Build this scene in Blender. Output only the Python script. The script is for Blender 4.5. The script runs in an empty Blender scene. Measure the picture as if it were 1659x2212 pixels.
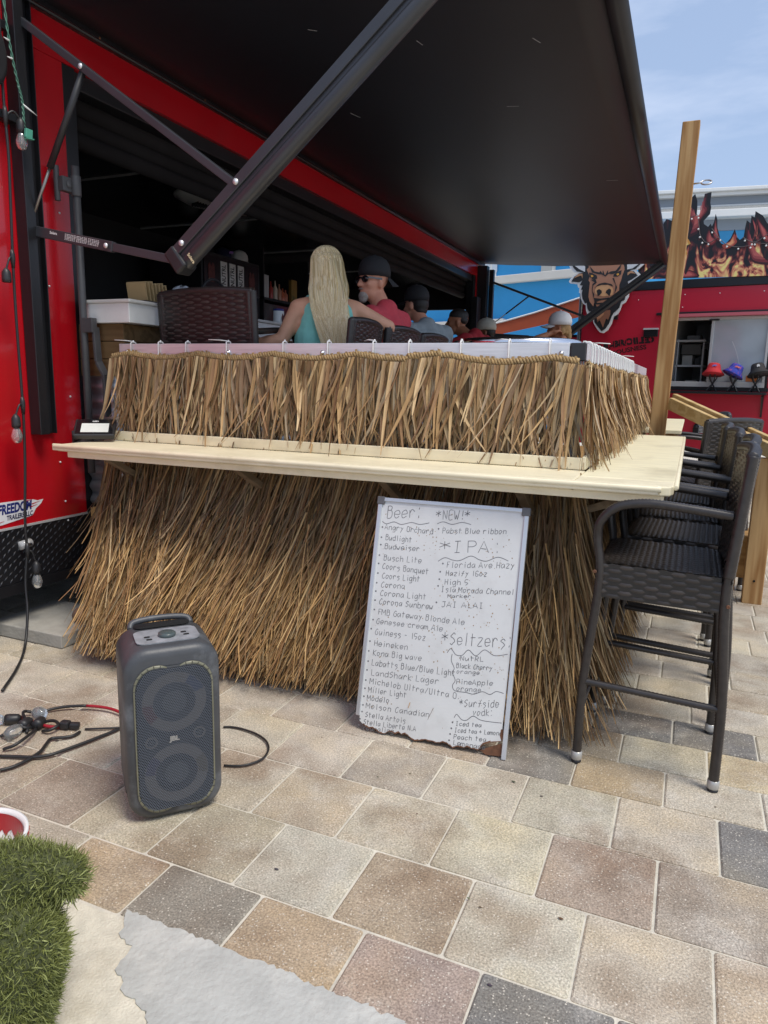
import bpy, bmesh, math, random
import numpy as np
from math import sin, cos, pi, radians, sqrt
from mathutils import Vector as Vec, Matrix, Quaternion

# ------------------------------------------------------------------ camera, sky, sun, exposure
scene = bpy.context.scene
COL = scene.collection
cam_d = bpy.data.cameras.new("camera"); cam = bpy.data.objects.new("camera", cam_d); COL.objects.link(cam)
cam_d.sensor_fit = 'VERTICAL'; cam_d.sensor_height = 36.0; cam_d.lens = 36.0 * 1533 / 2212
cam_d.clip_start = 0.05; cam_d.clip_end = 800
_yaw, _pit, _rol = radians(23.0), radians(10.4), radians(1.15)
_f = Vec((-sin(_yaw) * cos(_pit), cos(_yaw) * cos(_pit), -sin(_pit)))
_r0 = Vec((cos(_yaw), sin(_yaw), 0)); _u0 = _r0.cross(_f)
_r = _r0 * cos(_rol) + _u0 * sin(_rol); _u = -_r0 * sin(_rol) + _u0 * cos(_rol)
_m = Matrix((_r, _u, -_f)).transposed().to_4x4(); _m.translation = Vec((0, 0, 1.42))
cam.matrix_world = _m
scene.camera = cam

world = bpy.data.worlds.new("World"); scene.world = world; world.use_nodes = True
SUN_DIR = Vec((0.50, -0.20, 1.0)).normalized()
wn = world.node_tree.nodes; wl = world.node_tree.links; wn.clear()
w_out = wn.new('ShaderNodeOutputWorld'); w_bg = wn.new('ShaderNodeBackground')
w_sky = wn.new('ShaderNodeTexSky'); w_sky.sky_type = 'NISHITA'; w_sky.sun_disc = False
w_sky.sun_elevation = math.asin(SUN_DIR.z); w_sky.sun_rotation = math.atan2(SUN_DIR.x, SUN_DIR.y)
w_sky.air_density = 1.0; w_sky.dust_density = 2.2; w_sky.ozone_density = 1.6
w_tc = wn.new('ShaderNodeTexCoord'); w_map = wn.new('ShaderNodeMapping'); w_map.inputs['Scale'].default_value = (2.2, 1.4, 9.0)
w_map.inputs['Rotation'].default_value = (0.10, 0.14, 0.2)
w_no = wn.new('ShaderNodeTexNoise'); w_no.inputs['Scale'].default_value = 1.1; w_no.inputs['Detail'].default_value = 7; w_no.inputs['Roughness'].default_value = 0.55
w_rm = wn.new('ShaderNodeMapRange'); w_rm.inputs['From Min'].default_value = 0.46; w_rm.inputs['From Max'].default_value = 0.80; w_rm.inputs['To Min'].default_value = 0.0; w_rm.inputs['To Max'].default_value = 0.85
w_cl = wn.new('ShaderNodeMix'); w_cl.data_type = 'RGBA'; w_mix = wn.new('ShaderNodeMix'); w_mix.data_type = 'RGBA'; w_mix.inputs[7].default_value = (4.6, 5.9, 8.4, 1)
wl.new(w_tc.outputs['Generated'], w_map.inputs['Vector']); wl.new(w_map.outputs[0], w_no.inputs['Vector'])
wl.new(w_no.outputs['Fac'], w_rm.inputs['Value']); 
w_mix.inputs[0].default_value = .45; wl.new(w_sky.outputs[0], w_mix.inputs[6])   # even high haze over the blue
w_cl.inputs[7].default_value = (6.6, 7.2, 8.6, 1); wl.new(w_rm.outputs[0], w_cl.inputs[0]); wl.new(w_mix.outputs[2], w_cl.inputs[6]); wl.new(w_cl.outputs[2], w_bg.inputs['Color'])
w_bg.inputs['Strength'].default_value = 0.105
wl.new(w_bg.outputs[0], w_out.inputs[0])

sun_d = bpy.data.lights.new("sun", 'SUN'); sun_d.energy = 2.1; sun_d.angle = radians(20); sun_d.color = (1.0, 0.94, 0.84)
sun = bpy.data.objects.new("sun", sun_d); COL.objects.link(sun); sun.location = (6, -3, 12)
sun.rotation_euler = (-SUN_DIR).to_track_quat('-Z', 'Y').to_euler()

scene.view_settings.view_transform = 'Standard'; scene.view_settings.look = 'None'
scene.view_settings.exposure = 0.38; scene.view_settings.gamma = 1.0; scene.view_settings.use_curve_mapping = False
scene.cycles.max_bounces = 8; scene.cycles.diffuse_bounces = 4

rnd = random.Random(7)
rng = np.random.default_rng(11)

# ------------------------------------------------------------------ helpers
def lin(h):
    h = h.lstrip('#'); c = [int(h[i:i+2], 16) / 255 for i in (0, 2, 4)]
    return tuple(x / 12.92 if x <= 0.04045 else ((x + 0.055) / 1.055) ** 2.4 for x in c)

MATS = {}
def mat(name, col, rough=0.5, metal=0.0, var=0.0, scale=8.0, bump=0.0, bscale=60.0, attr=False, coat=0.0, stretch=None,
        stain=None, stain_amt=0.5, stain_scale=3.0, spec=0.5, trans=0.0, detail=4.0):
    if name in MATS: return MATS[name]
    m = bpy.data.materials.new(name); m.use_nodes = True
    n = m.node_tree.nodes; l = m.node_tree.links; b = n['Principled BSDF']
    b.inputs['Roughness'].default_value = rough; b.inputs['Metallic'].default_value = metal
    b.inputs['Specular IOR Level'].default_value = spec
    b.inputs['Coat Weight'].default_value = coat; b.inputs['Coat Roughness'].default_value = 0.08
    b.inputs['Transmission Weight'].default_value = trans
    tc = n.new('ShaderNodeTexCoord'); vec = tc.outputs['Object']
    if stretch:
        mp = n.new('ShaderNodeMapping'); mp.inputs['Scale'].default_value = stretch
        l.new(vec, mp.inputs['Vector']); vec = mp.outputs[0]
    base = n.new('ShaderNodeRGB'); base.outputs[0].default_value = (*col, 1); cur = base.outputs[0]
    if attr:
        at = n.new('ShaderNodeVertexColor'); at.layer_name = 'Col'
        mx = n.new('ShaderNodeMix'); mx.data_type = 'RGBA'; mx.blend_type = 'MULTIPLY'; mx.inputs[0].default_value = 1
        l.new(cur, mx.inputs[6]); l.new(at.outputs['Color'], mx.inputs[7]); cur = mx.outputs[2]
    if var > 0:
        no = n.new('ShaderNodeTexNoise'); no.inputs['Scale'].default_value = scale; no.inputs['Detail'].default_value = detail
        l.new(vec, no.inputs['Vector'])
        mr = n.new('ShaderNodeMapRange'); mr.inputs['From Min'].default_value = 0.25; mr.inputs['From Max'].default_value = 0.75
        mr.inputs['To Min'].default_value = 1 - var; mr.inputs['To Max'].default_value = 1 + var
        l.new(no.outputs['Fac'], mr.inputs['Value'])
        vm = n.new('ShaderNodeVectorMath'); vm.operation = 'SCALE'
        l.new(cur, vm.inputs[0]); l.new(mr.outputs[0], vm.inputs['Scale']); cur = vm.outputs[0]
    if stain:
        n2 = n.new('ShaderNodeTexNoise'); n2.inputs['Scale'].default_value = stain_scale; n2.inputs['Detail'].default_value = 8; n2.inputs['Roughness'].default_value = 0.65
        l.new(tc.outputs['Object'], n2.inputs['Vector'])
        m2 = n.new('ShaderNodeMapRange'); m2.inputs['From Min'].default_value = 0.52; m2.inputs['From Max'].default_value = 0.72; m2.inputs['To Max'].default_value = stain_amt
        l.new(n2.outputs['Fac'], m2.inputs['Value'])
        mx2 = n.new('ShaderNodeMix'); mx2.data_type = 'RGBA'; mx2.inputs[7].default_value = (*stain, 1)
        l.new(m2.outputs[0], mx2.inputs[0]); l.new(cur, mx2.inputs[6]); cur = mx2.outputs[2]
    l.new(cur, b.inputs['Base Color'])
    if bump > 0:
        nb = n.new('ShaderNodeTexNoise'); nb.inputs['Scale'].default_value = bscale; nb.inputs['Detail'].default_value = 5
        l.new(vec, nb.inputs['Vector'])
        bp = n.new('ShaderNodeBump'); bp.inputs['Strength'].default_value = bump; bp.inputs['Distance'].default_value = 0.01
        l.new(nb.outputs['Fac'], bp.inputs['Height']); l.new(bp.outputs[0], b.inputs['Normal'])
    MATS[name] = m
    return m

def wood_mat(name, c1, c2, axis='Z', scale=1.0):
    if name in MATS: return MATS[name]
    m = bpy.data.materials.new(name); m.use_nodes = True
    n = m.node_tree.nodes; l = m.node_tree.links; b = n['Principled BSDF']; b.inputs['Roughness'].default_value = 0.75
    b.inputs['Specular IOR Level'].default_value = 0.25
    tc = n.new('ShaderNodeTexCoord'); mp = n.new('ShaderNodeMapping')
    s = {'Z': (1, 1, .07), 'X': (.07, 1, 1), 'Y': (1, .07, 1)}[axis]
    mp.inputs['Scale'].default_value = tuple(k * scale for k in s); l.new(tc.outputs['Object'], mp.inputs['Vector'])
    n1 = n.new('ShaderNodeTexNoise'); n1.inputs['Scale'].default_value = 7; n1.inputs['Detail'].default_value = 3; l.new(mp.outputs[0], n1.inputs['Vector'])
    sc = n.new('ShaderNodeMath'); sc.operation = 'MULTIPLY'; sc.inputs[1].default_value = 34; l.new(n1.outputs['Fac'], sc.inputs[0])
    fr = n.new('ShaderNodeMath'); fr.operation = 'SINE'; l.new(sc.outputs[0], fr.inputs[0])
    mr = n.new('ShaderNodeMapRange'); mr.inputs['From Min'].default_value = -1; l.new(fr.outputs[0], mr.inputs['Value'])
    n2 = n.new('ShaderNodeTexNoise'); n2.inputs['Scale'].default_value = 60; n2.inputs['Detail'].default_value = 3; l.new(mp.outputs[0], n2.inputs['Vector'])
    ad = n.new('ShaderNodeMath'); ad.operation = 'MULTIPLY_ADD'; ad.inputs[1].default_value = 0.55; l.new(mr.outputs[0], ad.inputs[0])
    h = n.new('ShaderNodeMath'); h.operation = 'MULTIPLY'; h.inputs[1].default_value = 0.6; l.new(n2.outputs['Fac'], h.inputs[0]); l.new(h.outputs[0], ad.inputs[2])
    cr = n.new('ShaderNodeMix'); cr.data_type = 'RGBA'; cr.inputs[6].default_value = (*c1, 1); cr.inputs[7].default_value = (*c2, 1)
    l.new(ad.outputs[0], cr.inputs[0]); l.new(cr.outputs[2], b.inputs['Base Color'])
    bp = n.new('ShaderNodeBump'); bp.inputs['Strength'].default_value = 0.25; bp.inputs['Distance'].default_value = 0.004
    l.new(ad.outputs[0], bp.inputs['Height']); l.new(bp.outputs[0], b.inputs['Normal'])
    MATS[name] = m; return m

WROOT = {}
def thing(name, label, cat, loc=(0, 0, 0), group=None, world=False):
    o = bpy.data.objects.new(name, None); COL.objects.link(o); o.location = loc; o.empty_display_size = 0.1
    o['label'] = label; o['category'] = cat
    if group: o['group'] = group
    if world: WROOT[o.name] = Vec(loc)
    return o

def tag(o, label, cat, group=None):
    o['label'] = label; o['category'] = cat
    if group: o['group'] = group
    return o

def kind(o, k): o['kind'] = k; return o

def link(name, me, m, parent=None):
    o = bpy.data.objects.new(name, me); COL.objects.link(o)
    if m is not None and len(me.materials) == 0: me.materials.append(m)
    if parent is not None:
        o.parent = parent
        if parent.name in WROOT: o.location = -WROOT[parent.name]
    return o

class MB:
    def __init__(s): s.v = []; s.f = []; s.sm = []; s.c = []; s.cur = (1, 1, 1); s.usec = False
    def color(s, c): s.cur = tuple(c[:3]); s.usec = True; return s
    def add(s, vs, fs, smooth=False):
        b = len(s.v); s.v += [tuple(p) for p in vs]; s.c += [s.cur] * len(vs)
        for f in fs: s.f.append([i + b for i in f]); s.sm.append(smooth)
        return s
    def box(s, x0, x1, y0, y1, z0, z1):
        return s.add([(x0, y0, z0), (x1, y0, z0), (x1, y1, z0), (x0, y1, z0), (x0, y0, z1), (x1, y0, z1), (x1, y1, z1), (x0, y1, z1)],
                     [(3, 2, 1, 0), (4, 5, 6, 7), (0, 1, 5, 4), (1, 2, 6, 5), (2, 3, 7, 6), (3, 0, 4, 7)])
    def obox(s, c, a, b, d):
        c, a, b, d = Vec(c), Vec(a), Vec(b), Vec(d)
        vs = [c + a * i + b * j + d * k for k in (-1, 1) for (i, j) in ((-1, -1), (1, -1), (1, 1), (-1, 1))]
        return s.add(vs, [(3, 2, 1, 0), (4, 5, 6, 7), (0, 1, 5, 4), (1, 2, 6, 5), (2, 3, 7, 6), (3, 0, 4, 7)])
    def beam(s, p0, p1, w, h, up=(0, 0, 1)):
        p0, p1 = Vec(p0), Vec(p1); d = p1 - p0; x = d.normalized(); y = Vec(up).cross(x)
        if y.length < 1e-4: y = Vec((1, 0, 0)).cross(x)
        y.normalize(); z = x.cross(y)
        return s.obox((p0 + p1) / 2, d / 2, y * w / 2, z * h / 2)
    def tube(s, pts, r, n=8, closed=False, cap=True, squash=1.0, smooth=True):
        pts = [Vec(p) for p in pts]; N = len(pts); rs = r if isinstance(r, (list, tuple)) else [r] * N
        t0 = (pts[1] - pts[0]).normalized(); a = Vec((0, 0, 1)) if abs(t0.z) < 0.9 else Vec((1, 0, 0))
        u = (a - t0 * a.dot(t0)).normalized(); vs = []; fs = []
        for i, p in enumerate(pts):
            if closed: t = (pts[(i + 1) % N] - pts[i - 1])
            else: t = pts[min(i + 1, N - 1)] - pts[max(i - 1, 0)]
            if t.length < 1e-9: t = t0
            t = t.normalized(); u = u - t * u.dot(t)
            if u.length < 1e-6: u = t.orthogonal()
            u.normalize(); w = t.cross(u)
            for k in range(n):
                an = 2 * pi * k / n; vs.append(p + (u * cos(an) * squash + w * sin(an)) * rs[i])
        for i in range(N if closed else N - 1):
            j = (i + 1) % N
            for k in range(n): fs.append((i * n + k, i * n + (k + 1) % n, j * n + (k + 1) % n, j * n + k))
        if cap and not closed:
            fs.append(tuple(range(n - 1, -1, -1))); fs.append(tuple((N - 1) * n + k for k in range(n)))
        return s.add(vs, fs, smooth)
    def lathe(s, prof, c=(0, 0, 0), ax=(0, 0, 1), n=20, sx=1.0, sy=1.0, smooth=True):
        ax = Vec(ax).normalized(); e1 = Vec((1, 0, 0)) if abs(ax.x) < 0.9 else Vec((0, 1, 0))
        e1 = (e1 - ax * e1.dot(ax)).normalized(); e2 = ax.cross(e1); c = Vec(c); vs = []; fs = []
        for r, z in prof:
            for k in range(n):
                a = 2 * pi * k / n; vs.append(c + ax * z + e1 * (r * cos(a) * sx) + e2 * (r * sin(a) * sy))
        for i in range(len(prof) - 1):
            for k in range(n): fs.append((i * n + k, i * n + (k + 1) % n, (i + 1) * n + (k + 1) % n, (i + 1) * n + k))
        if prof[0][0] > 1e-6: fs.append(tuple(range(n - 1, -1, -1)))
        if prof[-1][0] > 1e-6: fs.append(tuple((len(prof) - 1) * n + k for k in range(n)))
        return s.add(vs, fs, smooth)
    def prism(s, poly, o, ex, ey, t, off=0.0):
        o, ex, ey = Vec(o), Vec(ex), Vec(ey); nz = ex.cross(ey).normalized(); n = len(poly)
        ar = sum(poly[i][0] * poly[(i + 1) % n][1] - poly[(i + 1) % n][0] * poly[i][1] for i in range(n))
        if ar < 0: poly = poly[::-1]
        a = [o + ex * p[0] + ey * p[1] + nz * off for p in poly]; b = [p + nz * t for p in a]
        fs = [tuple(range(n - 1, -1, -1)), tuple(range(n, 2 * n))] + [(i, (i + 1) % n, n + (i + 1) % n, n + i) for i in range(n)]
        return s.add(a + b, fs)
    def sphere(s, c, r, n=12, m=8, sc=(1, 1, 1), rot=None):
        vs = []; fs = []; c = Vec(c)
        for i in range(m + 1):
            th = pi * i / m
            for k in range(n):
                ph = 2 * pi * k / n; p = Vec((sin(th) * cos(ph) * sc[0], sin(th) * sin(ph) * sc[1], cos(th) * sc[2])) * r
                vs.append(c + (rot @ p if rot else p))
        for i in range(m):
            for k in range(n): fs.append((i * n + k, (i + 1) * n + k, (i + 1) * n + (k + 1) % n, i * n + (k + 1) % n))
        return s.add(vs, fs, True)
    def mesh(s, name):
        me = bpy.data.meshes.new(name); me.from_pydata(s.v, [], s.f); me.polygons.foreach_set('use_smooth', s.sm)
        if s.usec:
            a = me.color_attributes.new('Col', 'FLOAT_COLOR', 'POINT')
            a.data.foreach_set('color', np.c_[np.array(s.c, dtype=np.float32), np.ones(len(s.c), np.float32)].ravel())
        me.validate(); me.update(); return me
    def build(s, name, m, parent=None, bevel=0.0, seg=2):
        o = link(name, s.mesh(name), m, parent)
        if bevel > 0:
            b = o.modifiers.new('bevel', 'BEVEL'); b.width = bevel; b.segments = seg; b.limit_method = 'ANGLE'; b.angle_limit = radians(40)
        return o

def mesh_np(name, V, F, col=None, m=None, parent=None, smooth=True):
    V = np.asarray(V, np.float32).reshape(-1, 3); F = np.asarray(F, np.int32); k = F.shape[1]
    me = bpy.data.meshes.new(name); me.vertices.add(len(V)); me.vertices.foreach_set('co', V.ravel())
    me.loops.add(F.size); me.loops.foreach_set('vertex_index', F.ravel())
    me.polygons.add(len(F)); me.polygons.foreach_set('loop_start', np.arange(0, F.size, k, dtype=np.int32))
    me.polygons.foreach_set('use_smooth', np.full(len(F), smooth))
    if col is not None:
        a = me.color_attributes.new('Col', 'FLOAT_COLOR', 'POINT')
        a.data.foreach_set('color', np.c_[np.asarray(col, np.float32), np.ones(len(V), np.float32)].ravel())
    me.update(calc_edges=True); me.validate()
    return link(name, me, m, parent)

def blades(P, D, O, S, L, w, o1, o2, s1, s2, twist, K=5, taper=0.75):
    """ribbons with a shallow V fold: start P, run along D, bowed towards O and S"""
    N = len(P); t = np.linspace(0, 1, K + 1)[None, :, None]
    L = L[:, None, None]; g = lambda a: np.asarray(a)[:, None, None]
    c = P[:, None, :] + D[:, None, :] * L * t + O[:, None, :] * (g(o1) * t + g(o2) * t * t) * L + S[:, None, :] * (g(s1) * t + g(s2) * t * t) * L
    wd = S * np.cos(twist)[:, None] + O * np.sin(twist)[:, None]; nd = np.cross(wd, D)
    ww = g(w) * (1 - taper * t ** 2.5) * 0.5
    a = c - wd[:, None, :] * ww; b = c + nd[:, None, :] * ww * 0.45; e = c + wd[:, None, :] * ww
    V = np.stack([a, b, e], axis=2).reshape(N, -1, 3)
    i = np.arange(K)[:, None] * 3; q = np.concatenate([np.stack([i, i + 1, i + 4, i + 3], -1).reshape(-1, 4), np.stack([i + 1, i + 2, i + 5, i + 4], -1).reshape(-1, 4)])
    F = (np.arange(N)[:, None, None] * (3 * (K + 1)) + q[None]).reshape(-1, 4)
    return V.reshape(-1, 3), F, 3 * (K + 1)

def textmesh(txt, size=1.0, bold=0.0, align='LEFT', shear=0.0, space=1.0):
    c = bpy.data.curves.new('t', 'FONT'); c.body = txt; c.size = size; c.align_x = align; c.offset = bold; c.shear = shear; c.space_character = space; c.resolution_u = 3
    o = bpy.data.objects.new('t', c); COL.objects.link(o); dg = bpy.context.evaluated_depsgraph_get()
    me = bpy.data.meshes.new_from_object(o.evaluated_get(dg)); V = [tuple(v.co) for v in me.vertices]; F = [tuple(p.vertices) for p in me.polygons]
    bpy.data.objects.remove(o); bpy.data.curves.remove(c); bpy.data.meshes.remove(me)
    return V, F

def put_text(mb, txt, o, ex, ey, size, off=0.002, width=None, **k):
    V, F = textmesh(txt, size, **k); o, ex, ey = Vec(o), Vec(ex).normalized(), Vec(ey).normalized(); nz = ex.cross(ey)
    s = 1.0
    if width and V: s = width / max(1e-6, max(v[0] for v in V))
    mb.add([o + ex * (v[0] * s) + ey * v[1] + nz * off for v in V], F)

GL = dict(a="361513223345 4642", b="1812 15364543321213", c="453615132243", d="4842 453615132243", e="1444453615132243", f="483722 1545",
 g="45361513223345 46413010", h="1812 15364542", i="2622 2728", j="3631201 3738", k="1812 461442", l="2822", m="0602 05162522 25364542", n="1612 15364542",
 o="26151322334526", p="1610 153645433213", q="4640 453615132243", r="1612 14263645", s="453615344332213", t="2822 1646", u="1613223345 4642", v="162246", w="0612243246",
 x="1642 1246", y="1634 4610", z="16461242", A="022842 1434", B="1812 1838473616 3645433212", C="47382715132232 3243", D="1812 183847433212", E="48181242 1535", F="481812 1535",
 G="47382715132232434535", H="1812 4842 1545", I="1838 2822 1232", J="1848 3833221213", K="1812 481542", L="181242", M="0208244842", N="12184248", O="2817132232434728", P="1812 183847463515",
 R="1812 183847463515 2542", S="473827163544332213", T="0848 2822", U="181322324348", V="082248", W="0812253248", Y="082548 2522", Z="08480242")
GL.update({'1': "2822", '5': "48181535443322", '6': "473817132232434415", '0': "2817132232434728", '/': "1248", '-': "1535", '.': "2223", ':': "2223 2627", '+': "2723 0545", '*': "2824 0745 4705", '!': "2824 2223"})
def stroke_text(txt):
    """hand lettering: list of polylines in unit cells, and total advance"""
    out = []; x = 0.0
    for ch in txt:
        if ch == ' ': x += 3.2; continue
        for st in GL.get(ch, "").split():
            pts = [(x + int(st[i]) + rnd.uniform(-.18, .18), int(st[i + 1]) - 2 + rnd.uniform(-.18, .18)) for i in range(0, len(st) - 1, 2)]
            if len(pts) > 1: out.append(smooth2(pts, 3) if len(pts) > 3 else pts)
        x += 4.9 if ch not in "il1.:!" else 3.6
    return out, x

def wrinkle(o, strength=.010, size=.075):
    tx = bpy.data.textures.new('folds', 'CLOUDS'); tx.noise_scale = size; tx.noise_depth = 2
    d = o.modifiers.new('folds', 'DISPLACE'); d.texture = tx; d.texture_coords = 'GLOBAL'; d.strength = strength; d.mid_level = .5
    return o

def smooth2(p, n=3, closed=False):
    r = []; N = len(p); rg = range(N if closed else N - 1)
    for i in rg:
        if closed: a, b, c, d = p[i - 1], p[i], p[(i + 1) % N], p[(i + 2) % N]
        else: a, b, c, d = p[max(i - 1, 0)], p[i], p[i + 1], p[min(i + 2, N - 1)]
        for k in range(n):
            t = k / n
            r.append(tuple(0.5 * (2 * b[j] + (c[j] - a[j]) * t + (2 * a[j] - 5 * b[j] + 4 * c[j] - d[j]) * t * t + (3 * b[j] - a[j] - 3 * c[j] + d[j]) * t ** 3) for j in range(len(b))))
    if not closed: r.append(tuple(p[-1]))
    return r

def ribbon(mb, pts, w, o, ex, ey, off):
    o, ex, ey = Vec(o), Vec(ex), Vec(ey); nz = ex.cross(ey).normalized(); vs = []; fs = []; N = len(pts)
    for i, p in enumerate(pts):
        a = pts[max(i - 1, 0)]; b = pts[min(i + 1, N - 1)]; dx, dy = b[0] - a[0], b[1] - a[1]; L = math.hypot(dx, dy) or 1
        nx, ny = -dy / L * w / 2, dx / L * w / 2
        for s in (1, -1): vs.append(o + ex * (p[0] + nx * s) + ey * (p[1] + ny * s) + nz * off)
    for i in range(N - 1): fs.append((2 * i + 1, 2 * i + 3, 2 * i + 2, 2 * i))
    mb.add(vs, fs)

def capsule(mb, p0, r0, p1, r1, n=12):
    p0, p1 = Vec(p0), Vec(p1); d = p1 - p0; L = d.length
    if L < 1e-6: return mb.sphere(p0, r0)
    d /= L; pts = []; rs = []
    for k in range(6): a = -pi / 2 + pi / 2 * (k + .02) / 6; pts.append(p0 + d * r0 * sin(a)); rs.append(max(r0 * cos(a), 1e-4))
    for k in range(5): t = k / 4; pts.append(p0 + d * L * t); rs.append(r0 + (r1 - r0) * t)
    for k in range(1, 7): a = pi / 2 * (k - .02) / 6; pts.append(p1 + d * r1 * sin(a)); rs.append(max(r1 * cos(a), 1e-4))
    mb.tube(pts, rs, n=n)

def blob(name, prims, m, parent=None, voxel=0.008, smooth=6, grow=0.0, tf=None):
    """one continuous skin from overlapping tapered limbs"""
    mb = MB()
    for p in prims:
        if p[0] == 'c': capsule(mb, p[1], p[2] + grow, p[3], p[4] + grow)
        else: mb.sphere(p[1], 1.0, n=16, m=12, sc=tuple(x + grow for x in p[2]), rot=p[3] if len(p) > 3 else None)
    me0 = mb.mesh('tmp'); t = bpy.data.objects.new('tmp', me0); COL.objects.link(t)
    r = t.modifiers.new('r', 'REMESH'); r.mode = 'VOXEL'; r.voxel_size = voxel; r.use_smooth_shade = True
    if smooth: s = t.modifiers.new('s', 'SMOOTH'); s.factor = 0.5; s.iterations = smooth
    dg = bpy.context.evaluated_depsgraph_get(); me = bpy.data.meshes.new_from_object(t.evaluated_get(dg)); me.name = name
    bpy.data.objects.remove(t); bpy.data.meshes.remove(me0)
    if tf is not None: me.transform(tf)
    me.polygons.foreach_set('use_smooth', [True] * len(me.polygons)); me.materials.clear()
    return link(name, me, m, parent)
WB_LINES=[('Beer:', 0.0328, 0.872, 0.1809, 0.8859, 0.0505), ('*NEW!*', 0.2495, 0.8856, 0.3898, 0.8968, 0.0362), ('Angry Orchard', 0.0336, 0.825, 0.2436, 0.8236, 0.0223), ('Pabst Blue ribbon', 0.2812, 0.8313, 0.5415, 0.8519, 0.0216), ('Budlight', 0.0406, 0.7818, 0.1566, 0.7816, 0.0223), ('Budweiser', 0.0412, 0.7444, 0.1938, 0.7485, 0.0223), ('Busch Lite', 0.0415, 0.6962, 0.2069, 0.7011, 0.0234), ('Coors Banquet', 0.0403, 0.6612, 0.2417, 0.6594, 0.0234), ('Coors Light', 0.0432, 0.6213, 0.2084, 0.6251, 0.0234), ('Corona', 0.0433, 0.5838, 0.1468, 0.5885, 0.0234), ('Corona Light', 0.0431, 0.5488, 0.2426, 0.5569, 0.0234), ('Corona Sunbrew', 0.0429, 0.5138, 0.2752, 0.5209, 0.0234), ('FMB Gateway Blonde Ale', 0.0434, 0.4709, 0.4103, 0.476, 0.0234), ('Genesee cream Ale', 0.039, 0.4325, 0.3245, 0.4393, 0.0224), ('Guiness - 15oz', 0.0385, 0.3866, 0.2575, 0.3927, 0.0245), ('Heineken', 0.0392, 0.3409, 0.1866, 0.3449, 0.0235), ('Kona Big wave', 0.0394, 0.3004, 0.2489, 0.3099, 0.0235), ('Labatts Blue/Blue Light', 0.0385, 0.2597, 0.3936, 0.2712, 0.0246), ('LandShark Lager', 0.0399, 0.2193, 0.3299, 0.2291, 0.0246), ('Michelob Ultra/Ultra O.', 0.0408, 0.1843, 0.4204, 0.1855, 0.0235), ('Miller Light', 0.0379, 0.1486, 0.202, 0.1538, 0.0225), ('Modelo', 0.0364, 0.1158, 0.1319, 0.1197, 0.0225), ('Molson Canadian', 0.0361, 0.0831, 0.3051, 0.0937, 0.0225), ('Stella Artois', 0.0342, 0.0475, 0.2096, 0.0516, 0.0214), ('Stella Liberte N.A', 0.0298, 0.0167, 0.2572, 0.0291, 0.0204), ('Yeungling', 0.0288, -0.008, 0.1634, 0.0051, 0.0182), ('*IPA:', 0.2777, 0.7521, 0.5204, 0.776, 0.0464), ('Florida Ave Hazy', 0.3142, 0.6948, 0.585, 0.7219, 0.0236), ('Hazify 16oz', 0.313, 0.6625, 0.4811, 0.6782, 0.0206), ('High 5', 0.3121, 0.6261, 0.4095, 0.6339, 0.0226), ('Isla Morada Channel', 0.3024, 0.5959, 0.5928, 0.6188, 0.0216), ('Marker', 0.3324, 0.5753, 0.4257, 0.5858, 0.0144), ('JAI ALAI', 0.3085, 0.5358, 0.4807, 0.5512, 0.0216), ('*Seltzers:', 0.3258, 0.3874, 0.6009, 0.4145, 0.0489), ('NutRL', 0.4066, 0.3354, 0.5011, 0.3456, 0.0183), ('Black Cherry', 0.3947, 0.305, 0.5378, 0.316, 0.0194), ('orange', 0.3978, 0.2833, 0.4902, 0.2927, 0.0163), ('PineApple', 0.4009, 0.2415, 0.546, 0.2591, 0.0204), ('orange', 0.4044, 0.2162, 0.5027, 0.226, 0.0194), ('*Surfside', 0.4226, 0.1565, 0.5774, 0.1801, 0.0285), ('vodk:', 0.4783, 0.1319, 0.5556, 0.1441, 0.0253), ('Iced tea', 0.4165, 0.0814, 0.5176, 0.0934, 0.0163), ('Iced tea + Lemona', 0.4149, 0.0551, 0.5997, 0.0767, 0.0174), ('Peach tea', 0.4118, 0.0286, 0.5412, 0.042, 0.0184), ('Lemonade', 0.4134, 0.0066, 0.541, 0.0114, 0.0184)]
WB_DOTS=[(0.0235, 0.8337), (0.0239, 0.7909), (0.0246, 0.7599), (0.0234, 0.7157), (0.0238, 0.6809), (0.0251, 0.6407), (0.0243, 0.6003), (0.0246, 0.5653), (0.0252, 0.5277), (0.0264, 0.489), (0.0257, 0.4468), (0.0218, 0.4085), (0.0223, 0.3572), (0.0214, 0.3165), (0.0235, 0.2746), (0.0228, 0.2381), (0.022, 0.1962), (0.0223, 0.1621), (0.0214, 0.1293), (0.0212, 0.094), (0.0204, 0.0666), (0.0143, 0.0355), (0.0122, 0.0106), (0.2664, 0.8481), (0.2991, 0.7097), (0.2913, 0.6756), (0.2909, 0.6454), (0.2888, 0.6181), (0.2886, 0.5514), (0.4035, 0.0918), (0.4012, 0.068), (0.3988, 0.0452), (0.3971, 0.0204)]
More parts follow.
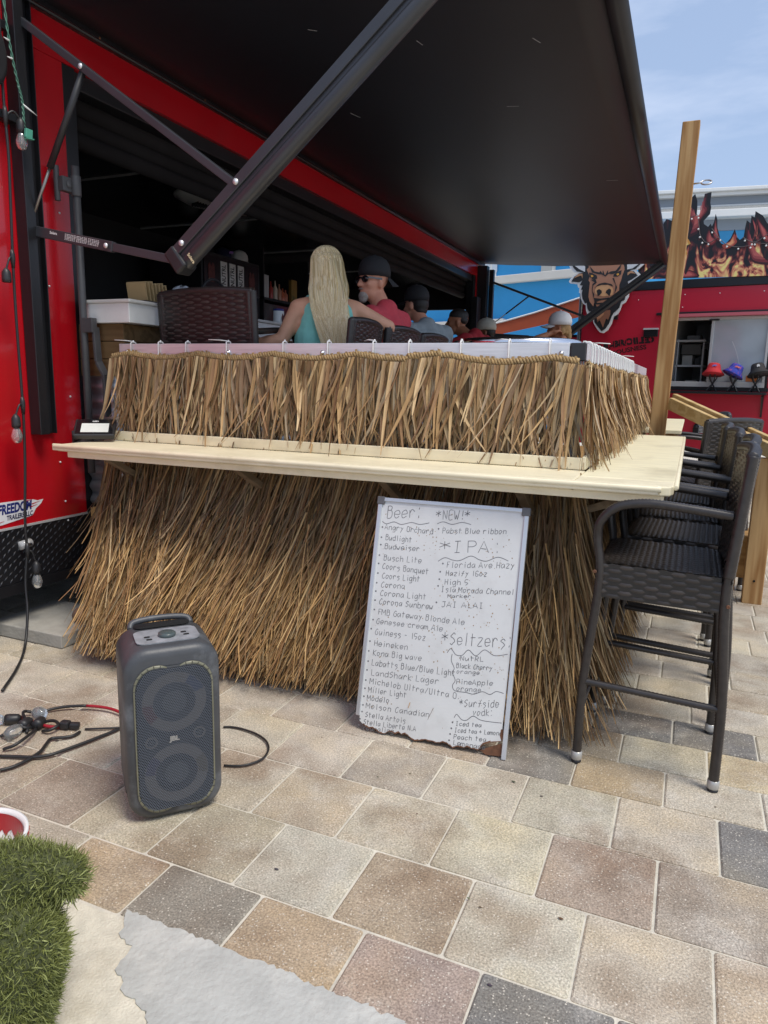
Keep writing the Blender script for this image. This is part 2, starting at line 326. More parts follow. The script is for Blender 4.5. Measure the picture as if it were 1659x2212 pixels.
WB_WAVES=[[(0.0201, 0.8575), (0.0401, 0.8486), (0.0722, 0.8595), (0.1055, 0.8518), (0.1478, 0.8635), (0.1855, 0.859), (0.2245, 0.8688)], [(0.2586, 0.8682), (0.2839, 0.8782), (0.3205, 0.8711), (0.3605, 0.8824), (0.3988, 0.8772)], [(0.2778, 0.7167), (0.305, 0.7342), (0.3363, 0.7283), (0.3669, 0.729), (0.4108, 0.7517), (0.4467, 0.7403), (0.4766, 0.7385), (0.5193, 0.7583), (0.5614, 0.7477)], [(0.3538, 0.358), (0.3678, 0.3768), (0.3898, 0.3559), (0.4151, 0.3574), (0.4385, 0.3816), (0.4699, 0.3635), (0.5026, 0.3916), (0.5432, 0.3752), (0.5933, 0.3882)], [(0.3745, 0.3561), (0.3739, 0.3301), (0.3888, 0.3015), (0.3824, 0.2849), (0.3973, 0.2564), (0.3887, 0.2342), (0.4003, 0.2155), (0.4459, 0.2159), (0.4761, 0.2146), (0.5098, 0.2298), (0.5398, 0.224), (0.5632, 0.2393), (0.5925, 0.237)], [(0.4082, 0.1108), (0.4173, 0.1255), (0.4388, 0.1089), (0.4589, 0.1102), (0.4825, 0.1301), (0.513, 0.1206), (0.5525, 0.1206), (0.5962, 0.124)]]
BISON={'white': [(-2.772, 3.468), (-2.734, 3.361), (-2.657, 3.276), (-2.576, 3.266), (-2.688, 3.207), (-2.734, 3.133), (-2.711, 3.104), (-2.584, 3.082), (-2.57, 3.029), (-2.544, 3.019), (-2.549, 2.943), (-2.523, 2.932), (-2.512, 2.846), (-2.46, 2.758), (-2.419, 2.737), (-2.408, 2.651), (-2.378, 2.583), (-2.296, 2.543), (-2.269, 2.447), (-2.203, 2.35), (-2.149, 2.291), (-2.09, 2.281), (-2.025, 2.327), (-1.975, 2.42), (-1.946, 2.541), (-1.882, 2.577), (-1.849, 2.641), (-1.827, 2.723), (-1.773, 2.758), (-1.733, 2.839), (-1.726, 2.931), (-1.698, 2.984), (-1.676, 3.056), (-1.556, 3.158), (-1.645, 3.244), (-1.61, 3.26), (-1.534, 3.327), (-1.496, 3.422), (-1.507, 3.495), (-1.551, 3.649), (-1.66, 3.756), (-1.723, 3.637), (-1.87, 3.748), (-2.159, 3.827), (-2.395, 3.765), (-2.535, 3.666), (-2.614, 3.803), (-2.739, 3.729)], 'black': [(-2.726, 3.465), (-2.673, 3.357), (-2.608, 3.287), (-2.486, 3.261), (-2.565, 3.251), (-2.642, 3.204), (-2.688, 3.131), (-2.555, 3.109), (-2.498, 3.139), (-2.542, 3.066), (-2.491, 3.054), (-2.517, 2.989), (-2.487, 2.987), (-2.498, 2.931), (-2.477, 2.844), (-2.431, 2.766), (-2.402, 2.775), (-2.386, 2.689), (-2.352, 2.63), (-2.333, 2.639), (-2.266, 2.532), (-2.25, 2.456), (-2.185, 2.378), (-2.121, 2.31), (-2.057, 2.356), (-2.005, 2.44), (-1.974, 2.542), (-1.95, 2.598), (-1.914, 2.624), (-1.861, 2.678), (-1.84, 2.77), (-1.786, 2.796), (-1.767, 2.914), (-1.735, 2.986), (-1.761, 3.079), (-1.708, 3.103), (-1.611, 3.161), (-1.672, 3.228), (-1.757, 3.251), (-1.656, 3.263), (-1.572, 3.347), (-1.54, 3.461), (-1.563, 3.57), (-1.654, 3.684), (-1.728, 3.583), (-1.865, 3.684), (-2.154, 3.763), (-2.381, 3.709), (-2.511, 3.608), (-2.609, 3.728), (-2.704, 3.661)], 'horn1': [(-2.685, 3.462), (-2.627, 3.411), (-2.547, 3.415), (-2.468, 3.353), (-2.467, 3.269), (-2.57, 3.322), (-2.655, 3.385)], 'horn2': [(-1.793, 3.363), (-1.703, 3.393), (-1.627, 3.468), (-1.589, 3.447), (-1.616, 3.332), (-1.703, 3.275), (-1.781, 3.262)], 'face': [(-2.432, 3.463), (-2.437, 3.398), (-2.403, 3.34), (-2.44, 3.305), (-2.382, 3.189), (-2.398, 3.133), (-2.371, 3.094), (-2.377, 2.982), (-2.379, 2.868), (-2.354, 2.792), (-2.289, 2.713), (-2.274, 2.779), (-2.23, 2.711), (-2.151, 2.699), (-2.025, 2.703), (-1.953, 2.766), (-1.923, 2.736), (-1.884, 2.846), (-1.889, 3.031), (-1.866, 3.103), (-1.853, 3.175), (-1.823, 3.265), (-1.837, 3.329), (-1.878, 3.369), (-1.838, 3.456), (-1.905, 3.597), (-2.148, 3.68), (-2.376, 3.635)], 'muzzle': [(-2.282, 2.958), (-2.253, 3.022), (-2.177, 3.044), (-2.07, 3.041), (-2.0, 3.0), (-1.977, 2.943), (-1.991, 2.879), (-2.067, 2.868), (-2.134, 2.862), (-2.203, 2.884), (-2.259, 2.905)], 'nos1': [(-2.248, 2.961), (-2.211, 2.983), (-2.17, 2.962), (-2.158, 2.924), (-2.194, 2.888), (-2.222, 2.871), (-2.235, 2.918)], 'nos2': [(-2.092, 2.949), (-2.047, 2.984), (-2.012, 2.963), (-2.013, 2.917), (-2.033, 2.862), (-2.059, 2.891), (-2.095, 2.921)], 'brow': [(-2.395, 3.358), (-2.31, 3.268), (-2.221, 3.244), (-2.213, 3.271), (-2.171, 3.222), (-2.17, 3.278), (-2.13, 3.192), (-2.088, 3.273), (-2.084, 3.226), (-2.039, 3.251), (-1.963, 3.255), (-1.877, 3.359), (-1.89, 3.287), (-1.942, 3.227), (-2.016, 3.204), (-2.074, 3.216), (-2.124, 3.173), (-2.179, 3.209), (-2.258, 3.223), (-2.348, 3.252)], 'cheek1': [(-2.359, 3.14), (-2.281, 3.145), (-2.257, 3.088), (-2.313, 3.044), (-2.317, 2.96), (-2.283, 2.902), (-2.288, 2.836), (-2.328, 2.979), (-2.325, 3.073), (-2.287, 3.09)], 'cheek2': [(-2.006, 3.139), (-1.946, 3.034), (-1.95, 2.96), (-1.953, 2.886), (-1.919, 2.996), (-1.947, 3.052), (-1.983, 3.146)], 'muztop': [(-2.29, 3.005), (-2.217, 3.067), (-2.121, 3.08), (-2.014, 3.051), (-1.977, 3.008), (-2.071, 3.045), (-2.177, 3.048), (-2.253, 3.027)], 'patch1': [(-2.397, 3.255), (-2.347, 3.243), (-2.266, 3.2), (-2.253, 3.153), (-2.3, 3.137), (-2.351, 3.159), (-2.382, 3.189)], 'patch2': [(-1.869, 3.259), (-1.873, 3.195), (-1.927, 3.162), (-1.994, 3.166), (-1.987, 3.202), (-1.933, 3.235)], 'eye1': [(-2.364, 3.211), (-2.33, 3.209), (-2.318, 3.185), (-2.347, 3.173)], 'eye2': [(-1.945, 3.204), (-1.913, 3.216), (-1.901, 3.188), (-1.933, 3.176)], 'mouth': [(-2.289, 2.846), (-2.18, 2.831), (-2.036, 2.844), (-2.034, 2.816), (-2.159, 2.807), (-2.235, 2.787), (-2.233, 2.763), (-2.136, 2.769), (-2.154, 2.741), (-2.261, 2.741), (-2.275, 2.798)], 'goat': [(-2.176, 2.643), (-2.126, 2.632), (-2.002, 2.646), (-1.997, 2.58), (-2.028, 2.487), (-2.059, 2.517), (-2.101, 2.367), (-2.164, 2.491), (-2.201, 2.454), (-2.218, 2.55)], 'goatl': [(-2.176, 2.643), (-2.101, 2.622), (-2.102, 2.575), (-2.157, 2.52), (-2.204, 2.492), (-2.223, 2.55)], 'ear1': [(-2.65, 3.176), (-2.575, 3.247), (-2.505, 3.243), (-2.5, 3.167), (-2.523, 3.216), (-2.582, 3.201)], 'ear2': [(-1.772, 3.216), (-1.709, 3.239), (-1.641, 3.19), (-1.725, 3.204), (-1.769, 3.17)]}
FLAME_BOARD=[(-1.621, 3.113), (0.383, 3.055), (0.431, 3.596), (0.259, 3.726), (0.145, 3.794), (0.08, 3.903), (-0.026, 3.977), (-0.028, 3.891), (-0.074, 3.919), (-0.075, 3.815), (-0.129, 3.861), (-0.141, 3.764), (-0.149, 3.624), (-0.196, 3.593), (-0.234, 3.632), (-0.279, 3.753), (-0.323, 3.628), (-0.394, 3.539), (-0.454, 3.568), (-0.483, 3.689), (-0.522, 3.799), (-0.534, 3.919), (-0.564, 3.993), (-0.576, 3.876), (-0.599, 3.819), (-0.621, 3.862), (-0.651, 3.818), (-0.714, 3.865), (-0.725, 3.914), (-0.645, 4.001), (-0.637, 4.095), (-0.655, 4.168), (-0.652, 4.314), (-0.743, 4.296), (-0.755, 4.179), (-0.756, 4.06), (-0.796, 3.993), (-0.831, 3.984), (-0.833, 4.128), (-0.84, 4.212), (-0.879, 4.311), (-0.971, 4.215), (-0.989, 4.157), (-0.984, 4.036), (-0.955, 3.913), (-1.001, 3.893), (-1.113, 3.928), (-1.266, 3.992), (-1.33, 3.875), (-1.424, 3.81), (-1.537, 3.645), (-1.655, 3.529)]
FLAMES=[('r', [(-0.983, 4.156), (-0.967, 4.178), (-0.936, 4.091), (-0.88, 4.001), (-0.806, 3.964), (-0.743, 4.047), (-0.74, 4.201), (-0.735, 4.277), (-0.707, 4.279), (-0.706, 4.15), (-0.673, 4.111), (-0.673, 4.051), (-0.735, 3.963), (-0.776, 3.895), (-0.776, 3.775), (-0.83, 3.72), (-0.911, 3.691), (-0.884, 3.785), (-0.891, 3.858), (-0.948, 3.96)]), ('r', [(-0.572, 3.78), (-0.558, 3.933), (-0.536, 3.824), (-0.504, 3.727), (-0.469, 3.605), (-0.503, 3.596), (-0.567, 3.661)]), ('r', [(-0.671, 3.658), (-0.637, 3.786), (-0.592, 3.687), (-0.504, 3.608), (-0.555, 3.54), (-0.626, 3.546)]), ('o', [(-0.428, 3.536), (-0.33, 3.581), (-0.278, 3.683), (-0.248, 3.609), (-0.232, 3.561), (-0.289, 3.507), (-0.377, 3.478)]), ('r', [(-0.125, 3.774), (-0.084, 3.688), (-0.051, 3.581), (0.019, 3.435), (0.094, 3.348), (0.188, 3.271), (0.26, 3.208), (0.038, 3.247), (-0.039, 3.358), (-0.101, 3.527)]), ('r', [(-0.011, 3.89), (0.044, 3.827), (0.144, 3.702), (0.2, 3.571), (0.229, 3.499), (0.14, 3.53), (0.059, 3.687)]), ('r', [(-0.058, 3.871), (-0.034, 3.846), (0.009, 3.749), (0.021, 3.633), (-0.024, 3.753)]), ('o', [(-0.828, 3.441), (-0.768, 3.557), (-0.74, 3.64), (-0.706, 3.528), (-0.691, 3.491), (-0.621, 3.497), (-0.69, 3.358), (-0.726, 3.238), (-0.839, 3.295), (-0.974, 3.452), (-0.894, 3.372)]), ('y', [(-1.011, 3.602), (-0.997, 3.71), (-0.921, 3.667), (-0.878, 3.591), (-0.926, 3.595), (-0.932, 3.522), (-0.913, 3.447), (-0.959, 3.426), (-0.999, 3.466)]), ('y', [(-0.541, 3.515), (-0.45, 3.52), (-0.363, 3.453), (-0.299, 3.377), (-0.386, 3.336), (-0.306, 3.223), (-0.394, 3.3), (-0.39, 3.144), (-0.448, 3.268), (-0.482, 3.198), (-0.548, 3.093), (-0.689, 3.089), (-0.693, 3.139), (-0.573, 3.113), (-0.501, 3.151), (-0.491, 3.295), (-0.519, 3.405)]), ('r', [(-1.0, 3.201), (-0.931, 3.116), (-0.879, 3.205), (-0.78, 3.175), (-0.714, 3.103), (-0.991, 3.101)]), ('o', [(-0.297, 3.126), (-0.296, 3.234), (-0.259, 3.315), (-0.226, 3.217), (-0.208, 3.091), (-0.261, 3.112)]), ('o', [(-0.183, 3.238), (-0.164, 3.272), (-0.104, 3.233), (-0.073, 3.254), (-0.022, 3.192), (0.024, 3.165), (0.115, 3.136), (0.222, 3.141), (0.185, 3.096), (0.095, 3.125), (0.045, 3.076), (0.016, 3.142), (-0.064, 3.159), (-0.143, 3.176)]), ('y', [(0.03, 3.224), (0.043, 3.305), (0.075, 3.209), (0.066, 3.08), (0.033, 3.082)]), ('o', [(-0.106, 3.468), (-0.066, 3.407), (-0.034, 3.31), (-0.048, 3.229), (-0.072, 3.242), (-0.077, 3.349)]), ('o', [(0.14, 3.216), (0.187, 3.283), (0.305, 3.286), (0.402, 3.371), (0.367, 3.201), (0.269, 3.114), (0.201, 3.154)]), ('r', [(0.239, 3.613), (0.277, 3.656), (0.39, 3.486), (0.381, 3.372), (0.3, 3.436)])]
FLAME_WIRES=[[(-1.021, 3.98), (-0.96, 3.961), (-0.878, 3.98), (-0.808, 3.994), (-0.787, 3.896), (-0.764, 3.774), (-0.746, 3.7), (-0.704, 3.637), (-0.659, 3.591), (-0.583, 3.59), (-0.507, 3.644)], [(-0.59, 3.782), (-0.524, 3.693), (-0.459, 3.616), (-0.383, 3.544), (-0.277, 3.5), (-0.174, 3.486), (-0.053, 3.493)], [(-0.154, 3.619), (-0.06, 3.558), (0.031, 3.527), (0.12, 3.508), (0.337, 3.491)], [(-0.046, 3.534), (0.051, 3.549), (0.152, 3.621), (0.266, 3.657)]]
CABLES={'red1': [(-2.42, 2.002), (-2.401, 2.049), (-2.354, 2.094), (-2.28, 2.133), (-2.189, 2.155), (-2.111, 2.15), (-2.071, 2.127), (-2.042, 2.091)], 'redplug': [(-2.464, 1.956), (-2.436, 1.953), (-2.374, 1.941), (-2.323, 1.937), (-2.275, 1.944), (-2.247, 1.96)], 'loop': [(-2.42, 2.002), (-2.461, 1.983), (-2.442, 1.95), (-2.357, 1.902), (-2.328, 1.869)], 'big': [(-2.267, 1.699), (-2.206, 1.721), (-2.146, 1.743), (-2.102, 1.779), (-2.078, 1.836), (-2.053, 1.911), (-2.035, 1.978), (-2.022, 2.037), (-2.024, 2.076)], 'thin': [(-2.147, 1.994), (-2.114, 2.005), (-2.069, 2.031), (-2.021, 2.068)], 'thin2': [(-2.144, 1.964), (-2.141, 1.928), (-2.164, 1.899), (-2.196, 1.872), (-2.182, 1.836), (-2.153, 1.779), (-2.148, 1.715), (-2.157, 1.666), (-2.181, 1.63)], 'l1': [(-2.393, 1.801), (-2.376, 1.832), (-2.364, 1.86), (-2.34, 1.879), (-2.339, 1.91)], 'l2': [(-2.298, 1.739), (-2.269, 1.759), (-2.262, 1.79), (-2.272, 1.829), (-2.293, 1.871), (-2.318, 1.905)], 'l3': [(-2.283, 1.906), (-2.245, 1.909), (-2.238, 1.943), (-2.278, 1.963), (-2.316, 1.956), (-2.332, 1.937)], 'right': [(-1.654, 2.248), (-1.615, 2.262), (-1.558, 2.262), (-1.494, 2.25), (-1.438, 2.224), (-1.401, 2.19), (-1.377, 2.146), (-1.37, 2.095), (-1.392, 2.049), (-1.424, 2.021), (-1.475, 2.003)], 'plug1': [(-2.245, 1.963), (-2.207, 1.973), (-2.173, 1.992)], 'sock1': [(-2.472, 1.895), (-2.435, 1.92)], 'sock2': [(-2.369, 1.881), (-2.378, 1.924)], 'sock3': [(-2.318, 1.905), (-2.338, 1.95)]}
# ------------------------------------------------------------------ materials
RED = mat('red_paint', lin('b3101c'), 0.24, var=0.08, scale=1.5, coat=0.5, stain=lin('a8323a'), stain_amt=.25, stain_scale=1.6, bump=.02, bscale=3)
RED2 = mat('red_paint_faded', lin('b81c34'), 0.4, var=0.05, scale=1.2, coat=0.2)
BLACK = mat('black_paint', (0.012, 0.012, 0.014), 0.35, var=0.2, scale=5)
BLKMAT = mat('black_matt', (0.014, 0.014, 0.016), 0.7, var=0.2, scale=6)
BLKPLA = mat('black_plastic', (0.022, 0.022, 0.024), 0.45, var=0.15, scale=20)
DKGREY = mat('dark_grey_steel', (0.07, 0.07, 0.074), 0.5, var=0.2, scale=8)
ALU = mat('aluminium', (0.78, 0.79, 0.80), 0.42, metal=0.55, var=0.1, scale=6, stretch=(1, 20, 20), bump=0.05, bscale=30)
CHROME = mat('polished_steel', (0.78, 0.78, 0.8), 0.16, metal=1.0)
WHITE = mat('white_paint', (0.74, 0.74, 0.72), 0.45, var=0.04, scale=3, stain=(0.4, 0.38, 0.35), stain_amt=0.25, stain_scale=2)
PLASW = mat('white_plastic', (0.78, 0.78, 0.76), 0.4)
CREAM = mat('cream_paint', lin('ece2c2'), 0.42, var=0.07, scale=9, stretch=(.6, 5, 5), stain=lin('b9ae8c'), stain_amt=0.55, stain_scale=2.2)
CREAMS = mat('cream_paint_side', lin('efe6c3'), 0.42, var=0.12, scale=5, stretch=(1.2, 9, 5), stain=lin('b5aa88'), stain_amt=0.6, stain_scale=2.4)
SKIN_MID = lambda n, c: mat('skin_' + n, c, 0.55, var=0.08, scale=18, bump=0.05, bscale=200)
RUST = mat('rust', (0.16, 0.07, 0.035), 0.8, var=0.4, scale=40)
WOOD = wood_mat('pine_post', lin('cba877'), lin('946a3e'), 'Z')
WOODX = wood_mat('pine_board', lin('b8935f'), lin('8a653a'), 'X')
WOODY = wood_mat('pine_rail', lin('cdb486'), lin('a98a58'), 'X')
GLASSC = mat('bulb_glass', (0.85, 0.87, 0.86), 0.05, trans=0.85, spec=0.6)
LETTER = mat('black_lettering', (0.02, 0.02, 0.022), 0.6)
WHITEL = mat('white_lettering', (0.7, 0.7, 0.68), 0.6)

# ------------------------------------------------------------------ ground
g = MB(); g.box(-60, 60, -10, 90, -0.25, -0.006)
GRD = mat('sand_joint', lin('cdc7b8'), 0.95, var=0.18, scale=14, bump=0.4, bscale=120)
kind(g.build('ground', GRD), 'structure')

ROWS = [0.05, 0.36, 0.665, 0.97, 1.275, 1.50, 1.81, 2.127, 2.433, 2.676, 2.92, 3.145]
while ROWS[-1] < 13: ROWS.append(ROWS[-1] + rnd.choice([0.235, 0.235, 0.30]))
PH = {3: .1, 4: -.348, 5: -.14, 6: .030, 7: -.112, 8: .034, 9: -.137, 10: .049}
PAL = [('c6bca8', 4), ('bdb19a', 4), ('c4b9a8', 4), ('b6a892', 3), ('a99880', 2), ('a5937f', 2), ('988d80', 2), ('cbc3ad', 3), ('77746f', .5), ('a08a7a', 1.2), ('b8ac9c', 3)]
KNOWN = {(-.62, 1.65): 'a68f70', (-.30, 1.65): 'cdc5ad', (.02, 1.65): 'c8b9a0', (.34, 1.65): 'c0a887', (-.125, 1.97): 'a68f7a', (-.44, 1.97): 'cdc4a6', (.19, 1.97): 'a59684',
         (.36, 2.28): '5f6063', (.05, 2.28): 'c9bba4', (-.27, 2.28): 'c3bba2', (-.59, 2.28): 'c4baa4', (-.13, 2.55): 'a79270', (.2, 2.55): 'cabda4', (-.45, 2.55): '73706a',
         (-.5, 1.39): '9a8277', (-.18, 1.39): '6c6c6c', (-.82, 1.39): 'b0946e', (-1.13, 1.39): '8b8374', (-1.44, 1.39): 'b59c78', (.05, 2.8): 'bcb49d', (-.25, 2.8): '9a8a70', (.36, 2.8): 'c2ae84',
         (-.05, 3.03): '55565a', (.22, 3.03): '58585c', (-.93, 1.65): 'cac3ae', (-1.25, 1.65): 'b3a588', (-1.56, 1.65): 'c0b698', (-.76, 1.97): 'cbbea2', (-1.08, 1.97): 'bca98d', (-.28, 1.2): '6a6a6a'}
pv = MB()
tot = sum(w for _, w in PAL)
for i in range(len(ROWS) - 1):
    y0, y1 = ROWS[i], ROWS[i + 1]
    if i < 11: W = 0.316
    else: W = 0.316 if rnd.random() < .6 else .27
    ph = PH.get(i, rnd.uniform(0, W)); x = -7 + ((ph + 7) % W)
    while x < 4.2:
        x1 = x + W; cx, cy = (x + x1) / 2, (y0 + y1) / 2
        if not (y1 < 1.28 and cx < -.50):
            hexc = None
            for (kx, ky), hc in KNOWN.items():
                if abs(kx - cx) < .16 and abs(ky - cy) < .12: hexc = hc
            if hexc is None:
                r = rnd.uniform(0, tot)
                for hc, w in PAL:
                    r -= w; hexc = hc
                    if r <= 0: break
            c = [(v * .72 + u_ * .28) for v, u_ in zip(lin(hexc), lin('b8b0a0'))]; lu_ = sum(c) / 3; c = [v * .88 + lu_ * .12 for v in c]; kb = rnd.uniform(.88, 1.06); c = [v * kb for v in c]
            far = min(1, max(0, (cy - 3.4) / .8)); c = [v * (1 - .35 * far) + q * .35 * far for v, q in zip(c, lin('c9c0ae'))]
            pv.color(c); j = .0038; b = .005; z = rnd.uniform(-.0012, .0012)
            X0, X1, Y0, Y1 = x + j + rnd.uniform(-.0015, .0015), x1 - j, y0 + j + rnd.uniform(-.0015, .0015), y1 - j
            cr = .008
            def ring(i_, zz):
                a0, a1, b0, b1 = X0 + i_, X1 - i_, Y0 + i_, Y1 - i_
                return [(a0 + cr, b0, zz), (a1 - cr, b0, zz), (a1 - cr * .3, b0 + cr * .3, zz), (a1, b0 + cr, zz), (a1, b1 - cr, zz), (a1 - cr * .3, b1 - cr * .3, zz), (a1 - cr, b1, zz), (a0 + cr, b1, zz),
                        (a0 + cr * .3, b1 - cr * .3, zz), (a0, b1 - cr, zz), (a0, b0 + cr, zz), (a0 + cr * .3, b0 + cr * .3, zz)]
            vs = ring(0, -.03) + ring(0, z - .004) + ring(b, z); n_ = 12
            fs = [(q * n_ + k, q * n_ + (k + 1) % n_, (q + 1) * n_ + (k + 1) % n_, (q + 1) * n_ + k) for q in range(2) for k in range(n_)] + [tuple(range(24, 36))]
            pv.add(vs, fs)
        x = x1
PAVE = mat('paver_stone', (1, 1, 1), 0.85, attr=True, var=0.16, scale=9, bump=0.5, bscale=160, stain=lin('d2ccc0'), stain_amt=0.7, stain_scale=3.1, detail=8)
n = PAVE.node_tree.nodes; l = PAVE.node_tree.links; bs = n['Principled BSDF']; src0 = bs.inputs['Base Color'].links[0].from_socket
tcA = n.new('ShaderNodeTexCoord'); nA = n.new('ShaderNodeTexNoise'); nA.inputs['Scale'].default_value = 2.7; nA.inputs['Detail'].default_value = 5; l.new(tcA.outputs['Object'], nA.inputs['Vector'])
rA = n.new('ShaderNodeValToRGB'); rA.color_ramp.elements[0].position = .36; rA.color_ramp.elements[0].color = (.72, .65, .60, 1); rA.color_ramp.elements[1].position = .66; rA.color_ramp.elements[1].color = (1.08, 1.02, .90, 1); eA = rA.color_ramp.elements.new(.5); eA.color = (1, 1, 1, 1)
mA = n.new('ShaderNodeMix'); mA.data_type = 'RGBA'; mA.blend_type = 'MULTIPLY'; mA.inputs[0].default_value = 1; l.new(nA.outputs['Fac'], rA.inputs[0]); l.new(src0, mA.inputs[6]); l.new(rA.outputs[0], mA.inputs[7]); src = mA.outputs[2]   # pale stone chips in the paver face
tc = n.new('ShaderNodeTexCoord'); vo = n.new('ShaderNodeTexVoronoi'); vo.inputs['Scale'].default_value = 105; vo.inputs['Randomness'].default_value = 1.0
nm = n.new('ShaderNodeTexNoise'); nm.inputs['Scale'].default_value = 60; l.new(tc.outputs['Object'], vo.inputs['Vector']); l.new(tc.outputs['Object'], nm.inputs['Vector'])
ma = n.new('ShaderNodeMath'); ma.operation = 'MULTIPLY_ADD'; ma.inputs[1].default_value = 0.55; l.new(nm.outputs['Fac'], ma.inputs[0]); l.new(vo.outputs['Distance'], ma.inputs[2])
mr = n.new('ShaderNodeMapRange'); mr.inputs['From Min'].default_value = 0.50; mr.inputs['From Max'].default_value = 0.40; mr.inputs['To Max'].default_value = 0.75
l.new(ma.outputs[0], mr.inputs['Value']); mx = n.new('ShaderNodeMix'); mx.data_type = 'RGBA'; mx.inputs[7].default_value = (*lin('ded6c6'), 1)
l.new(mr.outputs[0], mx.inputs[0]); l.new(src, mx.inputs[6])
n3 = n.new('ShaderNodeTexNoise'); n3.inputs['Scale'].default_value = 170; n3.inputs['Detail'].default_value = 2; l.new(tc.outputs['Object'], n3.inputs['Vector'])
m3 = n.new('ShaderNodeMapRange'); m3.inputs['From Min'].default_value = .3; m3.inputs['From Max'].default_value = .7; m3.inputs['To Min'].default_value = .62; m3.inputs['To Max'].default_value = 1.25; l.new(n3.outputs['Fac'], m3.inputs['Value'])
v3 = n.new('ShaderNodeVectorMath'); v3.operation = 'SCALE'; l.new(mx.outputs[2], v3.inputs[0]); l.new(m3.outputs[0], v3.inputs['Scale']); l.new(v3.outputs[0], bs.inputs['Base Color'])
kind(pv.build('paving', PAVE), 'structure')

def rough_poly(pts, step=.03, amp=.012, closed=True):
    ph_ = [rnd.uniform(0, 6.28) for _ in range(4)]
    r = []; N = len(pts)
    for i in range(N):
        a, b = pts[i], pts[(i + 1) % N]; L = math.hypot(b[0] - a[0], b[1] - a[1]); k = max(1, int(L / step))
        for q in range(k):
            t = q / k; w_ = amp * .9 * (sin(len(r) * .31 + ph_[0]) + .7 * sin(len(r) * .83 + ph_[1])); r.append((a[0] + (b[0] - a[0]) * t + w_ + rnd.uniform(-amp, amp), a[1] + (b[1] - a[1]) * t + w_ * .7 + rnd.uniform(-amp, amp)))
    return r
s = MB(); s.prism(rough_poly([(-3.5, .2), (-.9, .2), (-.9, .9), (-1.0, 1.05), (-1.2, 1.25), (-1.29, 1.268), (-1.6, 1.27), (-3.5, 1.27)], .05, .004), (0, 0, 0), (1, 0, 0), (0, 1, 0), .03, off=-.03)
kind(s.build('concrete_slab', mat('pale_concrete', lin('d2cbb8'), 0.92, var=0.16, scale=22, bump=0.45, bscale=140, stain=lin('aca086'), stain_amt=.6, stain_scale=3.4, detail=10)), 'structure')
s = MB(); s.prism(rough_poly([(-1.285, 1.285), (-1.225, 1.295), (-1.10, 1.293), (-.94, 1.292), (-.83, 1.29), (-.67, 1.292), (-.60, 1.285), (-.48, 1.285), (-.33, 1.27), (-.33, .3), (-.9, .3), (-.94, .95), (-.99, 1.03), (-1.005, 1.07), (-1.07, 1.085), (-1.10, 1.088), (-1.165, 1.125), (-1.18, 1.20), (-1.23, 1.222), (-1.262, 1.262)], .011, .0055), (0, 0, 0), (1, 0, 0), (0, 1, 0), .0335, off=-.03)
kind(s.build('mortar_patch', mat('grey_mortar', lin('b2b2ac'), 0.92, var=0.12, scale=9, bump=0.5, bscale=60, stain=lin('cfcdc4'), stain_amt=.7, stain_scale=5, detail=9)), 'structure')

db = MB()
for (dx, dy) in [(-.72, 2.03), (-.47, 2.36), (-.93, 2.18), (-.36, 2.31), (-.2, 1.75), (-.45, 1.72), (-.41, 1.70), (.2, 2.50), (-1.0, 1.6), (-.32, 1.46), (-.83, 2.25), (.6, 4.1), (-1.25, 2.35), (-2.6, 2.2), (-2.2, 2.3)]:
    db.color([v * rnd.uniform(.5, 1.3) for v in (.12, .09, .06)]); db.sphere((dx, dy, .004), rnd.uniform(.002, .005), n=6, m=4, sc=(1.8, .8, .4))
kind(db.build('debris', mat('debris', (1, 1, 1), .9, attr=True)), 'stuff')

# ------------------------------------------------------------------ red bar trailer
XT = -3.30
T = thing('food_trailer', 'glossy red bar trailer with black interior and wide open side under the black awning', 'trailer', (-4.5, 5, 0), world=True)
b = MB(); b.box(XT - .05, XT, -.5, 3.18, .61, 3.09); b.build('side_panel', RED, T, bevel=.004)
b = MB(); b.box(XT - .05, XT, -.5, 11.75, 3.09, 3.30); b.build('header_panel', RED, T)
b = MB(); b.box(XT - .05, XT, 11.30, 11.75, .61, 3.09); b.build('side_panel', RED, T)
b = MB()
b.box(XT - .12, XT - .004, 3.18, 3.27, .24, 3.09); b.box(XT - .12, XT - .004, 11.2, 11.298, .24, 3.09); b.box(XT - .14, XT - .03, 3.27, 11.2, 3.0, 3.09)
b.build('door_frame', BLACK, T, bevel=.004)
b = MB(); b.box(XT - 2.45, XT, -.5, 11.75, 3.30, 3.42); b.build('roof', BLACK, T)
b = MB(); b.box(XT - 2.45, XT - 2.38, -.5, 11.7, .6, 3.3); b.box(XT - 2.4, XT - .05, -.5, -.43, .6, 3.3); b.build('rear_wall', BLKMAT, T)
b = MB(); b.box(XT - 2.4, XT - .05, 11.66, 11.72, .6, 1.75); b.box(XT - 2.4, XT - .05, 11.66, 11.72, 2.62, 3.3); b.box(XT - 2.4, XT - 1.25, 11.66, 11.72, 1.75, 2.62); b.build('end_wall', BLKMAT, T)
b = MB(); b.box(XT - 2.4, XT - .05, -.5, 11.7, .52, .62); b.box(XT - 2.3, XT - .3, -.4, 11.6, .3, .5); b.build('floor', BLKMAT, T)
b = MB(); b.box(XT - 2.4, XT - .06, -.4, 11.65, 3.005, 3.05)
b.build('ceiling', mat('black_ceiling', (.018, .018, .022), .25, var=.2, scale=3), T)
for y in (4.72, 6.4, 8.1, 9.8):
    b = MB(); b.box(XT - 2.35, XT - .25, y, y + .022, 2.994, 3.006); b.build('ceiling_trim', mat('trim_grey', (.4, .4, .4), .5), T)
b = MB()
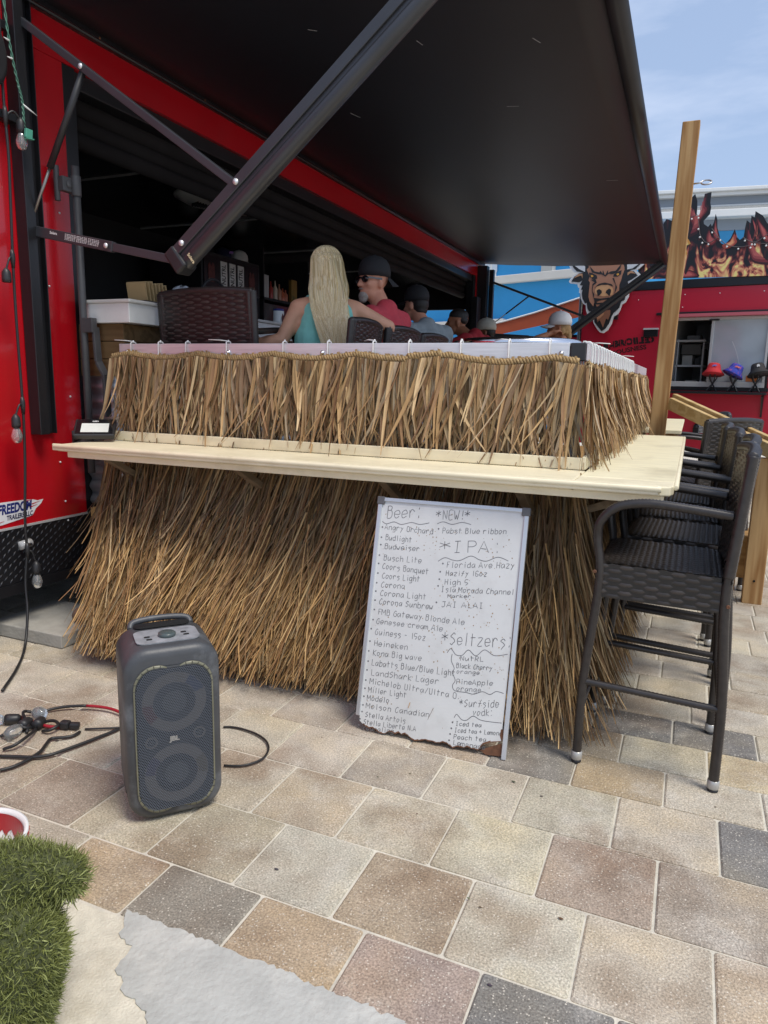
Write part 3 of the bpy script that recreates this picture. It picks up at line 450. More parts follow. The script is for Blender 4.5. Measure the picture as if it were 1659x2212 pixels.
for k, (x, z, r) in enumerate([(XT - .18, 2.97, .055), (XT - .2, 2.88, .05), (XT - .19, 2.79, .05)]): b.tube([(x, 3.3, z), (x, 11.2, z)], r, n=10)
b.build('rollup_door', mat('rollup_slats', (.020, .017, .017), .85, var=.2, scale=3, spec=.12), T)
# skirt of diamond plate
b = MB(); b.box(XT - .04, XT + .002, -.5, 3.18, .30, .605); b.box(XT - .06, XT + .012, -.5, 3.2, .24, .298)
sk = b.build('skirt_panel', BLACK, T)
b = MB()
for iy in range(64):
    for iz in range(7):
        y = 1.2 + iy * .031 ; z = .318 + iz * .042 + (.021 if iy % 2 else 0)
        if y > 3.15 or z > .592: continue
        a = radians(38 if (iy + iz) % 2 else -38 + 90); e1 = Vec((0, cos(a), sin(a))) * .0165; e2 = Vec((0, -sin(a), cos(a))) * .0048; c = Vec((XT + .002, y, z))
        b.add([c + e1, c + e2, c - e1, c - e2, c + Vec((.0035, 0, 0))], [(0, 1, 4), (1, 2, 4), (2, 3, 4), (3, 0, 4)])
b.build('tread_pattern', mat('tread_plate', (.025, .025, .027), .28, spec=.7), sk)
b = MB(); b.box(XT, XT + .006, -.5, 3.18, .600, .612); b.build('trim_strip', ALU, T)
b = MB(); b.lathe([(.026, 0), (.028, .006), (.022, .014), (.001, .016)], (XT + .002, 2.72, .505), (1, 0, 0), sx=1.0, sy=1.0)
ml = MB(); ml.tube([(XT + .012, 2.685, .502), (XT + .012, 2.755, .508)], .024, n=12); mlo = ml.build('marker_light', mat('clear_lens', (.5, .5, .5), .12, var=.3, scale=60), T)
i2 = MB(); i2.tube([(XT + .034, 2.70, .504), (XT + .034, 2.74, .507)], .008, n=8); i2.build('bulb', CHROME, mlo)
# decal
b = MB(); b.prism([(2.50, .628), (2.60, .632), (2.79, .655), (2.815, .69), (2.85, .712), (2.868, .735), (2.83, .732), (2.80, .742), (2.74, .748), (2.60, .752), (2.50, .735)], (XT, 0, 0), (0, 1, 0), (0, 0, 1), .0015, off=.0005)
dc = b.build('decal', mat('decal_white', (.72, .72, .74), .3), T)
b = MB(); put_text(b, 'FREEDOM', (XT, 2.575, .688), (0, 1, .02), (0, .12, 1), .072, off=.003, width=.21, bold=.003); b.build('decal_lettering', mat('decal_blue', lin('1d2a6e'), .4), dc)
b = MB(); put_text(b, 'TRAILERS, LLC', (XT, 2.625, .652), (0, 1, .03), (0, .12, 1), .036, off=.003, width=.165, bold=.0012); b.build('decal_lettering', mat('decal_navy', lin('20244a'), .4), dc)
for (y0, z0, y1, z1) in [(2.79, .715, 2.845, .725), (2.78, .70, 2.825, .708), (2.53, .668, 2.575, .672), (2.56, .64, 2.61, .648), (2.74, .735, 2.79, .74)]:
    b = MB(); b.prism([(y0, z0), (y1, z1 + .002), (y1, z1 + .003), (y0, z0 + .006)], (XT, 0, 0), (0, 1, 0), (0, 0, 1), .0012, off=.0022); b.build('decal_stripe', RED, dc)
for (y, z) in [(3.0, .93), (3.02, .70), (3.0, 1.9), (3.03, .585), (3.1, 1.3), (2.42, .27), (3.1, 2.3)]: b = MB(); b.sphere((XT + .004, y, z), .006, n=8, m=5); b.build('rivet', ALU, T)
# door latch gear on the opening
b = MB(); b.tube([(-3.20, 3.135, .86), (-3.20, 3.135, 2.54)], .021, n=12); b.build('latch_bar', DKGREY, T)
b = MB(); b.box(-3.24, -3.205, 3.05, 3.14, 2.40, 2.475); b.tube([(-3.255, 3.055, 2.35), (-3.255, 3.055, 2.53)], .015, n=10); b.tube([(-3.2, 3.135, 2.385), (-3.2, 3.135, 2.49)], .027, n=12)
b.lathe([(.018, 0), (.02, .006), (.001, .011)], (-3.205, 3.09, 2.437), (1, 0, 0)); b.build('latch_hinge', DKGREY, T, bevel=.003)
b = MB(); pts = [(-3.13, 3.15, 1.69), (-3.12, 3.15, 1.50), (-3.08, 3.16, 1.42), (-3.08, 3.16, 1.19)]
for p, q in zip(pts[:-1], pts[1:]): b.beam(p, q, .045, .018, (1, 0, 0))
b.box(-3.20, -3.12, 3.115, 3.155, 1.66, 1.74); b.build('latch_handle', DKGREY, T, bevel=.003)
b = MB(); b.tube([(-3.255, 3.10, 1.0), (-3.255, 3.10, 1.13)], .018, n=10); b.box(-3.28, -3.2, 3.1, 3.16, 1.03, 1.09); b.build('latch_hinge', DKGREY, T)
# far end post with poster and black round speaker
b = MB(); b.box(XT + .002, XT + .16, 11.36, 11.5, 1.6, 3.25); b.box(XT + .002, XT + .1, 11.08, 11.3, 2.2, 2.75); b.build('end_post', BLACK, T, bevel=.005)
b = MB(); b.box(XT + .003, XT + .01, 11.52, 11.74, 1.2, 3.05); b.build('end_poster', mat('poster_print', lin('8a2c34'), .4, var=.5, scale=9, stain=(.03, .03, .04), stain_amt=.9, stain_scale=7), T)

# things inside the trailer
t = thing('ceiling_vent', 'white oval air vent with dark louvres on the black trailer ceiling', 'vent', (-4.1, 5.6, 3.0), world=True)
rot = Matrix.Rotation(radians(66), 3, 'Z')
def vent(prof, z):
    q = MB(); q.lathe(prof, (0, 0, 0), (0, 0, -1), n=32, sx=1.25, sy=.85); q.v = [tuple(rot @ Vec(p) + Vec((-4.0, 5.68, z))) for p in q.v]; return q
vent([(.40, 0), (.40, .02), (.33, .055), (.18, .075), (.0, .08)], 3.0).build('shroud', mat('vent_white', (.78, .78, .75), .45), t)
for s_ in (-1, 1):
    q = MB()
    for k in range(9): q.obox(rot @ Vec((s_ * .20 + (k - 4) * .026, -.04 * s_, 0)) + Vec((-4.0, 5.68, 2.925)), rot @ Vec((.004, 0, 0)), rot @ Vec((0, .055, 0)), (0, 0, .012))
    q.build('louvre_grille', BLKPLA, t)

t = thing('drinks_fridge', 'black drinks fridge with three white panels along its header behind the bar', 'fridge', (-5.1, 6.9, .62), world=True)
b = MB(); b.box(-5.5, -4.82, 6.35, 7.45, .62, 2.74); b.build('cabinet', BLKMAT, t, bevel=.01)
b = MB(); b.box(-4.82, -4.806, 6.38, 7.42, 2.36, 2.70); hb = b.build('header_panel', BLACK, t)
b = MB(); b.box(-4.806, -4.80, 6.38, 7.42, 2.365, 2.375); b.box(-4.806, -4.80, 7.40, 7.41, 2.37, 2.7); b.build('header_trim', DKGREY, hb)
for y in (6.66, 6.82, 6.98):
    b = MB(); b.box(-4.805, -4.798, y, y + .115, 2.40, 2.665); cp = b.build('can_panel', mat('can_white', (.62, .61, .58), .5), hb)
    b = MB(); put_text(b, 'NUTRL', (-4.798, y + .085, 2.425), (0, 0, 1), (0, -1, 0), .10, off=.001, width=.21, bold=.002); b.build('lettering', LETTER, cp)
for y in (6.5, 7.26):
    b = MB(); b.prism([(-.05, -.1), (.05, -.1), (.06, .0), (.05, .08), (.02, .1), (0, .06), (-.02, .1), (-.05, .08), (-.06, 0)], (-4.806, y, 2.53), (0, 1, 0), (0, 0, 1), .004, off=.001)
    em = b.build('emblem', mat('emblem_red', lin('5a2a24'), .5, var=.5, scale=30), hb)
    b = MB(); put_text(b, 'BUFFALO', (-4.806, y - .055, 2.44), (0, 1, 0), (0, 0, 1), .035, off=.006, width=.11, bold=.001); b.build('lettering', mat('emblem_tan', lin('b89b80'), .5), em)
t = thing('back_shelf', 'black shelf unit behind the blonde woman stacked with bottles', 'shelf', (-5.1, 8, .62), world=True)
b = MB(); b.box(-5.5, -4.86, 7.5, 8.6, .62, 1.9); b.box(-5.5, -4.80, 7.5, 8.6, 2.36, 2.39); b.box(-5.5, -4.80, 7.5, 7.52, 1.9, 2.95); b.box(-5.5, -4.80, 8.58, 8.6, 1.9, 2.95); b.box(-5.5, -5.46, 7.5, 8.6, 1.9, 2.95); b.build('shelf_body', BLKMAT, t)
b = MB(); b.box(-4.86, -4.85, 7.55, 8.3, 1.95, 2.33); b.build('glass_door', mat('dark_glass', (.04, .045, .05), .08, spec=.8), t)
bot = [(7.72, 'b02828', .20, 'red squeeze bottle beside the white label card'), (7.82, 'a33a34', .22, 'red sauce bottle with tall nozzle, second on the shelf'), (7.92, 'c9b7a4', .24, 'cream sauce bottle with pointed cap on the black shelf'), (8.02, 'b4826a', .21, 'tan sauce bottle between the cream ones and the orange ones'),
       (8.10, 'c96a4a', .17, 'short orange bottle near the yellow card'), (8.17, 'b87058', .16, 'shortest orange bottle, touching the yellow card')]
for y, hc, h, lb in bot:
    b = MB(); b.lathe([(.028, 0), (.031, .01), (.031, h * .6), (.012, h * .75), (.009, h), (.001, h + .002)], (-4.9, y, 2.39), n=12); tag(b.build('sauce_bottle', mat('bottle_' + hc, lin(hc), .35), None), lb, 'bottle', 'sauce bottles on the back shelf')
b = MB(); b.box(-4.86, -4.85, 7.60, 7.70, 2.39, 2.66); tag(b.build('label_card', mat('card_grey', (.4, .4, .39), .6)), 'pale upright card at the left end of the bottle shelf', 'card')
b = MB(); b.box(-4.88, -4.84, 8.22, 8.36, 2.39, 2.68); tag(b.build('drink_box', mat('box_gold', lin('8a6a2a'), .6, stain=lin('3c4a24'), stain_amt=.9, stain_scale=6)), 'gold and green carton at the right end of the bottle shelf', 'box')

def ball_cap(name, c, fwd, m, label, cat='cap', s=1.0, brimdrop=.02, parent=None, group=None):
    """dome with six seams, curved brim pointing along fwd"""
    f = Vec(fwd); f.z = 0; f.normalize(); rr = Vec((-f.y, f.x, 0)); c = Vec(c)
    R3 = Matrix((f, rr, Vec((0, 0, 1)))).transposed()
    d = MB(); d.lathe([(.094 * s, -.015), (.096 * s, .02 * s), (.090 * s, .055 * s), (.070 * s, .088 * s), (.04 * s, .105 * s), (.008 * s, .112 * s), (.006 * s, .118 * s), (.001, .119 * s)], (0, 0, 0), n=24, sx=1.1, sy=.92)
    d.v = [tuple(R3 @ Vec(p) + c) for p in d.v]
    o = d.build(name, m, parent)
    if label: tag(o, label, cat, group)
    bm = MB(); vs = []; fs = []; K = 12
    for zz in (0, .004):
        for k in range(K + 1):
            a = -1.15 + 2.3 * k / K
            for q in (0, .5, 1):
                L = .075 * s * (cos(a * 1.1) ** .5 if abs(a) < 1.4 else 0) * q
                y = sin(a) * .088 * s; x = cos(a) * .1 * s + L
                vs.append((x, y, -.012 - brimdrop * q - abs(sin(a)) ** 2 * .022 + zz))
    W3 = 3; n_ = (K + 1) * 3
    for k in range(K):
        for q in range(2):
            i = k * 3 + q; fs.append((i, i + 1, i + 4, i + 3)[::-1]); fs.append((n_ + i, n_ + i + 1, n_ + i + 4, n_ + i + 3))
        i = k * 3 + 2; fs.append((i, i + 3, n_ + i + 3, n_ + i))
    bm.add([tuple(R3 @ Vec(p) + c) for p in vs], fs, True)
    bm.build('brim', m, o); return o
CAPW = mat('cap_white', (.55, .55, .54), .8, var=.08, scale=20, bump=.1, bscale=300)
o = ball_cap('baseball_cap', (-5.0, 6.42, 2.755), (1, .1, 0), CAPW, 'white baseball cap with printed lettering on top of the black drinks fridge')
b = MB(); put_text(b, 'GULF OF', (-4.895, 6.36, 2.80), (0, 1, 0), (0, 0, 1), .035, off=.006); put_text(b, 'AMERICA', (-4.895, 6.36, 2.765), (0, 1, 0), (0, 0, 1), .035, off=.006); b.build('lettering', LETTER, o)
ball_cap('baseball_cap', (-5.0, 7.3, 2.78), (.6, .8, 0), CAPW, 'white and red cap tipped up at the end of the fridge top', brimdrop=.03)
o = ball_cap('baseball_cap', (-5.0, 6.98, 2.755), (1, 0, 0), mat('cap_navy', lin('151a3c'), .8), 'navy cap with purple emblem between two white caps on the fridge')
b = MB(); b.prism([(-.04, 0), (-.02, .02), (.03, .025), (.045, .01), (.03, .012), (.02, -.01), (.01, .005), (-.03, -.012)], (-4.888, 6.98, 2.80), (0, 1, 0), (0, 0, 1), .002, off=.003); b.build('emblem', mat('emblem_purple', lin('8a6ab0'), .5), o)

# serving bar along the opening
t = thing('serving_bar', 'white topped serving bar with timber and corrugated front facing the deck', 'bar', (-3.1, 6, .62), world=True)
b = MB(); b.box(-3.24, -2.90, 3.17, 10.6, 1.715, 1.822); b.build('fascia', WHITE, t, bevel=.004)
b = MB(); b.box(-3.25, -2.885, 3.158, 10.6, 1.822, 1.842); b.build('bar_top', mat('bar_top_grey', (.6, .59, .56), .35, var=.05, scale=5), t, bevel=.006)
b = MB()
for k in range(3): b.box(-3.36, -2.975, 3.20, 10.5, 1.42 + k * .099, 1.515 + k * .099)
b.build('front_board', wood_mat('dark_board', lin('7a6040'), lin('58432a'), 'X'), t, bevel=.003)
def corrug(name, x0, y0, x1, y1, z0, z1, m, parent, pitch=.085, amp=.011):
    vs = []; fs = []; N = int((z1 - z0) / (pitch / 8)); nx, ny = (y1 - y0), -(x1 - x0); L = math.hypot(nx, ny); nx /= L; ny /= L
    for i in range(N + 1):
        z = z0 + (z1 - z0) * i / N; a = amp * sin(2 * pi * (z - z0) / pitch)
        vs += [(x0 + nx * a, y0 + ny * a, z), (x1 + nx * a, y1 + ny * a, z)]
        if i: j = 2 * i; fs.append((j - 2, j - 1, j + 1, j))
    q = MB(); q.add(vs, fs, True); o = q.build(name, m, parent); sd = o.modifiers.new('solid', 'SOLIDIFY'); sd.thickness = .002; return o
CORR = mat('galvanised', (.52, .55, .58), .38, metal=.75, var=.12, scale=8)
corrug('front_sheet', -2.985, 3.22, -2.985, 10.5, .66, 1.42, CORR, t); corrug('end_sheet', -3.3, 3.22, -2.985, 3.22, .66, 1.42, CORR, t)

# small goods on the serving bar
m_card = mat('cardboard_tan', lin('b59a6c'), .8)
b = MB()
for k in range(7): b.obox((-3.06, 3.42 + k * .03, 1.905 + .004 * (k % 3)), (.07, 0, 0), (0, .003, .004), (0, -.01, .06))
tag(b.build('menu_stack', m_card), 'row of tan cardboard menus standing on the near end of the white bar', 'menus')
b = MB(); b.obox((-2.96, 3.56, 1.885), (.004, 0, .0), (0, .045, 0), (.0, 0, .04)); tag(b.build('menu_card', RED), 'red card leaning in front of the tan menus', 'card')
b = MB(); b.box(-3.12, -2.98, 3.40, 3.75, 1.843, 1.862); tag(b.build('tray', BLKPLA, bevel=.006), 'flat black tray under the tan menus on the bar end', 'tray')
V_, F_ = [], []
b = MB(); b.sphere((-3.1, 3.88, 1.90), .085, n=14, m=8, sc=(1, 1.2, 1.1)); b.v = [(x + rnd.uniform(-.012, .012), y + rnd.uniform(-.012, .012), max(1.843, z + rnd.uniform(-.015, .02))) for x, y, z in b.v]
tag(b.build('plastic_bag', mat('bag_white', (.66, .68, .7), .35)), 'crumpled white plastic bag on the bar behind the near wicker chair', 'bag')
t = thing('cool_bag', 'dark blue cooler with an arched black handle behind the near wicker chair', 'cooler', (-3.15, 4.2, 1.843), world=True)
b = MB(); b.lathe([(.11, 0), (.13, .02), (.13, .12), (.11, .16), (.001, .17)], (-3.15, 4.22, 1.843), n=18, sx=.8, sy=1.2); b.build('cooler_body', mat('navy_fabric', lin('161c2e'), .5), t)
b = MB(); b.tube([(-3.1, 4.22 + .17 * cos(a), 1.90 + .19 * sin(a)) for a in np.linspace(0, pi, 14)], .010, n=8); b.build('handle', BLKPLA, t)
b = MB(); b.box(-3.045, -3.04, 4.16, 4.25, 1.97, 1.99); b.build('buckle', mat('gold_plate', lin('b99a58'), .3, metal=.8), t)
def cup(name, c, r, h, m, label, m2):
    q = MB(); q.lathe([(r * .9, 0), (r, .006), (r, h), (r * .92, h), (r * .9, h - .01), (.001, h - .012)], c, n=18); o = tag(q.build(name, m), label, 'cup', 'can coolers on the bar')
    p = MB(); p.lathe([(r * 1.01, h * .9), (r * 1.015, h), (r * .9, h + .004), (.001, h + .005)], c, n=18); p.build('rim', m2, o)
    s_ = MB(); s_.prism([(-.02, -.03), (.018, -.03), (.024, .0), (.012, .03), (.002, .012), (-.012, .032), (-.024, .0)], (c[0] + r, c[1], c[2] + h * .42), (0, 1, 0), (0, 0, 1), .003, off=-.001); s_.build('emblem', mat('emblem_red', lin('5a2a24'), .5), o); return o
cup('can_cooler', (-3.0, 4.9, 1.843), .042, .11, PLASW, 'white can cooler with blue rim and red print, left of the blonde woman', mat('rim_blue', lin('2a3a8a'), .4))
cup('can_cooler', (-3.05, 4.06, 1.843), .042, .13, mat('cup_grey', (.5, .5, .5), .5), 'grey printed can cooler between white bag and dark blue cooler', mat('cup_grey', (.5, .5, .5), .5))

# ------------------------------------------------------------------ awning
ZR0, ZR1 = 3.42, 3.225
A = thing('awning', 'big black retractable awning stretched from the red trailer out over the deck', 'awning', (-2, 7, 3.3), world=True)
vs = []; fs = []; NX, NY = 14, 26
for j in range(NY + 1):
    y = 2.86 + (11.55 - 2.86) * j / NY
    for i in range(NX + 1):
        t_ = i / NX; x = -3.27 + t_ * (2.71); zo = ZR0 + (ZR1 - ZR0) * j / NY
        z = 3.305 + (zo - .02 - 3.305) * t_ - .03 * sin(pi * t_) + .004 * sin(y * 2.3 + x * 1.7) + .003 * sin(x * 9 - y * 1.2)
        vs.append((x, y, z))
for j in range(NY):
    for i in range(NX): k = j * (NX + 1) + i; fs.append((k, k + 1, k + NX + 2, k + NX + 1))
b = MB(); b.add(vs, fs, True); cn = b.build('canopy', mat('awning_vinyl', (.012, .013, .018), .48, var=.12, scale=2, spec=.42, bump=.03, bscale=9), A); sd = cn.modifiers.new('s', 'SOLIDIFY'); sd.thickness = .003
b = MB(); b.tube([(-.545, 2.80, ZR0 + .01), (-.545, 11.6, ZR1 + .01)], .058, n=20); b.build('roller_tube', mat('awning_tube', (.02, .018, .02), .4, var=.2, scale=4), A)
b = MB(); b.box(-3.30, -3.235, 2.84, 11.57, 3.28, 3.33); b.tube([(-3.26, 2.84, 3.285), (-3.26, 11.57, 3.285)], .014, n=8); b.build('wall_rail', BLACK, A)
for k in range(9): b = MB(); b.sphere((-3.236, 3.4 + k * .95, 3.287), .008, n=6, m=4); b.build('screw', RUST, A)
ARMM = mat('arm_black', (.035, .037, .042), .36, var=.12, scale=6, spec=.6)
def awning_arm(y, zo, near):
    sgn = -1 if near else 1
    E0 = Vec((-2.33, y, 1.99)) if near else Vec((-1.95, y, 2.14)); E1 = Vec((-.56, y, zo - .03))
    # long arm: boxy extrusion with groove and rounded underside
    d = (E1 - E0).normalized(); up = Vec((0, -1, 0)).cross(d); up = up if up.z > 0 else -up
    q = MB(); w = .085
    q.obox((E0 + E1) / 2 + up * .030, (E1 - E0) / 2, Vec((0, w / 2, 0)), up * .024)
    q.obox((E0 + E1) / 2 - up * .004, (E1 - E0) / 2, Vec((0, w / 2 - .012, 0)), up * .012)
    q.tube([E0 - up * .032, E1 - up * .032], .038, n=14)
    q.build('arm', ARMM, A, bevel=.003)
    q = MB(); q.obox(E0 - d * .02, d * .035, Vec((0, .05, 0)), up * .062); q.build('elbow_cap', BLKPLA, A, bevel=.012)
    q = MB(); q.lathe([(.014, 0), (.014, .006), (.001, .01)], E0 + d * .06 + up * .03 + Vec((0, sgn * .043, 0)), (0, sgn, 0), n=10)
    q.build('bolt', ALU, A); q = MB(); J = E0 + d * ((.46 if near else .5)); q.lathe([(.014, 0), (.014, .006), (.001, .01)], J + up * .03 + Vec((0, sgn * .043, 0)), (0, sgn, 0), n=10); q.build('bolt', ALU, A)
    # wall channel
    q = MB()
    if near:
        q.box(-3.297, -3.22, 2.815, 2.875, 1.10, 3.28); q.box(-3.298, -3.28, 2.875, 2.945, 1.10, 3.28); q.box(-3.297, -3.25, 2.945, 2.952, 1.10, 3.28)
    else: q.box(-3.13, -3.06, y - .04, y + .04, 1.6, 3.2)
    q.build('wall_channel', BLACK, A, bevel=.003)
    X0 = -3.262 if near else -3.10; ya = y - .05 if near else y
    P0 = Vec((X0, ya, 3.17)) if near else Vec((X0, y, 3.02)); 
    q = MB(); q.beam(P0, J + Vec((0, .0, -.01)), .035, .045, (0, 1, 0)); q.build('brace', ARMM, A, bevel=.003)
    S0 = P0 + (J - P0) * (.31 if near else .40); S1 = Vec((-3.262, ya - .01, 2.19)) if near else Vec((-3.06, y, 2.36))
    m_ = S0 + (S1 - S0) * .62
    q = MB(); q.tube([S0, m_], .017 if near else .012, n=12); q.build('gas_strut', BLKPLA, A)
    q = MB(); q.tube([m_, S1], .0075, n=8); q.build('strut_rod', mat('strut_steel', (.3, .28, .25), .3, metal=.8), A)
    L0 = Vec((X0, ya, 2.165)) if near else Vec((-3.10, y, 2.2)); L1 = E0 - d * .02
    Lm = L0 + (L1 - L0) * .57
    q = MB(); q.beam(L0, Lm, .03, .052, (0, 0, 1)); q.beam(Lm - (L1 - L0) * .03, L1, .022, .04, (0, 0, 1)); lk = q.build('lower_link', ARMM, A, bevel=.003)
    for P in ([P0, S0, L0, L0 + Vec((-.02, 0, 0)) , Lm - (L1 - L0) * .03] if near else [P0, S0]): q = MB(); q.lathe([(.013, 0), (.013, .004), (.001, .008)], P + Vec((0, sgn * .024, 0)), (0, sgn, 0), n=10); q.build('bolt', ALU, A)
    if near:
        ex = (L1 - L0).normalized(); ez = Vec((0, -1, 0)).cross(ex); ez = ez if ez.z > 0 else -ez
        q = MB(); put_text(q, 'Solera', L0 + ex * .135 + ez * .002 + Vec((0, -.015, 0)), ex, ez, .019, off=.0012, bold=.0006)
        for k in range(3):
            for r_ in range(5):
                for c_ in range(6):
                    w_ = rnd.uniform(.006, .011); p = L0 + ex * (.235 + k * .075 + c_ * .0118) + ez * (.014 - r_ * .0065) + Vec((0, -.0162, 0)); q.add([p, p + ex * w_, p + ex * w_ + ez * .003, p + ez * .003], [(0, 1, 2, 3)])
        q.build('label_lettering', WHITEL, lk)
        q = MB(); put_text(q, 'Solera', E0 + d * .05 - up * .03 + Vec((0, -.041, 0)), up * -1, d, .022, off=.0015, bold=.0006); q.build('label_lettering', mat('label_cream', lin('e8dcae'), .5), A)
for (x0, y0, x1, y1) in ((-1.0, 4.35, -.97, 4.42), (-1.35, 5.2, -1.27, 5.22), (-2.1, 3.75, -2.06, 3.78), (-1.6, 4.1, -1.585, 4.16), (-.9, 7.2, -.8, 7.22), (-2.4, 4.9, -2.37, 5.0)):
    t_ = (x0 + 3.27) / 2.71; zo = ZR0 + (ZR1 - ZR0) * (y0 - 2.86) / 8.69; z = 3.305 + (zo - .02 - 3.305) * t_ - .03 * sin(pi * t_) - .011
    q = MB(); q.beam((x0, y0, z), (x1, y1, z - .001), .004, .001); q.build('scuff', mat('scuff_grey', (.35, .35, .36), .7), A)
awning_arm(2.93, ZR0, True); awning_arm(11.5, ZR1, False)

# ------------------------------------------------------------------ deck, railing, thatch, counter
b = MB(); b.box(-3.25, -.46, 3.16, 9.6, .58, .645)
for y in (3.2, 5.2, 7.3, 9.5): b.box(-3.2, -.5, y, y + .05, .40, .578)
for x in (-3.1, -1.8, -.56):
    for y in (3.3, 6.2, 9.4): b.box(x - .045, x + .045, y, y + .09, -.005, .399)
tag(b.build('deck', WOODX), 'raised timber deck alongside the red trailer carrying the bar chairs', 'deck')

R_ = thing('deck_railing', 'silver aluminium railing round the deck with thatch tied to it', 'railing', (-.47, 3.15, .645), world=True)
b = MB(); b.box(-2.945, -.492, 3.13, 3.16, 1.525, 1.598); b.build('top_rail', ALU, R_, bevel=.003)
b = MB(); b.box(-.452, -.425, 3.17, 7.4, 1.525, 1.596); b.build('top_rail', ALU, R_, bevel=.003)
b = MB(); b.box(-.489, -.425, 3.128, 3.168, 1.522, 1.597); b.build('corner_cap', BLKPLA, R_, bevel=.004)
for (x, y) in [(-2.9, 3.175), (-2.0, 3.175), (-1.25, 3.175), (-.47, 3.185), (-.468, 4.6), (-.468, 6.0), (-.468, 7.36)]:
    b = MB(); b.box(x - .02, x + .02, y, y + .035, .645, 1.52); b.build('post', ALU, R_, bevel=.003)
b = MB(); b.box(-2.9, -.5, 3.18, 3.2, 1.02, 1.06); b.box(-2.9, -.5, 3.18, 3.2, .70, .74); b.build('lower_rail', ALU, R_)
for x in (-2.891, -2.217, -1.67, -.526): b = MB(); b.lathe([(.011, 0), (.011, .005), (.006, .006), (.006, .012), (.001, .013)], (x, 3.13, 1.553), (0, -1, 0), n=10); b.build('bolt', CHROME, R_)

zips = [-2.856, -2.668, -2.486, -2.228, -1.891, -1.642, -1.401, -1.221, -0.972, -0.754, -0.578]
cord_z = lambda x: 1.546 - .022 * abs(sin((x + 2.86) * pi / .46)) - (.012 if x > -1.1 else 0) * sin((x + 1.1) * 3) + (.012 if abs(x + 1.14) < .08 else 0)
for k, x in enumerate(zips):
    b = MB(); zc = cord_z(x) - .03; pts = [(x + dx, 3.145 + dy, zc + dz) for dx, dy, dz in [(0, -.022, 0), (.002, -.024, .05), (.001, -.02, 1.602 - zc), (0, 0, 1.606 - zc), (0, .02, 1.60 - zc), (0, .022, .02), (0, .015, -.01), (0, -.015, -.012)]]
    b.tube(smooth2(pts, 3, True), .0026, n=5, closed=True, squash=1.6)
    b.sphere((x, 3.145, 1.611), .006, n=6, m=4)
    if k in (0, 3, 6, 9): b.tube([(x, 3.145, 1.611), (x - .04, 3.13, 1.615), (x - .10, 3.11, 1.617)] if k < 5 else [(x, 3.145, 1.611), (x - .04, 3.16, 1.615), (x - .08, 3.2, 1.612)], .0024, n=5)
    nm_ = 'leftmost' if k == 0 else 'rightmost' if k == len(zips) - 1 else ['second', 'third', 'fourth', 'fifth', 'sixth', 'seventh', 'eighth', 'ninth', 'tenth'][k - 1] + ' from the left'
    tag(b.build('cable_tie', PLASW), 'white cable tie looped over the front aluminium rail, ' + nm_, 'cable tie', 'cable ties on the front rail')
for k in range(22):
    y = 3.24 + k * .115 + rnd.uniform(-.02, .02); b = MB()
    b.tube(smooth2([(-.418, y, 1.475), (-.415, y + .01, 1.55), (-.42, y, 1.60), (-.44, y, 1.606), (-.458, y, 1.6), (-.46, y, 1.5), (-.44, y, 1.465)], 3, True), .0026, n=5, closed=True, squash=1.6)
    if k in (1, 13): b.tube([(-.44, y, 1.606), (-.40, y - .01, 1.607), (-.35, y - .02, 1.603)], .0022, n=5)
    tag(b.build('cable_tie', PLASW), 'thin white cable tie tightly spaced along the side aluminium rail', 'cable tie', 'cable ties on the side rail')

PALT = np.array([lin(h) for h in ('b59a72', '9a7f5b', 'c6b08c', '7c6348', 'a88c66', 'a3957f', '8a6e52', 'b9a17c', '917a62')])
THATCH = mat('dry_palm', (1, 1, 1), 0.62, attr=True, var=0.14, scale=30, stretch=(3, 3, .6), spec=.3)
def thatch(name, label, mk, parts, cord=None):
    V, F, Cc, base = [], [], [], 0
    for kw in parts:
        kw['wd'] = (kw['wd'][0] * .8, kw['wd'][1] * (1.55 if kw.get('L1', 1) > 0 and 'slope' not in kw else .98))
        v, f, per = blades(*mk(**kw)); n_ = len(v) // per
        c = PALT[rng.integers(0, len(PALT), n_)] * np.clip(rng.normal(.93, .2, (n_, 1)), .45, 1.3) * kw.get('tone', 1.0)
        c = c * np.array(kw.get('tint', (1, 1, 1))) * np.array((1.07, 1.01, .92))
        V.append(v); F.append(f + base); Cc.append(np.repeat(c, per, 0)); base += len(v)
    r = thing(name, label, 'thatch', (-1.6, 3.1, 1.5) if 'side' not in label else (-.4, 5, 1.5), world=True)
    mesh_np('fronds', np.concatenate(V), np.concatenate(F), np.clip(np.concatenate(Cc), 0, 1), THATCH, r)
    if cord: cord.build('plaited_cord', mat('palm_cord', lin('a58a5e'), .75, var=.4, scale=70), r)
    return r
def braid(fn, s0, s1, out):
    q = MB(); N = int((s1 - s0) / .004)
    for k in range(3):
        pts = []
        for i in range(N + 1):
            s_ = s0 + (s1 - s0) * i / N; a = s_ / .042 * 2 * pi + k * 2 * pi / 3; P = fn(s_)
            pts.append(P + Vec(out) * (.0085 * sin(a)) + Vec((0, 0, .0105 * cos(a))))
        q.tube(pts, .0068, n=5)
    M_ = int((s1 - s0) / .02)
    for i in range(M_):   # cut leaf stubs over the plait
        s_ = s0 + (s1 - s0) * (i + rnd.uniform(0, .6)) / M_; P = fn(s_) + Vec(out) * rnd.uniform(-.004, .006)
        w = rnd.uniform(.004, .009); h = rnd.uniform(.012, .022); d = (fn(min(s_ + .01, s1)) - fn(max(s_ - .01, s0))).normalized()
        q.obox(P + Vec((0, 0, h * .6)), d * w, Vec(out) * .0015, Vec((rnd.uniform(-.003, .003), 0, h / 2)))
    return q
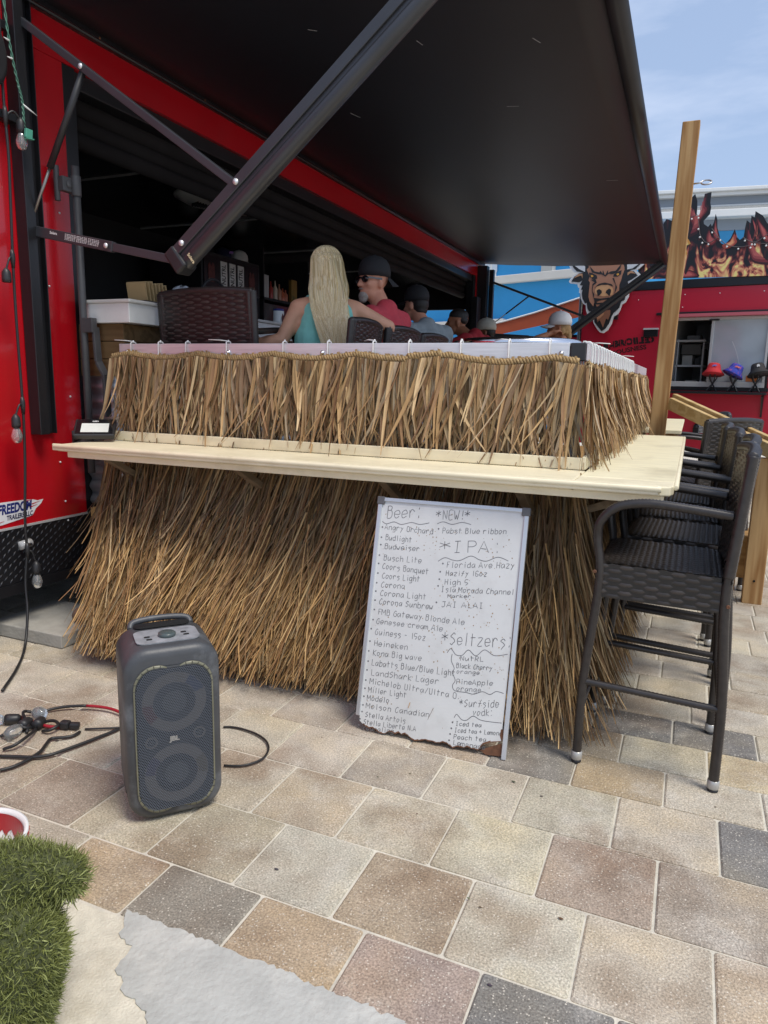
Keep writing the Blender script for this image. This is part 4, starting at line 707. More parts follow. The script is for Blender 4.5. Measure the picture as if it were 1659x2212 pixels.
def mk_front_up(n, y, L0, L1, wd, lean, z_off=0.0, tip=.10, **kw):
    x = np.sort(rng.uniform(-2.985, -.415, n)); z = np.array([cord_z(a) for a in x]) - .012 + z_off
    P = np.stack([x, np.full(n, y) + rng.normal(0, .004, n), z], 1); D = np.tile([0, 0, -1.0], (n, 1)); O = np.tile([0, -1.0, 0], (n, 1)); S = np.tile([1.0, 0, 0], (n, 1))
    s1 = rng.normal(lean, .14, n) + .30 * np.clip((-2.72 - x) / .2, 0, 1)
    return P, D, O, S, rng.uniform(L0, L1, n), rng.uniform(*wd, n), rng.uniform(.0, .07, n), rng.uniform(-.03, tip * 1.3, n), s1, rng.normal(0, .16, n), rng.uniform(-.7, .7, n), 6, .8
cordF = braid(lambda x: Vec((x, 3.118, cord_z(x))), -2.985, -.45, (0, -1, 0))
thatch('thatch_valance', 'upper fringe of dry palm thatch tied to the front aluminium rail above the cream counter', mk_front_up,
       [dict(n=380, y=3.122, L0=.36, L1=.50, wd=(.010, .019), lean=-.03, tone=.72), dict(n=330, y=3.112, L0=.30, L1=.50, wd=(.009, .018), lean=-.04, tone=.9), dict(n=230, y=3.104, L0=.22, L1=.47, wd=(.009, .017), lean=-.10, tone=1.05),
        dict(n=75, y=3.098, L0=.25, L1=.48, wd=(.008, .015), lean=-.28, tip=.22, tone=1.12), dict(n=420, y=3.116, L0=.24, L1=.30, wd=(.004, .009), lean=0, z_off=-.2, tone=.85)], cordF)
def mk_side_up(n, x, L0, L1, wd, lean, z_off=0.0, tip=.14, y0=3.085, y1=7.3, **kw):
    y = np.sort(rng.uniform(y0, y1, n)); P = np.stack([np.full(n, x) + rng.normal(0, .004, n), y, np.full(n, 1.495 + z_off) + rng.normal(0, .01, n)], 1)
    D = np.tile([0, 0, -1.0], (n, 1)); O = np.tile([1.0, 0, 0], (n, 1)); S = np.tile([0, 1.0, 0], (n, 1))
    return P, D, O, S, rng.uniform(L0, L1, n), rng.uniform(*wd, n), rng.uniform(.02, .12, n), rng.uniform(-.02, tip, n), rng.normal(lean, .2, n), rng.normal(0, .12, n), rng.uniform(-.7, .7, n), 6, .8
cordS = braid(lambda y: Vec((-.412, y, 1.505 - .012 * abs(sin(y * 4)))), 3.12, 7.3, (1, 0, 0))
thatch('thatch_valance', 'upper fringe of dry palm thatch along the side rail, running back to the timber post', mk_side_up,
       [dict(n=520, x=-.410, L0=.36, L1=.47, wd=(.009, .017), lean=0, tone=.78), dict(n=560, x=-.402, L0=.28, L1=.46, wd=(.008, .016), lean=.05, tone=.98), dict(n=300, x=-.394, L0=.2, L1=.44, wd=(.007, .014), lean=-.1, tip=.3, tone=1.1)], cordS)
def mk_front_low(n, z0, y, L0, L1, wd, slope, lean=0., tip=.1, x0=-3.0, x1=-.40, zs=.03, **kw):
    x = np.sort(rng.uniform(x0 + .30 * (1.05 - z0), x1, n)); P = np.stack([x, y - rng.uniform(0, .035, n), z0 + rng.normal(0, zs, n)], 1)
    aa = np.arctan(slope + .20 * np.clip((-1.3 - x) / 1.4, 0, 1)); a = float(aa.mean()); zz_ = np.zeros(n); P[:, 1] -= .16 * np.clip((-1.3 - x) / 1.4, 0, 1) * np.clip((1.05 - P[:, 2]) / .8, 0, 1); D = np.stack([zz_, -np.sin(aa), -np.cos(aa)], 1); O = np.stack([zz_, -np.cos(aa), np.sin(aa)], 1); S = np.tile([1.0, 0, 0], (n, 1))
    fan = .26 * np.clip((x + .75) / .35, 0, 1) + .36 * np.clip((-2.15 - x) / .6, 0, 1) - .09 * np.clip((x + 2.7) / .3, 0, 1) * np.clip((-.9 - x) / .5, 0, 1) + .04 * np.sin(x * 7)
    Lx = rng.uniform(L0, L1, n); zmax = (P[:, 2] - .012) / cos(a)
    return P, D, O, S, np.minimum(Lx, zmax), rng.uniform(*wd, n), rng.normal(.04, .06, n), rng.normal(tip * .3, .10, n), rng.normal(lean, .095, n) + fan, rng.normal(-.03, .12, n), rng.uniform(-1.0, 1.0, n), 5, .5
TN = (1.02, .95, .80)
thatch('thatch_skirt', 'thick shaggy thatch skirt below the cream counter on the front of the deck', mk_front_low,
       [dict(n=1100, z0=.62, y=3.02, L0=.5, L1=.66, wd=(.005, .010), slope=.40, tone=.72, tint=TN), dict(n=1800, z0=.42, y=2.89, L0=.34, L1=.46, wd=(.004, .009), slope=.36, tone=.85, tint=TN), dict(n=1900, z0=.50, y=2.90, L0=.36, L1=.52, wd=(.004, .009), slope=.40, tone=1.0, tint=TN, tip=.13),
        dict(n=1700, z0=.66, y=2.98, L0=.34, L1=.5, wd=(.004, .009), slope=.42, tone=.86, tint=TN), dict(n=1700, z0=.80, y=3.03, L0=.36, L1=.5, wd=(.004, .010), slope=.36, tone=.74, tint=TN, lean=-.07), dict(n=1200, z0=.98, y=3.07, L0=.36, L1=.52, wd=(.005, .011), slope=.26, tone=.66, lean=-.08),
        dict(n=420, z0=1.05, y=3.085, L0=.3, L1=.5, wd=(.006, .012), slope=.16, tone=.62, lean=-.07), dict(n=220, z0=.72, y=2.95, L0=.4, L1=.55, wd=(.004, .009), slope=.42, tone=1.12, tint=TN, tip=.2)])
def mk_side_low(n, z0, x, L0, L1, wd, slope, lean=0., tip=.12, y0=2.86, y1=7.2, **kw):
    y = np.sort(rng.uniform(y0, y1, n)); P = np.stack([x + rng.uniform(0, .03, n), y, z0 + rng.normal(0, .03, n)], 1)
    a = math.atan(slope); D = np.tile([sin(a), 0, -cos(a)], (n, 1)); O = np.tile([cos(a), 0, sin(a)], (n, 1)); S = np.tile([0, 1.0, 0], (n, 1))
    Lx = rng.uniform(L0, L1, n); zmax = (P[:, 2] - .012) / cos(a)
    return P, D, O, S, np.minimum(Lx, zmax), rng.uniform(*wd, n), rng.uniform(0, .08, n), rng.uniform(-.03, tip, n), rng.normal(lean, .08, n), rng.normal(0, .08, n), rng.uniform(-.9, .9, n), 4, .55
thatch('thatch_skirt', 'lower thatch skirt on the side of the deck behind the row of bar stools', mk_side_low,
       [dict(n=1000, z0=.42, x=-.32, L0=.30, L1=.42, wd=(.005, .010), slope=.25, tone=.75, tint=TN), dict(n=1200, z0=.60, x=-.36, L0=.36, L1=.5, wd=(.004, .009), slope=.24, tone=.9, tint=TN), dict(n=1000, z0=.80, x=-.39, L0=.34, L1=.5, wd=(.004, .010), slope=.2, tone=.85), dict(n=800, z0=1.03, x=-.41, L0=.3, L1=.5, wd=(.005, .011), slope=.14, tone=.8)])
# sheet and timber behind the skirt
t = thing('deck_skirting', 'corrugated metal skirting with pale timber stud glimpsed behind the thatch by the trailer', 'skirting', (-1.8, 3.15, 0), world=True)
corrug('sheet', -3.2, 3.225, -.48, 3.225, .12, 1.0, CORR, t)
corrug('sheet', -.462, 3.24, -.462, 7.3, .12, 1.0, CORR, t)
b = MB(); b.box(-3.13, -3.05, 3.165, 3.21, 0, 1.03); b.build('stud', WOOD, t); b = MB(); b.box(-3.05, -2.6, 3.165, 3.20, .30, .42); b.build('stud', WOODX, t)

# cream counter
K_ = thing('bar_counter', 'cream painted L shaped drinks counter running round the outside of the thatched deck', 'counter', (-.4, 2.9, 1.07), world=True)
b = MB(); b.box(-2.985, -.382, 2.70, 3.05, 1.035, 1.070); b.build('front_board', CREAM, K_, bevel=.006, seg=3)
b = MB(); b.prism([(-.380, 2.70), (-.075, 2.70), (-.04, 2.715), (-.03, 2.76), (-.03, 2.86), (-.380, 2.86)], (0, 0, 1.035), (1, 0, 0), (0, 1, 0), .035); b.build('corner_board', CREAM, K_, bevel=.005)
b = MB(); b.box(-.380, -.028, 2.863, 5.62, 1.033, 1.071); b.build('side_board', CREAMS, K_, bevel=.006, seg=3)
b = MB(); b.box(-3.0, -.08, 2.683, 2.698, 1.040, 1.0745); b.tube([(-2.99, 2.690, 1.061), (-.07, 2.690, 1.061)], .0125, n=12); b.tube([(-.0245, 2.76, 1.062), (-.0245, 5.6, 1.062)], .011, n=10); b.build('nosing', CREAM, K_, bevel=.004)
b = MB(); b.box(-2.93, -.06, 2.715, 2.735, 1.005, 1.034); b.build('apron', CREAM, K_, bevel=.002)
b = MB(); b.box(-3.02, -.40, 3.051, 3.068, 1.071, 1.122); b.build('upstand', CREAM, K_, bevel=.003)
b = MB(); b.box(-.399, -.383, 3.051, 5.66, 1.072, 1.128); b.build('upstand', CREAM, K_, bevel=.003)
for x in (-2.75, -1.95, -1.2, -.6):
    b = MB(); b.beam((x, 2.78, 1.015), (x, 3.10, .84), .04, .03); b.box(x - .02, x + .02, 2.74, 3.12, 1.012, 1.034); b.build('bracket', wood_mat('weathered_wood', lin('8a7a64'), lin('6a5a46'), 'Y'), K_, bevel=.003)
b = MB(); b.beam((-.1, 2.95, 1.02), (-.40, 3.0, .90), .04, .03); b.build('bracket', MATS['weathered_wood'], K_)
K2 = thing('bar_counter', 'short cream counter further back beyond the timber post', 'counter', (-.2, 7.5, 1.07), world=True)
b = MB(); b.box(-.40, -.055, 6.45, 8.8, 1.035, 1.07); b.build('side_board', CREAMS, K2, bevel=.006)
for y in (6.5, 8.6): b = MB(); b.box(-.2, -.1, y, y + .08, .001, 1.034); b.build('leg', WOOD, K2)
# ------------------------------------------------------------------ wicker bar stools
WICK = mat('wicker', (1, 1, 1), .36, attr=True, var=.18, scale=60, spec=.55, bump=.1, bscale=300)
WRAP = mat('wicker_wrap', (.030, .025, .023), .35, var=.3, scale=50, spec=.55)
def weave(Wd, H, strand=.0105, stake=.034, sub=3, amp=.0042, bow=None):
    """woven panel in the xy plane; strands along x alternately over and under the stakes"""
    nr = int(H / strand); nsg = int(Wd / stake * sub); V, F, C = [], [], []
    xs = np.linspace(-Wd / 2, Wd / 2, nsg + 1)
    for r in range(nr):
        y0 = -H / 2 + (r + .03) * H / nr; y1 = -H / 2 + (r + .97) * H / nr; ym = (y0 + y1) / 2
        z = amp * np.sin(pi * xs / stake + (pi if r % 2 else 0) + .2 * sin(r)); b0 = len(V)
        c = np.array([.040, .033, .029]) * rng.uniform(.75, 1.35)
        for x, zz in zip(xs, z):
            V += [(x, y0, zz - .002), (x, ym, zz + .0012), (x, y1, zz - .002)]; C += [c] * 3
        for i in range(nsg):
            k = b0 + 3 * i; F += [(k, k + 3, k + 4, k + 1), (k + 1, k + 4, k + 5, k + 2)]
    b0 = len(V); nb = 10   # dark core that the strands dip behind
    for i in range(nb + 1): V += [(-Wd / 2 + Wd * i / nb, -H / 2, 0), (-Wd / 2 + Wd * i / nb, 0, 0), (-Wd / 2 + Wd * i / nb, H / 2, 0)]; C += [(.013, .011, .010)] * 3
    for i in range(nb): k = b0 + 3 * i; F += [(k, k + 3, k + 4, k + 1), (k + 1, k + 4, k + 5, k + 2)]
    ns = 0
    for s in range(ns):
        x = (s + .5) * stake - ns * stake / 2; b0 = len(V)
        V += [(x - .004, -H / 2, 0), (x + .004, -H / 2, 0), (x + .004, H / 2, 0), (x - .004, H / 2, 0)]; C += [(.02, .017, .015)] * 4; F.append((b0, b0 + 1, b0 + 2, b0 + 3))
    V = np.array(V)
    if bow is not None: V = bow(V)
    return V, np.array(F), np.array(C)
def panel(name, Wd, H, o, ex, ey, parent, bow=None, st=.0145, sk_=.043):
    V, F, C = weave(Wd, H, st, sk_, bow=bow); ex, ey = np.array(Vec(ex).normalized()), np.array(Vec(ey).normalized()); ez = np.cross(ex, ey)
    return mesh_np(name, np.array(o) + V[:, :1] * ex + V[:, 1:2] * ey + V[:, 2:3] * ez, F, C, WICK, parent)
def wrapped(pts, r, q, n=9, step=.0055):
    P = [Vec(p) for p in pts]; L = [0]
    for a, b_ in zip(P[:-1], P[1:]): L.append(L[-1] + (b_ - a).length)
    N = max(3, int(L[-1] / step)); out = []; rs = []
    for i in range(N + 1):
        d = L[-1] * i / N; k = max(j for j in range(len(L)) if L[j] <= d + 1e-9); k = min(k, len(P) - 2); t = (d - L[k]) / max(1e-9, L[k + 1] - L[k])
        out.append(P[k].lerp(P[k + 1], t)); rs.append(r + (.0011 if i % 2 else -.0009))
    return q.tube(out, rs, n=n)
def make_stool(label, group):
    """bar side is -x; origin on the floor under the seat"""
    t = thing('bar_stool', label, 'bar stool', (0, 0, 0), group)
    for sy in (-1, 1):
        y = sy * .235
        q = MB(); wrapped(smooth2([(-.24, y, .03), (-.236, y, .34), (-.205, y, .72), (-.222, y, .88), (-.215, y * 1.05, .945), (-.165, y * 1.07, 1.0), (-.09, y * 1.07, 1.02), (.0, y * 1.06, 1.02), (.21, y * 1.02, 1.0)], 6), .0165, q); q.build('arm_frame', WRAP, t)
        q = MB(); wrapped(smooth2([(.238, y, .03), (.235, y, .34), (.212, y, .68), (.222, y, .9), (.252, y, 1.20)], 5), .018, q); q.build('leg', WRAP, t)
        for x in (-.24, .238):
            q = MB(); q.lathe([(.019, 0.012), (.021, .016), (.021, .042), (.016, .046)], (x, y, 0), n=12); c_ = q.build('foot_cap', mat('foot_cap', (.45, .44, .41), .3, metal=.3), t)
            q = MB(); q.lathe([(.018, 0), (.019, .004), (.018, .0119)], (x, y, 0), n=12); q.build('pad', BLKPLA, c_)
        q = MB(); wrapped([(-.236, y, .33), (.236, y, .31)], .0135, q, n=8, step=.007); q.build('stretcher', WRAP, t)
        panel('seat_apron', .40, .125, (-.005, y + sy * .006, .725), (1, 0, -.015) if sy < 0 else (-1, 0, .015), (0, 0, 1), t)
        for (x, z) in ((.224, .92), (.214, .80), (.222, .69), (-.222, .76)): q = MB(); q.lathe([(.007, 0), (.007, .003), (.003, .004), (.001, .002)], (x, y + sy * .0165, z), (0, sy, 0), n=8); q.build('bolt', RUST, t)
    for x, z in ((-.236, .24), (.236, .31)):
        q = MB(); wrapped([(x, -.235, z), (x, .235, z)], .0135, q, n=8, step=.007); q.build('stretcher', WRAP, t)
    panel('seat', .42, .46, (-.002, 0, .790), (1, 0, -.02), (0, 1, 0), t, st=.016, sk_=.021, bow=lambda V: V + np.c_[np.zeros(len(V)), np.zeros(len(V)), -.012 * np.clip((np.abs(V[:, 0]) - .17) / .04, 0, 1) ** 2])
    panel('seat_apron', .455, .12, (-.215, 0, .725), (0, -1, 0), (0, 0, 1), t)
    panel('seat_apron', .455, .12, (.205, 0, .725), (0, 1, 0), (0, 0, 1), t)
    bw = lambda V: V + np.c_[np.zeros(len(V)), np.zeros(len(V)), .018 * (1 - (V[:, 0] / .25) ** 2)]
    panel('backrest', .50, .44, (.243, 0, .985), (0, 1, 0), (.085, 0, 1), t, bow=bw)
    panel('backrest', .50, .44, (.212, 0, .985), (0, -1, 0), (.085, 0, 1), t, bow=lambda V: V - np.c_[np.zeros(len(V)), np.zeros(len(V)), .018 * (1 - (V[:, 0] / .25) ** 2)])
    q = MB(); wrapped(smooth2([(.244, -.25, 1.198), (.26, -.12, 1.208), (.266, 0, 1.21), (.26, .12, 1.208), (.244, .25, 1.198)], 5), .021, q); q.build('back_rim', WRAP, t)
    for sy in (-1, 1):
        q = MB(); wrapped([(.214, sy * .25, .79), (.245, sy * .25, 1.205)], .0195, q); q.build('back_rim', WRAP, t)
    return t
def dup(root, loc, rz, label=None, group=None, sc=None):
    r = root.copy(); COL.objects.link(r); r.location = loc; r.rotation_euler = (0, 0, rz)
    if sc: r.scale = sc
    if label: r['label'] = label
    if group: r['group'] = group
    for ch in list(root.children):
        c = ch.copy(); COL.objects.link(c); c.parent = r
        for g_ in ch.children:
            d_ = g_.copy(); COL.objects.link(d_); d_.parent = c
    return r
GS = 'wicker bar stools along the side counter'
st = make_stool('nearest dark wicker bar stool, full length in view at the counter corner', GS)
st.location = (-.045, 2.845, 0)
for (x, y, rz, lb) in [(.0, 3.40, -.03, 'second wicker bar stool, directly behind the nearest one'), (-.03, 3.95, .02, 'third wicker bar stool along the side counter'), (-.05, 4.52, -.02, 'fourth wicker bar stool along the side counter'),
                       (.10, 5.50, -.75, 'wicker bar stool turned sideways by the sloping handrail'), (.02, 6.6, .1, 'farthest wicker bar stool, at the short counter past the post')]:
    dup(st, (x, y, 0), rz, lb)
GD = 'wicker bar stools on the deck'
DZ = .645
dup(st, (-2.52, 3.60, DZ), -pi / 2 - .03, 'empty wicker bar stool with wide woven back to the railing, left of the blonde woman', GD, (1.0, 1.26, 1.03))
for (x, y, rz, lb) in [(-1.90, 3.58, .12, 'wicker bar stool under the blonde woman, her arm over its back'), (-1.90, 4.15, 0, 'wicker bar stool under the bearded man in sunglasses'), (-1.92, 4.78, 0, 'wicker bar stool between the bearded man and the man in grey'), (-1.95, 5.62, 0, 'wicker bar stool under the man in the grey printed shirt'), (-2.0, 6.75, 0, 'wicker bar stool under the dark haired man in red')]:
    dup(st, (x, y, DZ), rz, lb, GD, (1, 1, .9))

# ------------------------------------------------------------------ metal tables on the deck
GT = 'round aluminium bar tables'
def make_table(label):
    t = thing('bar_table', label, 'table', (0, 0, 0), GT)
    q = MB(); q.lathe([(.001, 1.0), (.27, 1.0), (.30, .998), (.318, .985), (.322, .97), (.315, .955), (.30, .952), (.001, .956)][::-1], (0, 0, 0), n=40); q.build('tabletop', CHROME, t)
    q = MB(); q.tube([(0, 0, .03), (0, 0, .955)], .03, n=14); q.build('column', CHROME, t)
    q = MB()
    for k in range(4): a = k * pi / 2 + .4; q.tube([(0, 0, .045), (.17 * cos(a), .17 * sin(a), .03), (.27 * cos(a), .27 * sin(a), .012)], [.02, .016, .012], n=8)
    q.build('base', CHROME, t); return t
tb = make_table('round polished metal table behind the corner of the front railing'); tb.location = (-.84, 3.72, DZ)
for y, lb in [(4.62, 'second round metal table behind the side railing'), (5.5, 'third round metal table behind the side railing'), (6.4, 'fourth round metal table, half hidden by the thatch near the post')]: dup(tb, (-.80, y, DZ), .3, lb)

# ------------------------------------------------------------------ flood light on the counter
t = thing('flood_light', 'small black LED flood light tilted back on the left end of the cream counter', 'flood light', (-3.0, 3.0, 1.07), world=True)
Rf = Matrix.Rotation(radians(38), 3, 'Z') @ Matrix.Rotation(radians(-63), 3, 'X'); Cf = Vec((-2.97, 2.95, 1.135))
def fl(x, y, z): return Cf + Rf @ Vec((x, y, z))
q = MB(); q.obox(Cf, Rf @ Vec((.105, 0, 0)), Rf @ Vec((0, .016, 0)), Rf @ Vec((0, 0, .085))); bd = q.build('housing', BLKPLA, t, bevel=.008, seg=3)
q = MB(); q.prism([(-.094, -.074), (.094, -.074), (.094, .074), (-.094, .074)], fl(0, -.0165, 0), Rf @ Vec((1, 0, 0)), Rf @ Vec((0, 0, 1)), .002); q.build('front_glass', mat('black_glass', (.01, .01, .012), .08), t)
q = MB(); a = [(-.068, -.062), (.072, -.062), (.072, .030), (-.068, .030)]; c_ = [(-.03, -.035), (.032, -.035), (.032, .004), (-.03, .004)]
ref = [fl(x, -.0190, z) for x, z in a] + [fl(x, -.0188, z) for x, z in c_]
q.add(ref, [(0, 1, 5, 4), (1, 2, 6, 5), (2, 3, 7, 6), (3, 0, 4, 7), (4, 5, 6, 7)]); q.build('reflector', mat('reflector', (.72, .75, .70), .3, var=.05, scale=30), t)
q = MB(); put_text(q, 'LED', fl(-.015, -.019, .044), Rf @ Vec((1, 0, 0)), Rf @ Vec((0, 0, 1)), .018, off=.0008, bold=.0008); q.build('label_lettering', WHITEL, t)
q = MB(); q.tube([fl(-.108, .0, -.02), fl(-.112, .06, -.03), Vec((-3.10, 3.0, 1.085)), Vec((-3.06, 3.04, 1.078))], .009, n=8); q.box(-3.17, -3.03, 2.98, 3.04, 1.0715, 1.083); q.build('bracket', BLKPLA, t)

# ------------------------------------------------------------------ party speaker
SP = thing('speaker', 'tall scuffed grey party speaker standing on the pavers with mesh front and light strips', 'speaker', (-1.54, 1.785, 0))
SP.rotation_euler = (radians(0), 0, math.atan2(.75, .66) )
SPG = mat('speaker_shell', (.060, .063, .068), .45, var=.22, scale=7, stain=(.33, .35, .37), stain_amt=.45, stain_scale=5, bump=.06, bscale=120)
def rrect(w, h, r, n=6):
    p = []
    for cx, cy, a0 in ((w / 2 - r, h / 2 - r, 0), (-w / 2 + r, h / 2 - r, 90), (-w / 2 + r, -h / 2 + r, 180), (w / 2 - r, -h / 2 + r, 270)):
        for k in range(n + 1): a = radians(a0 + 90 * k / n); p.append((cx + r * cos(a), cy + r * sin(a)))
    return p
def loft(q, secs, cap=True, smooth=True):
    n_ = len(secs[0]); vs = [p for s_ in secs for p in s_]; fs = [(i * n_ + k, i * n_ + (k + 1) % n_, (i + 1) * n_ + (k + 1) % n_, (i + 1) * n_ + k) for i in range(len(secs) - 1) for k in range(n_)]
    if cap: fs += [tuple(range(n_ - 1, -1, -1)), tuple((len(secs) - 1) * n_ + k for k in range(n_))]
    return q.add(vs, fs, smooth)
q = MB(); SW, SH, SD = .298, .58, .27
# local: x width, -y front, z up; lofted front to back
secs = []
for y, g_ in [(-.150, -.030), (-.147, -.018), (-.140, -.006), (-.125, 0), (.09, 0), (.125, -.010), (.135, -.03)]:
    secs.append([(x, y + .012 * (z / .3) if False else y, z + SH / 2 + .008) for x, z in rrect(SW + 2 * g_, SH + 2 * g_, .075 + g_ * .5, 7)])
secs = [s_[::-1] for s_ in secs]
loft(q, secs); body = q.build('shell', SPG, SP)
q = MB(); loft(q, [[(x, -.152, z + SH / 2 - .004) for x, z in rrect(.240, .490, .075, 7)][::-1], [(x, -.156, z + SH / 2 - .004) for x, z in rrect(.234, .484, .073, 7)][::-1]]); gb = q.build('grille_backing', mat('grille_dark', (.022, .025, .03), .6), SP)
# perforated mesh: hexagonal wire cells over the front
V, F = [], []; pit = .0062; w_ = .0011
for r in range(int(.49 / (pit * .866))):
    z = -.245 + r * pit * .866 + .003
    for c in range(int(.240 / pit)):
        x = -.120 + c * pit + (pit / 2 if r % 2 else 0) + .002
        ax, az = abs(x), abs(z)
        if ax > .116 or az > .241: continue
        if ax > .048 and az > .174 and math.hypot(ax - .048, az - .174) > .067: continue
        b0 = len(V); n6 = 6
        for rr_ in (pit * .577, pit * .40):
            for k in range(6): an = pi / 6 + k * pi / 3; V.append((x + rr_ * cos(an), -.1565 if rr_ < pit * .5 else -.1580, z + SH / 2 - .004 + rr_ * sin(an)))
        for k in range(6): F.append((b0 + k, b0 + (k + 1) % 6, b0 + 6 + (k + 1) % 6, b0 + 6 + k))
mesh_np('grille', V, F, None, mat('grille_wire', (.16, .175, .20), .4, metal=.5), gb, smooth=False)
def ringp(q, c, r0, r1, y, n=36, z0=SH / 2 - .004):
    vs = []; fs = []
    for k in range(n):
        a = 2 * pi * k / n
        for r_ in (r0, r1): vs.append((c[0] + r_ * cos(a), y, z0 + c[1] + r_ * sin(a)))
    for k in range(n): j = (k + 1) % n; fs.append((2 * k, 2 * k + 1, 2 * j + 1, 2 * j))
    return q.add(vs, fs)
RINGM = mat('speaker_ring', (.11, .10, .09), .5); CONE = mat('speaker_cone', (.05, .055, .06), .5)
for (cx, cz), rad, nm in (((.0, .122), .100, 'woofer'), ((.0, -.122), .100, 'woofer'), ((-.075, -.004), .020, 'tweeter'), ((.075, .004), .020, 'tweeter')):
    q = MB(); ringp(q, (cx, cz), rad * .66, rad, -.1562); o_ = q.build(nm, RINGM, gb)
    q = MB(); ringp(q, (cx, cz), 0.001, rad * .38, -.1563); q.build('cone', CONE, o_)
for (cx, cz, a0, hc, em) in ((.0, .122, 40, '34405c', 0), (.0, .122, 200, '5c3436', 0), (.0, -.122, 155, '3a3654', 0), (.0, -.122, 10, '5c5442', 0)):
    q = MB(); vs = []; fs = []
    for k in range(9):
        a = radians(a0 - 20 + 5 * k)
        for r_ in (.068, .098): vs.append((cx + r_ * cos(a), -.15635, SH / 2 - .004 + cz + r_ * sin(a)))
    for k in range(8): fs.append((2 * k, 2 * k + 1, 2 * k + 3, 2 * k + 2))
    q.add(vs, fs); q.build('light_segment', mat('ring_glow_' + hc, tuple(v * .6 for v in lin(hc)), .5), gb)
# light strips around the grille
LS = mat('light_strip', lin('7c7a66'), .35, var=.15, scale=30); LSg = mat('light_strip_lines', (.06, .06, .055), .5)
for sx in (-1, 1):
    q = MB(); pts = []
    for k in range(8): a = radians(118 - 118 * k / 7 + 0); pts.append((.052 + .070 * cos(a), .176 + .074 * sin(a)))
    pts = pts + [(.1225, .10), (.1225, 0), (.1225, -.10)] + [(.052 + .070 * cos(-radians(118 * k / 7)), -.176 - .074 * sin(radians(118 * k / 7))) for k in range(8)]
    wid = [.018, .017, .015, .013, .011, .010, .009, .008, .006, .005, .006, .008, .009, .010, .011, .013, .015, .017, .017]
    N = len(pts); vs = []
    for i, p in enumerate(pts):
        a, c = pts[max(i - 1, 0)], pts[min(i + 1, N - 1)]; dx, dy = c[0] - a[0], c[1] - a[1]; L = math.hypot(dx, dy); nx, ny = dy / L, -dx / L; w = wid[min(i, len(wid) - 1)]
        for s_, yy in ((0, -.1525), (1, -.1505)): vs.append((sx * (p[0] + nx * (w * s_ - .001)), yy, p[1] + ny * (w * s_ - .001) + SH / 2 - .004))
    fs = [(2 * i, 2 * i + 1, 2 * i + 3, 2 * i + 2) for i in range(N - 1)]
    if sx < 0: fs = [f[::-1] for f in fs]
    q.add(vs, fs, True); ls = q.build('light_strip', LS, SP); sd = ls.modifiers.new('s', 'SOLIDIFY'); sd.thickness = .004; sd.offset = 1
    q = MB()
    for i in list(range(1, 8)) + list(range(11, 18)):
        a, c = Vec(vs[2 * i]), Vec(vs[2 * i + 1]); q.beam(a + Vec((0, -.0045, 0)), c + Vec((0, -.0045, 0)), .0016, .0016)
    q.build('strip_divider', LSg, ls)
q = MB(); put_text(q, 'JBL', (-.018, -.1575, SH / 2 - .012), (1, 0, 0), (0, 0, 1), .022, off=.001, bold=.0012); q.build('badge', mat('badge', (.3, .29, .27), .4), SP)
# top: control panel, knob, buttons and handle, its recess painted as shade
zt = SH + .008
q = MB(); q.prism(rrect(.20, .13, .03), (0, -.035, zt), (1, 0, 0), (0, 1, 0), .003); q.build('control_panel', mat('scuffed_top', (.26, .27, .285), .6, var=.3, scale=30, stain=(.10, .11, .12), stain_amt=.8, stain_scale=14), SP)
q = MB(); q.lathe([(.026, 0), (.028, .003), (.028, .010), (.024, .013), (.001, .014)], (0, -.045, zt + .003), n=24); q.build('knob', mat('knob', (.07, .09, .09), .3), SP)
for (x, y) in ((-.062, -.04), (-.058, -.065), (.055, -.03), (.06, -.055)): q = MB(); q.prism([(x + a_, y + b_) for a_, b_ in rrect(.018, .011, .004, 3)], (0, 0, zt + .003), (1, 0, 0), (0, 1, 0), .002); q.build('button', BLKPLA, SP)
q = MB(); loft(q, [[(x, y + .075, zt + .0045) for x, y in rrect(.185, .055, .026, 6)], [(x, y + .075, zt + .003) for x, y in rrect(.185, .055, .026, 6)][::1]]); q.build('recess_shade', mat('shade_black', (.004, .004, .004), .9), SP)  # flat plate on the top; the recess's shade is put into its black colour
q = MB(); q.tube(smooth2([(-.10, .095, zt - .01), (-.085, .112, zt + .008), (0, .116, zt + .014), (.085, .112, zt + .008), (.10, .095, zt - .01)], 5), .011, n=10); q.build('handle', SPG, SP)
q = MB(); q.box(-.1485, -.146, -.03, .02, .13, .20); q.box(-.1485, -.146, -.04, .03, .06, .105); q.build('side_port', BLKPLA, SP)
for x in (-.08, .08):
    for y in (-.09, .09): q = MB(); q.lathe([(.018, 0), (.02, .006), (.018, .012)], (x, y, 0), n=12); q.build('foot', BLKPLA, SP)

# ------------------------------------------------------------------ whiteboard
WB = thing('whiteboard', 'tall hand-lettered white drinks board with rusted bottom edge leaning on the thatch', 'whiteboard', (-.85, 2.5, 0), world=True)
wo = Vec((-1.157, 2.478, .012)); wx = Vec((.618, .028, -.0)).normalized(); wy0 = Vec((-.045, .235, .93)); wy = (wy0 - wx * wy0.dot(wx)).normalized(); wz = wx.cross(wy)
WBM = mat('whiteboard_white', (.66, .672, .66), .28, var=.05, scale=5, stain=(.30, .27, .22), stain_amt=.16, stain_scale=9)
bot = [(.012, .03)] + [(x, .010 + .012 * sin(x * 40) * .4 + rnd.uniform(-.006, .006) - .008 * sin(x * 5)) for x in np.linspace(.03, .50, 34)] + [(.515, .004), (.53, .03), (.56, .045), (.60, .055)]
q = MB(); q.prism([(.012, .945), ] + bot + [(.608, .945)], wo, wx, wy, .006); q.build('panel', WBM, WB)
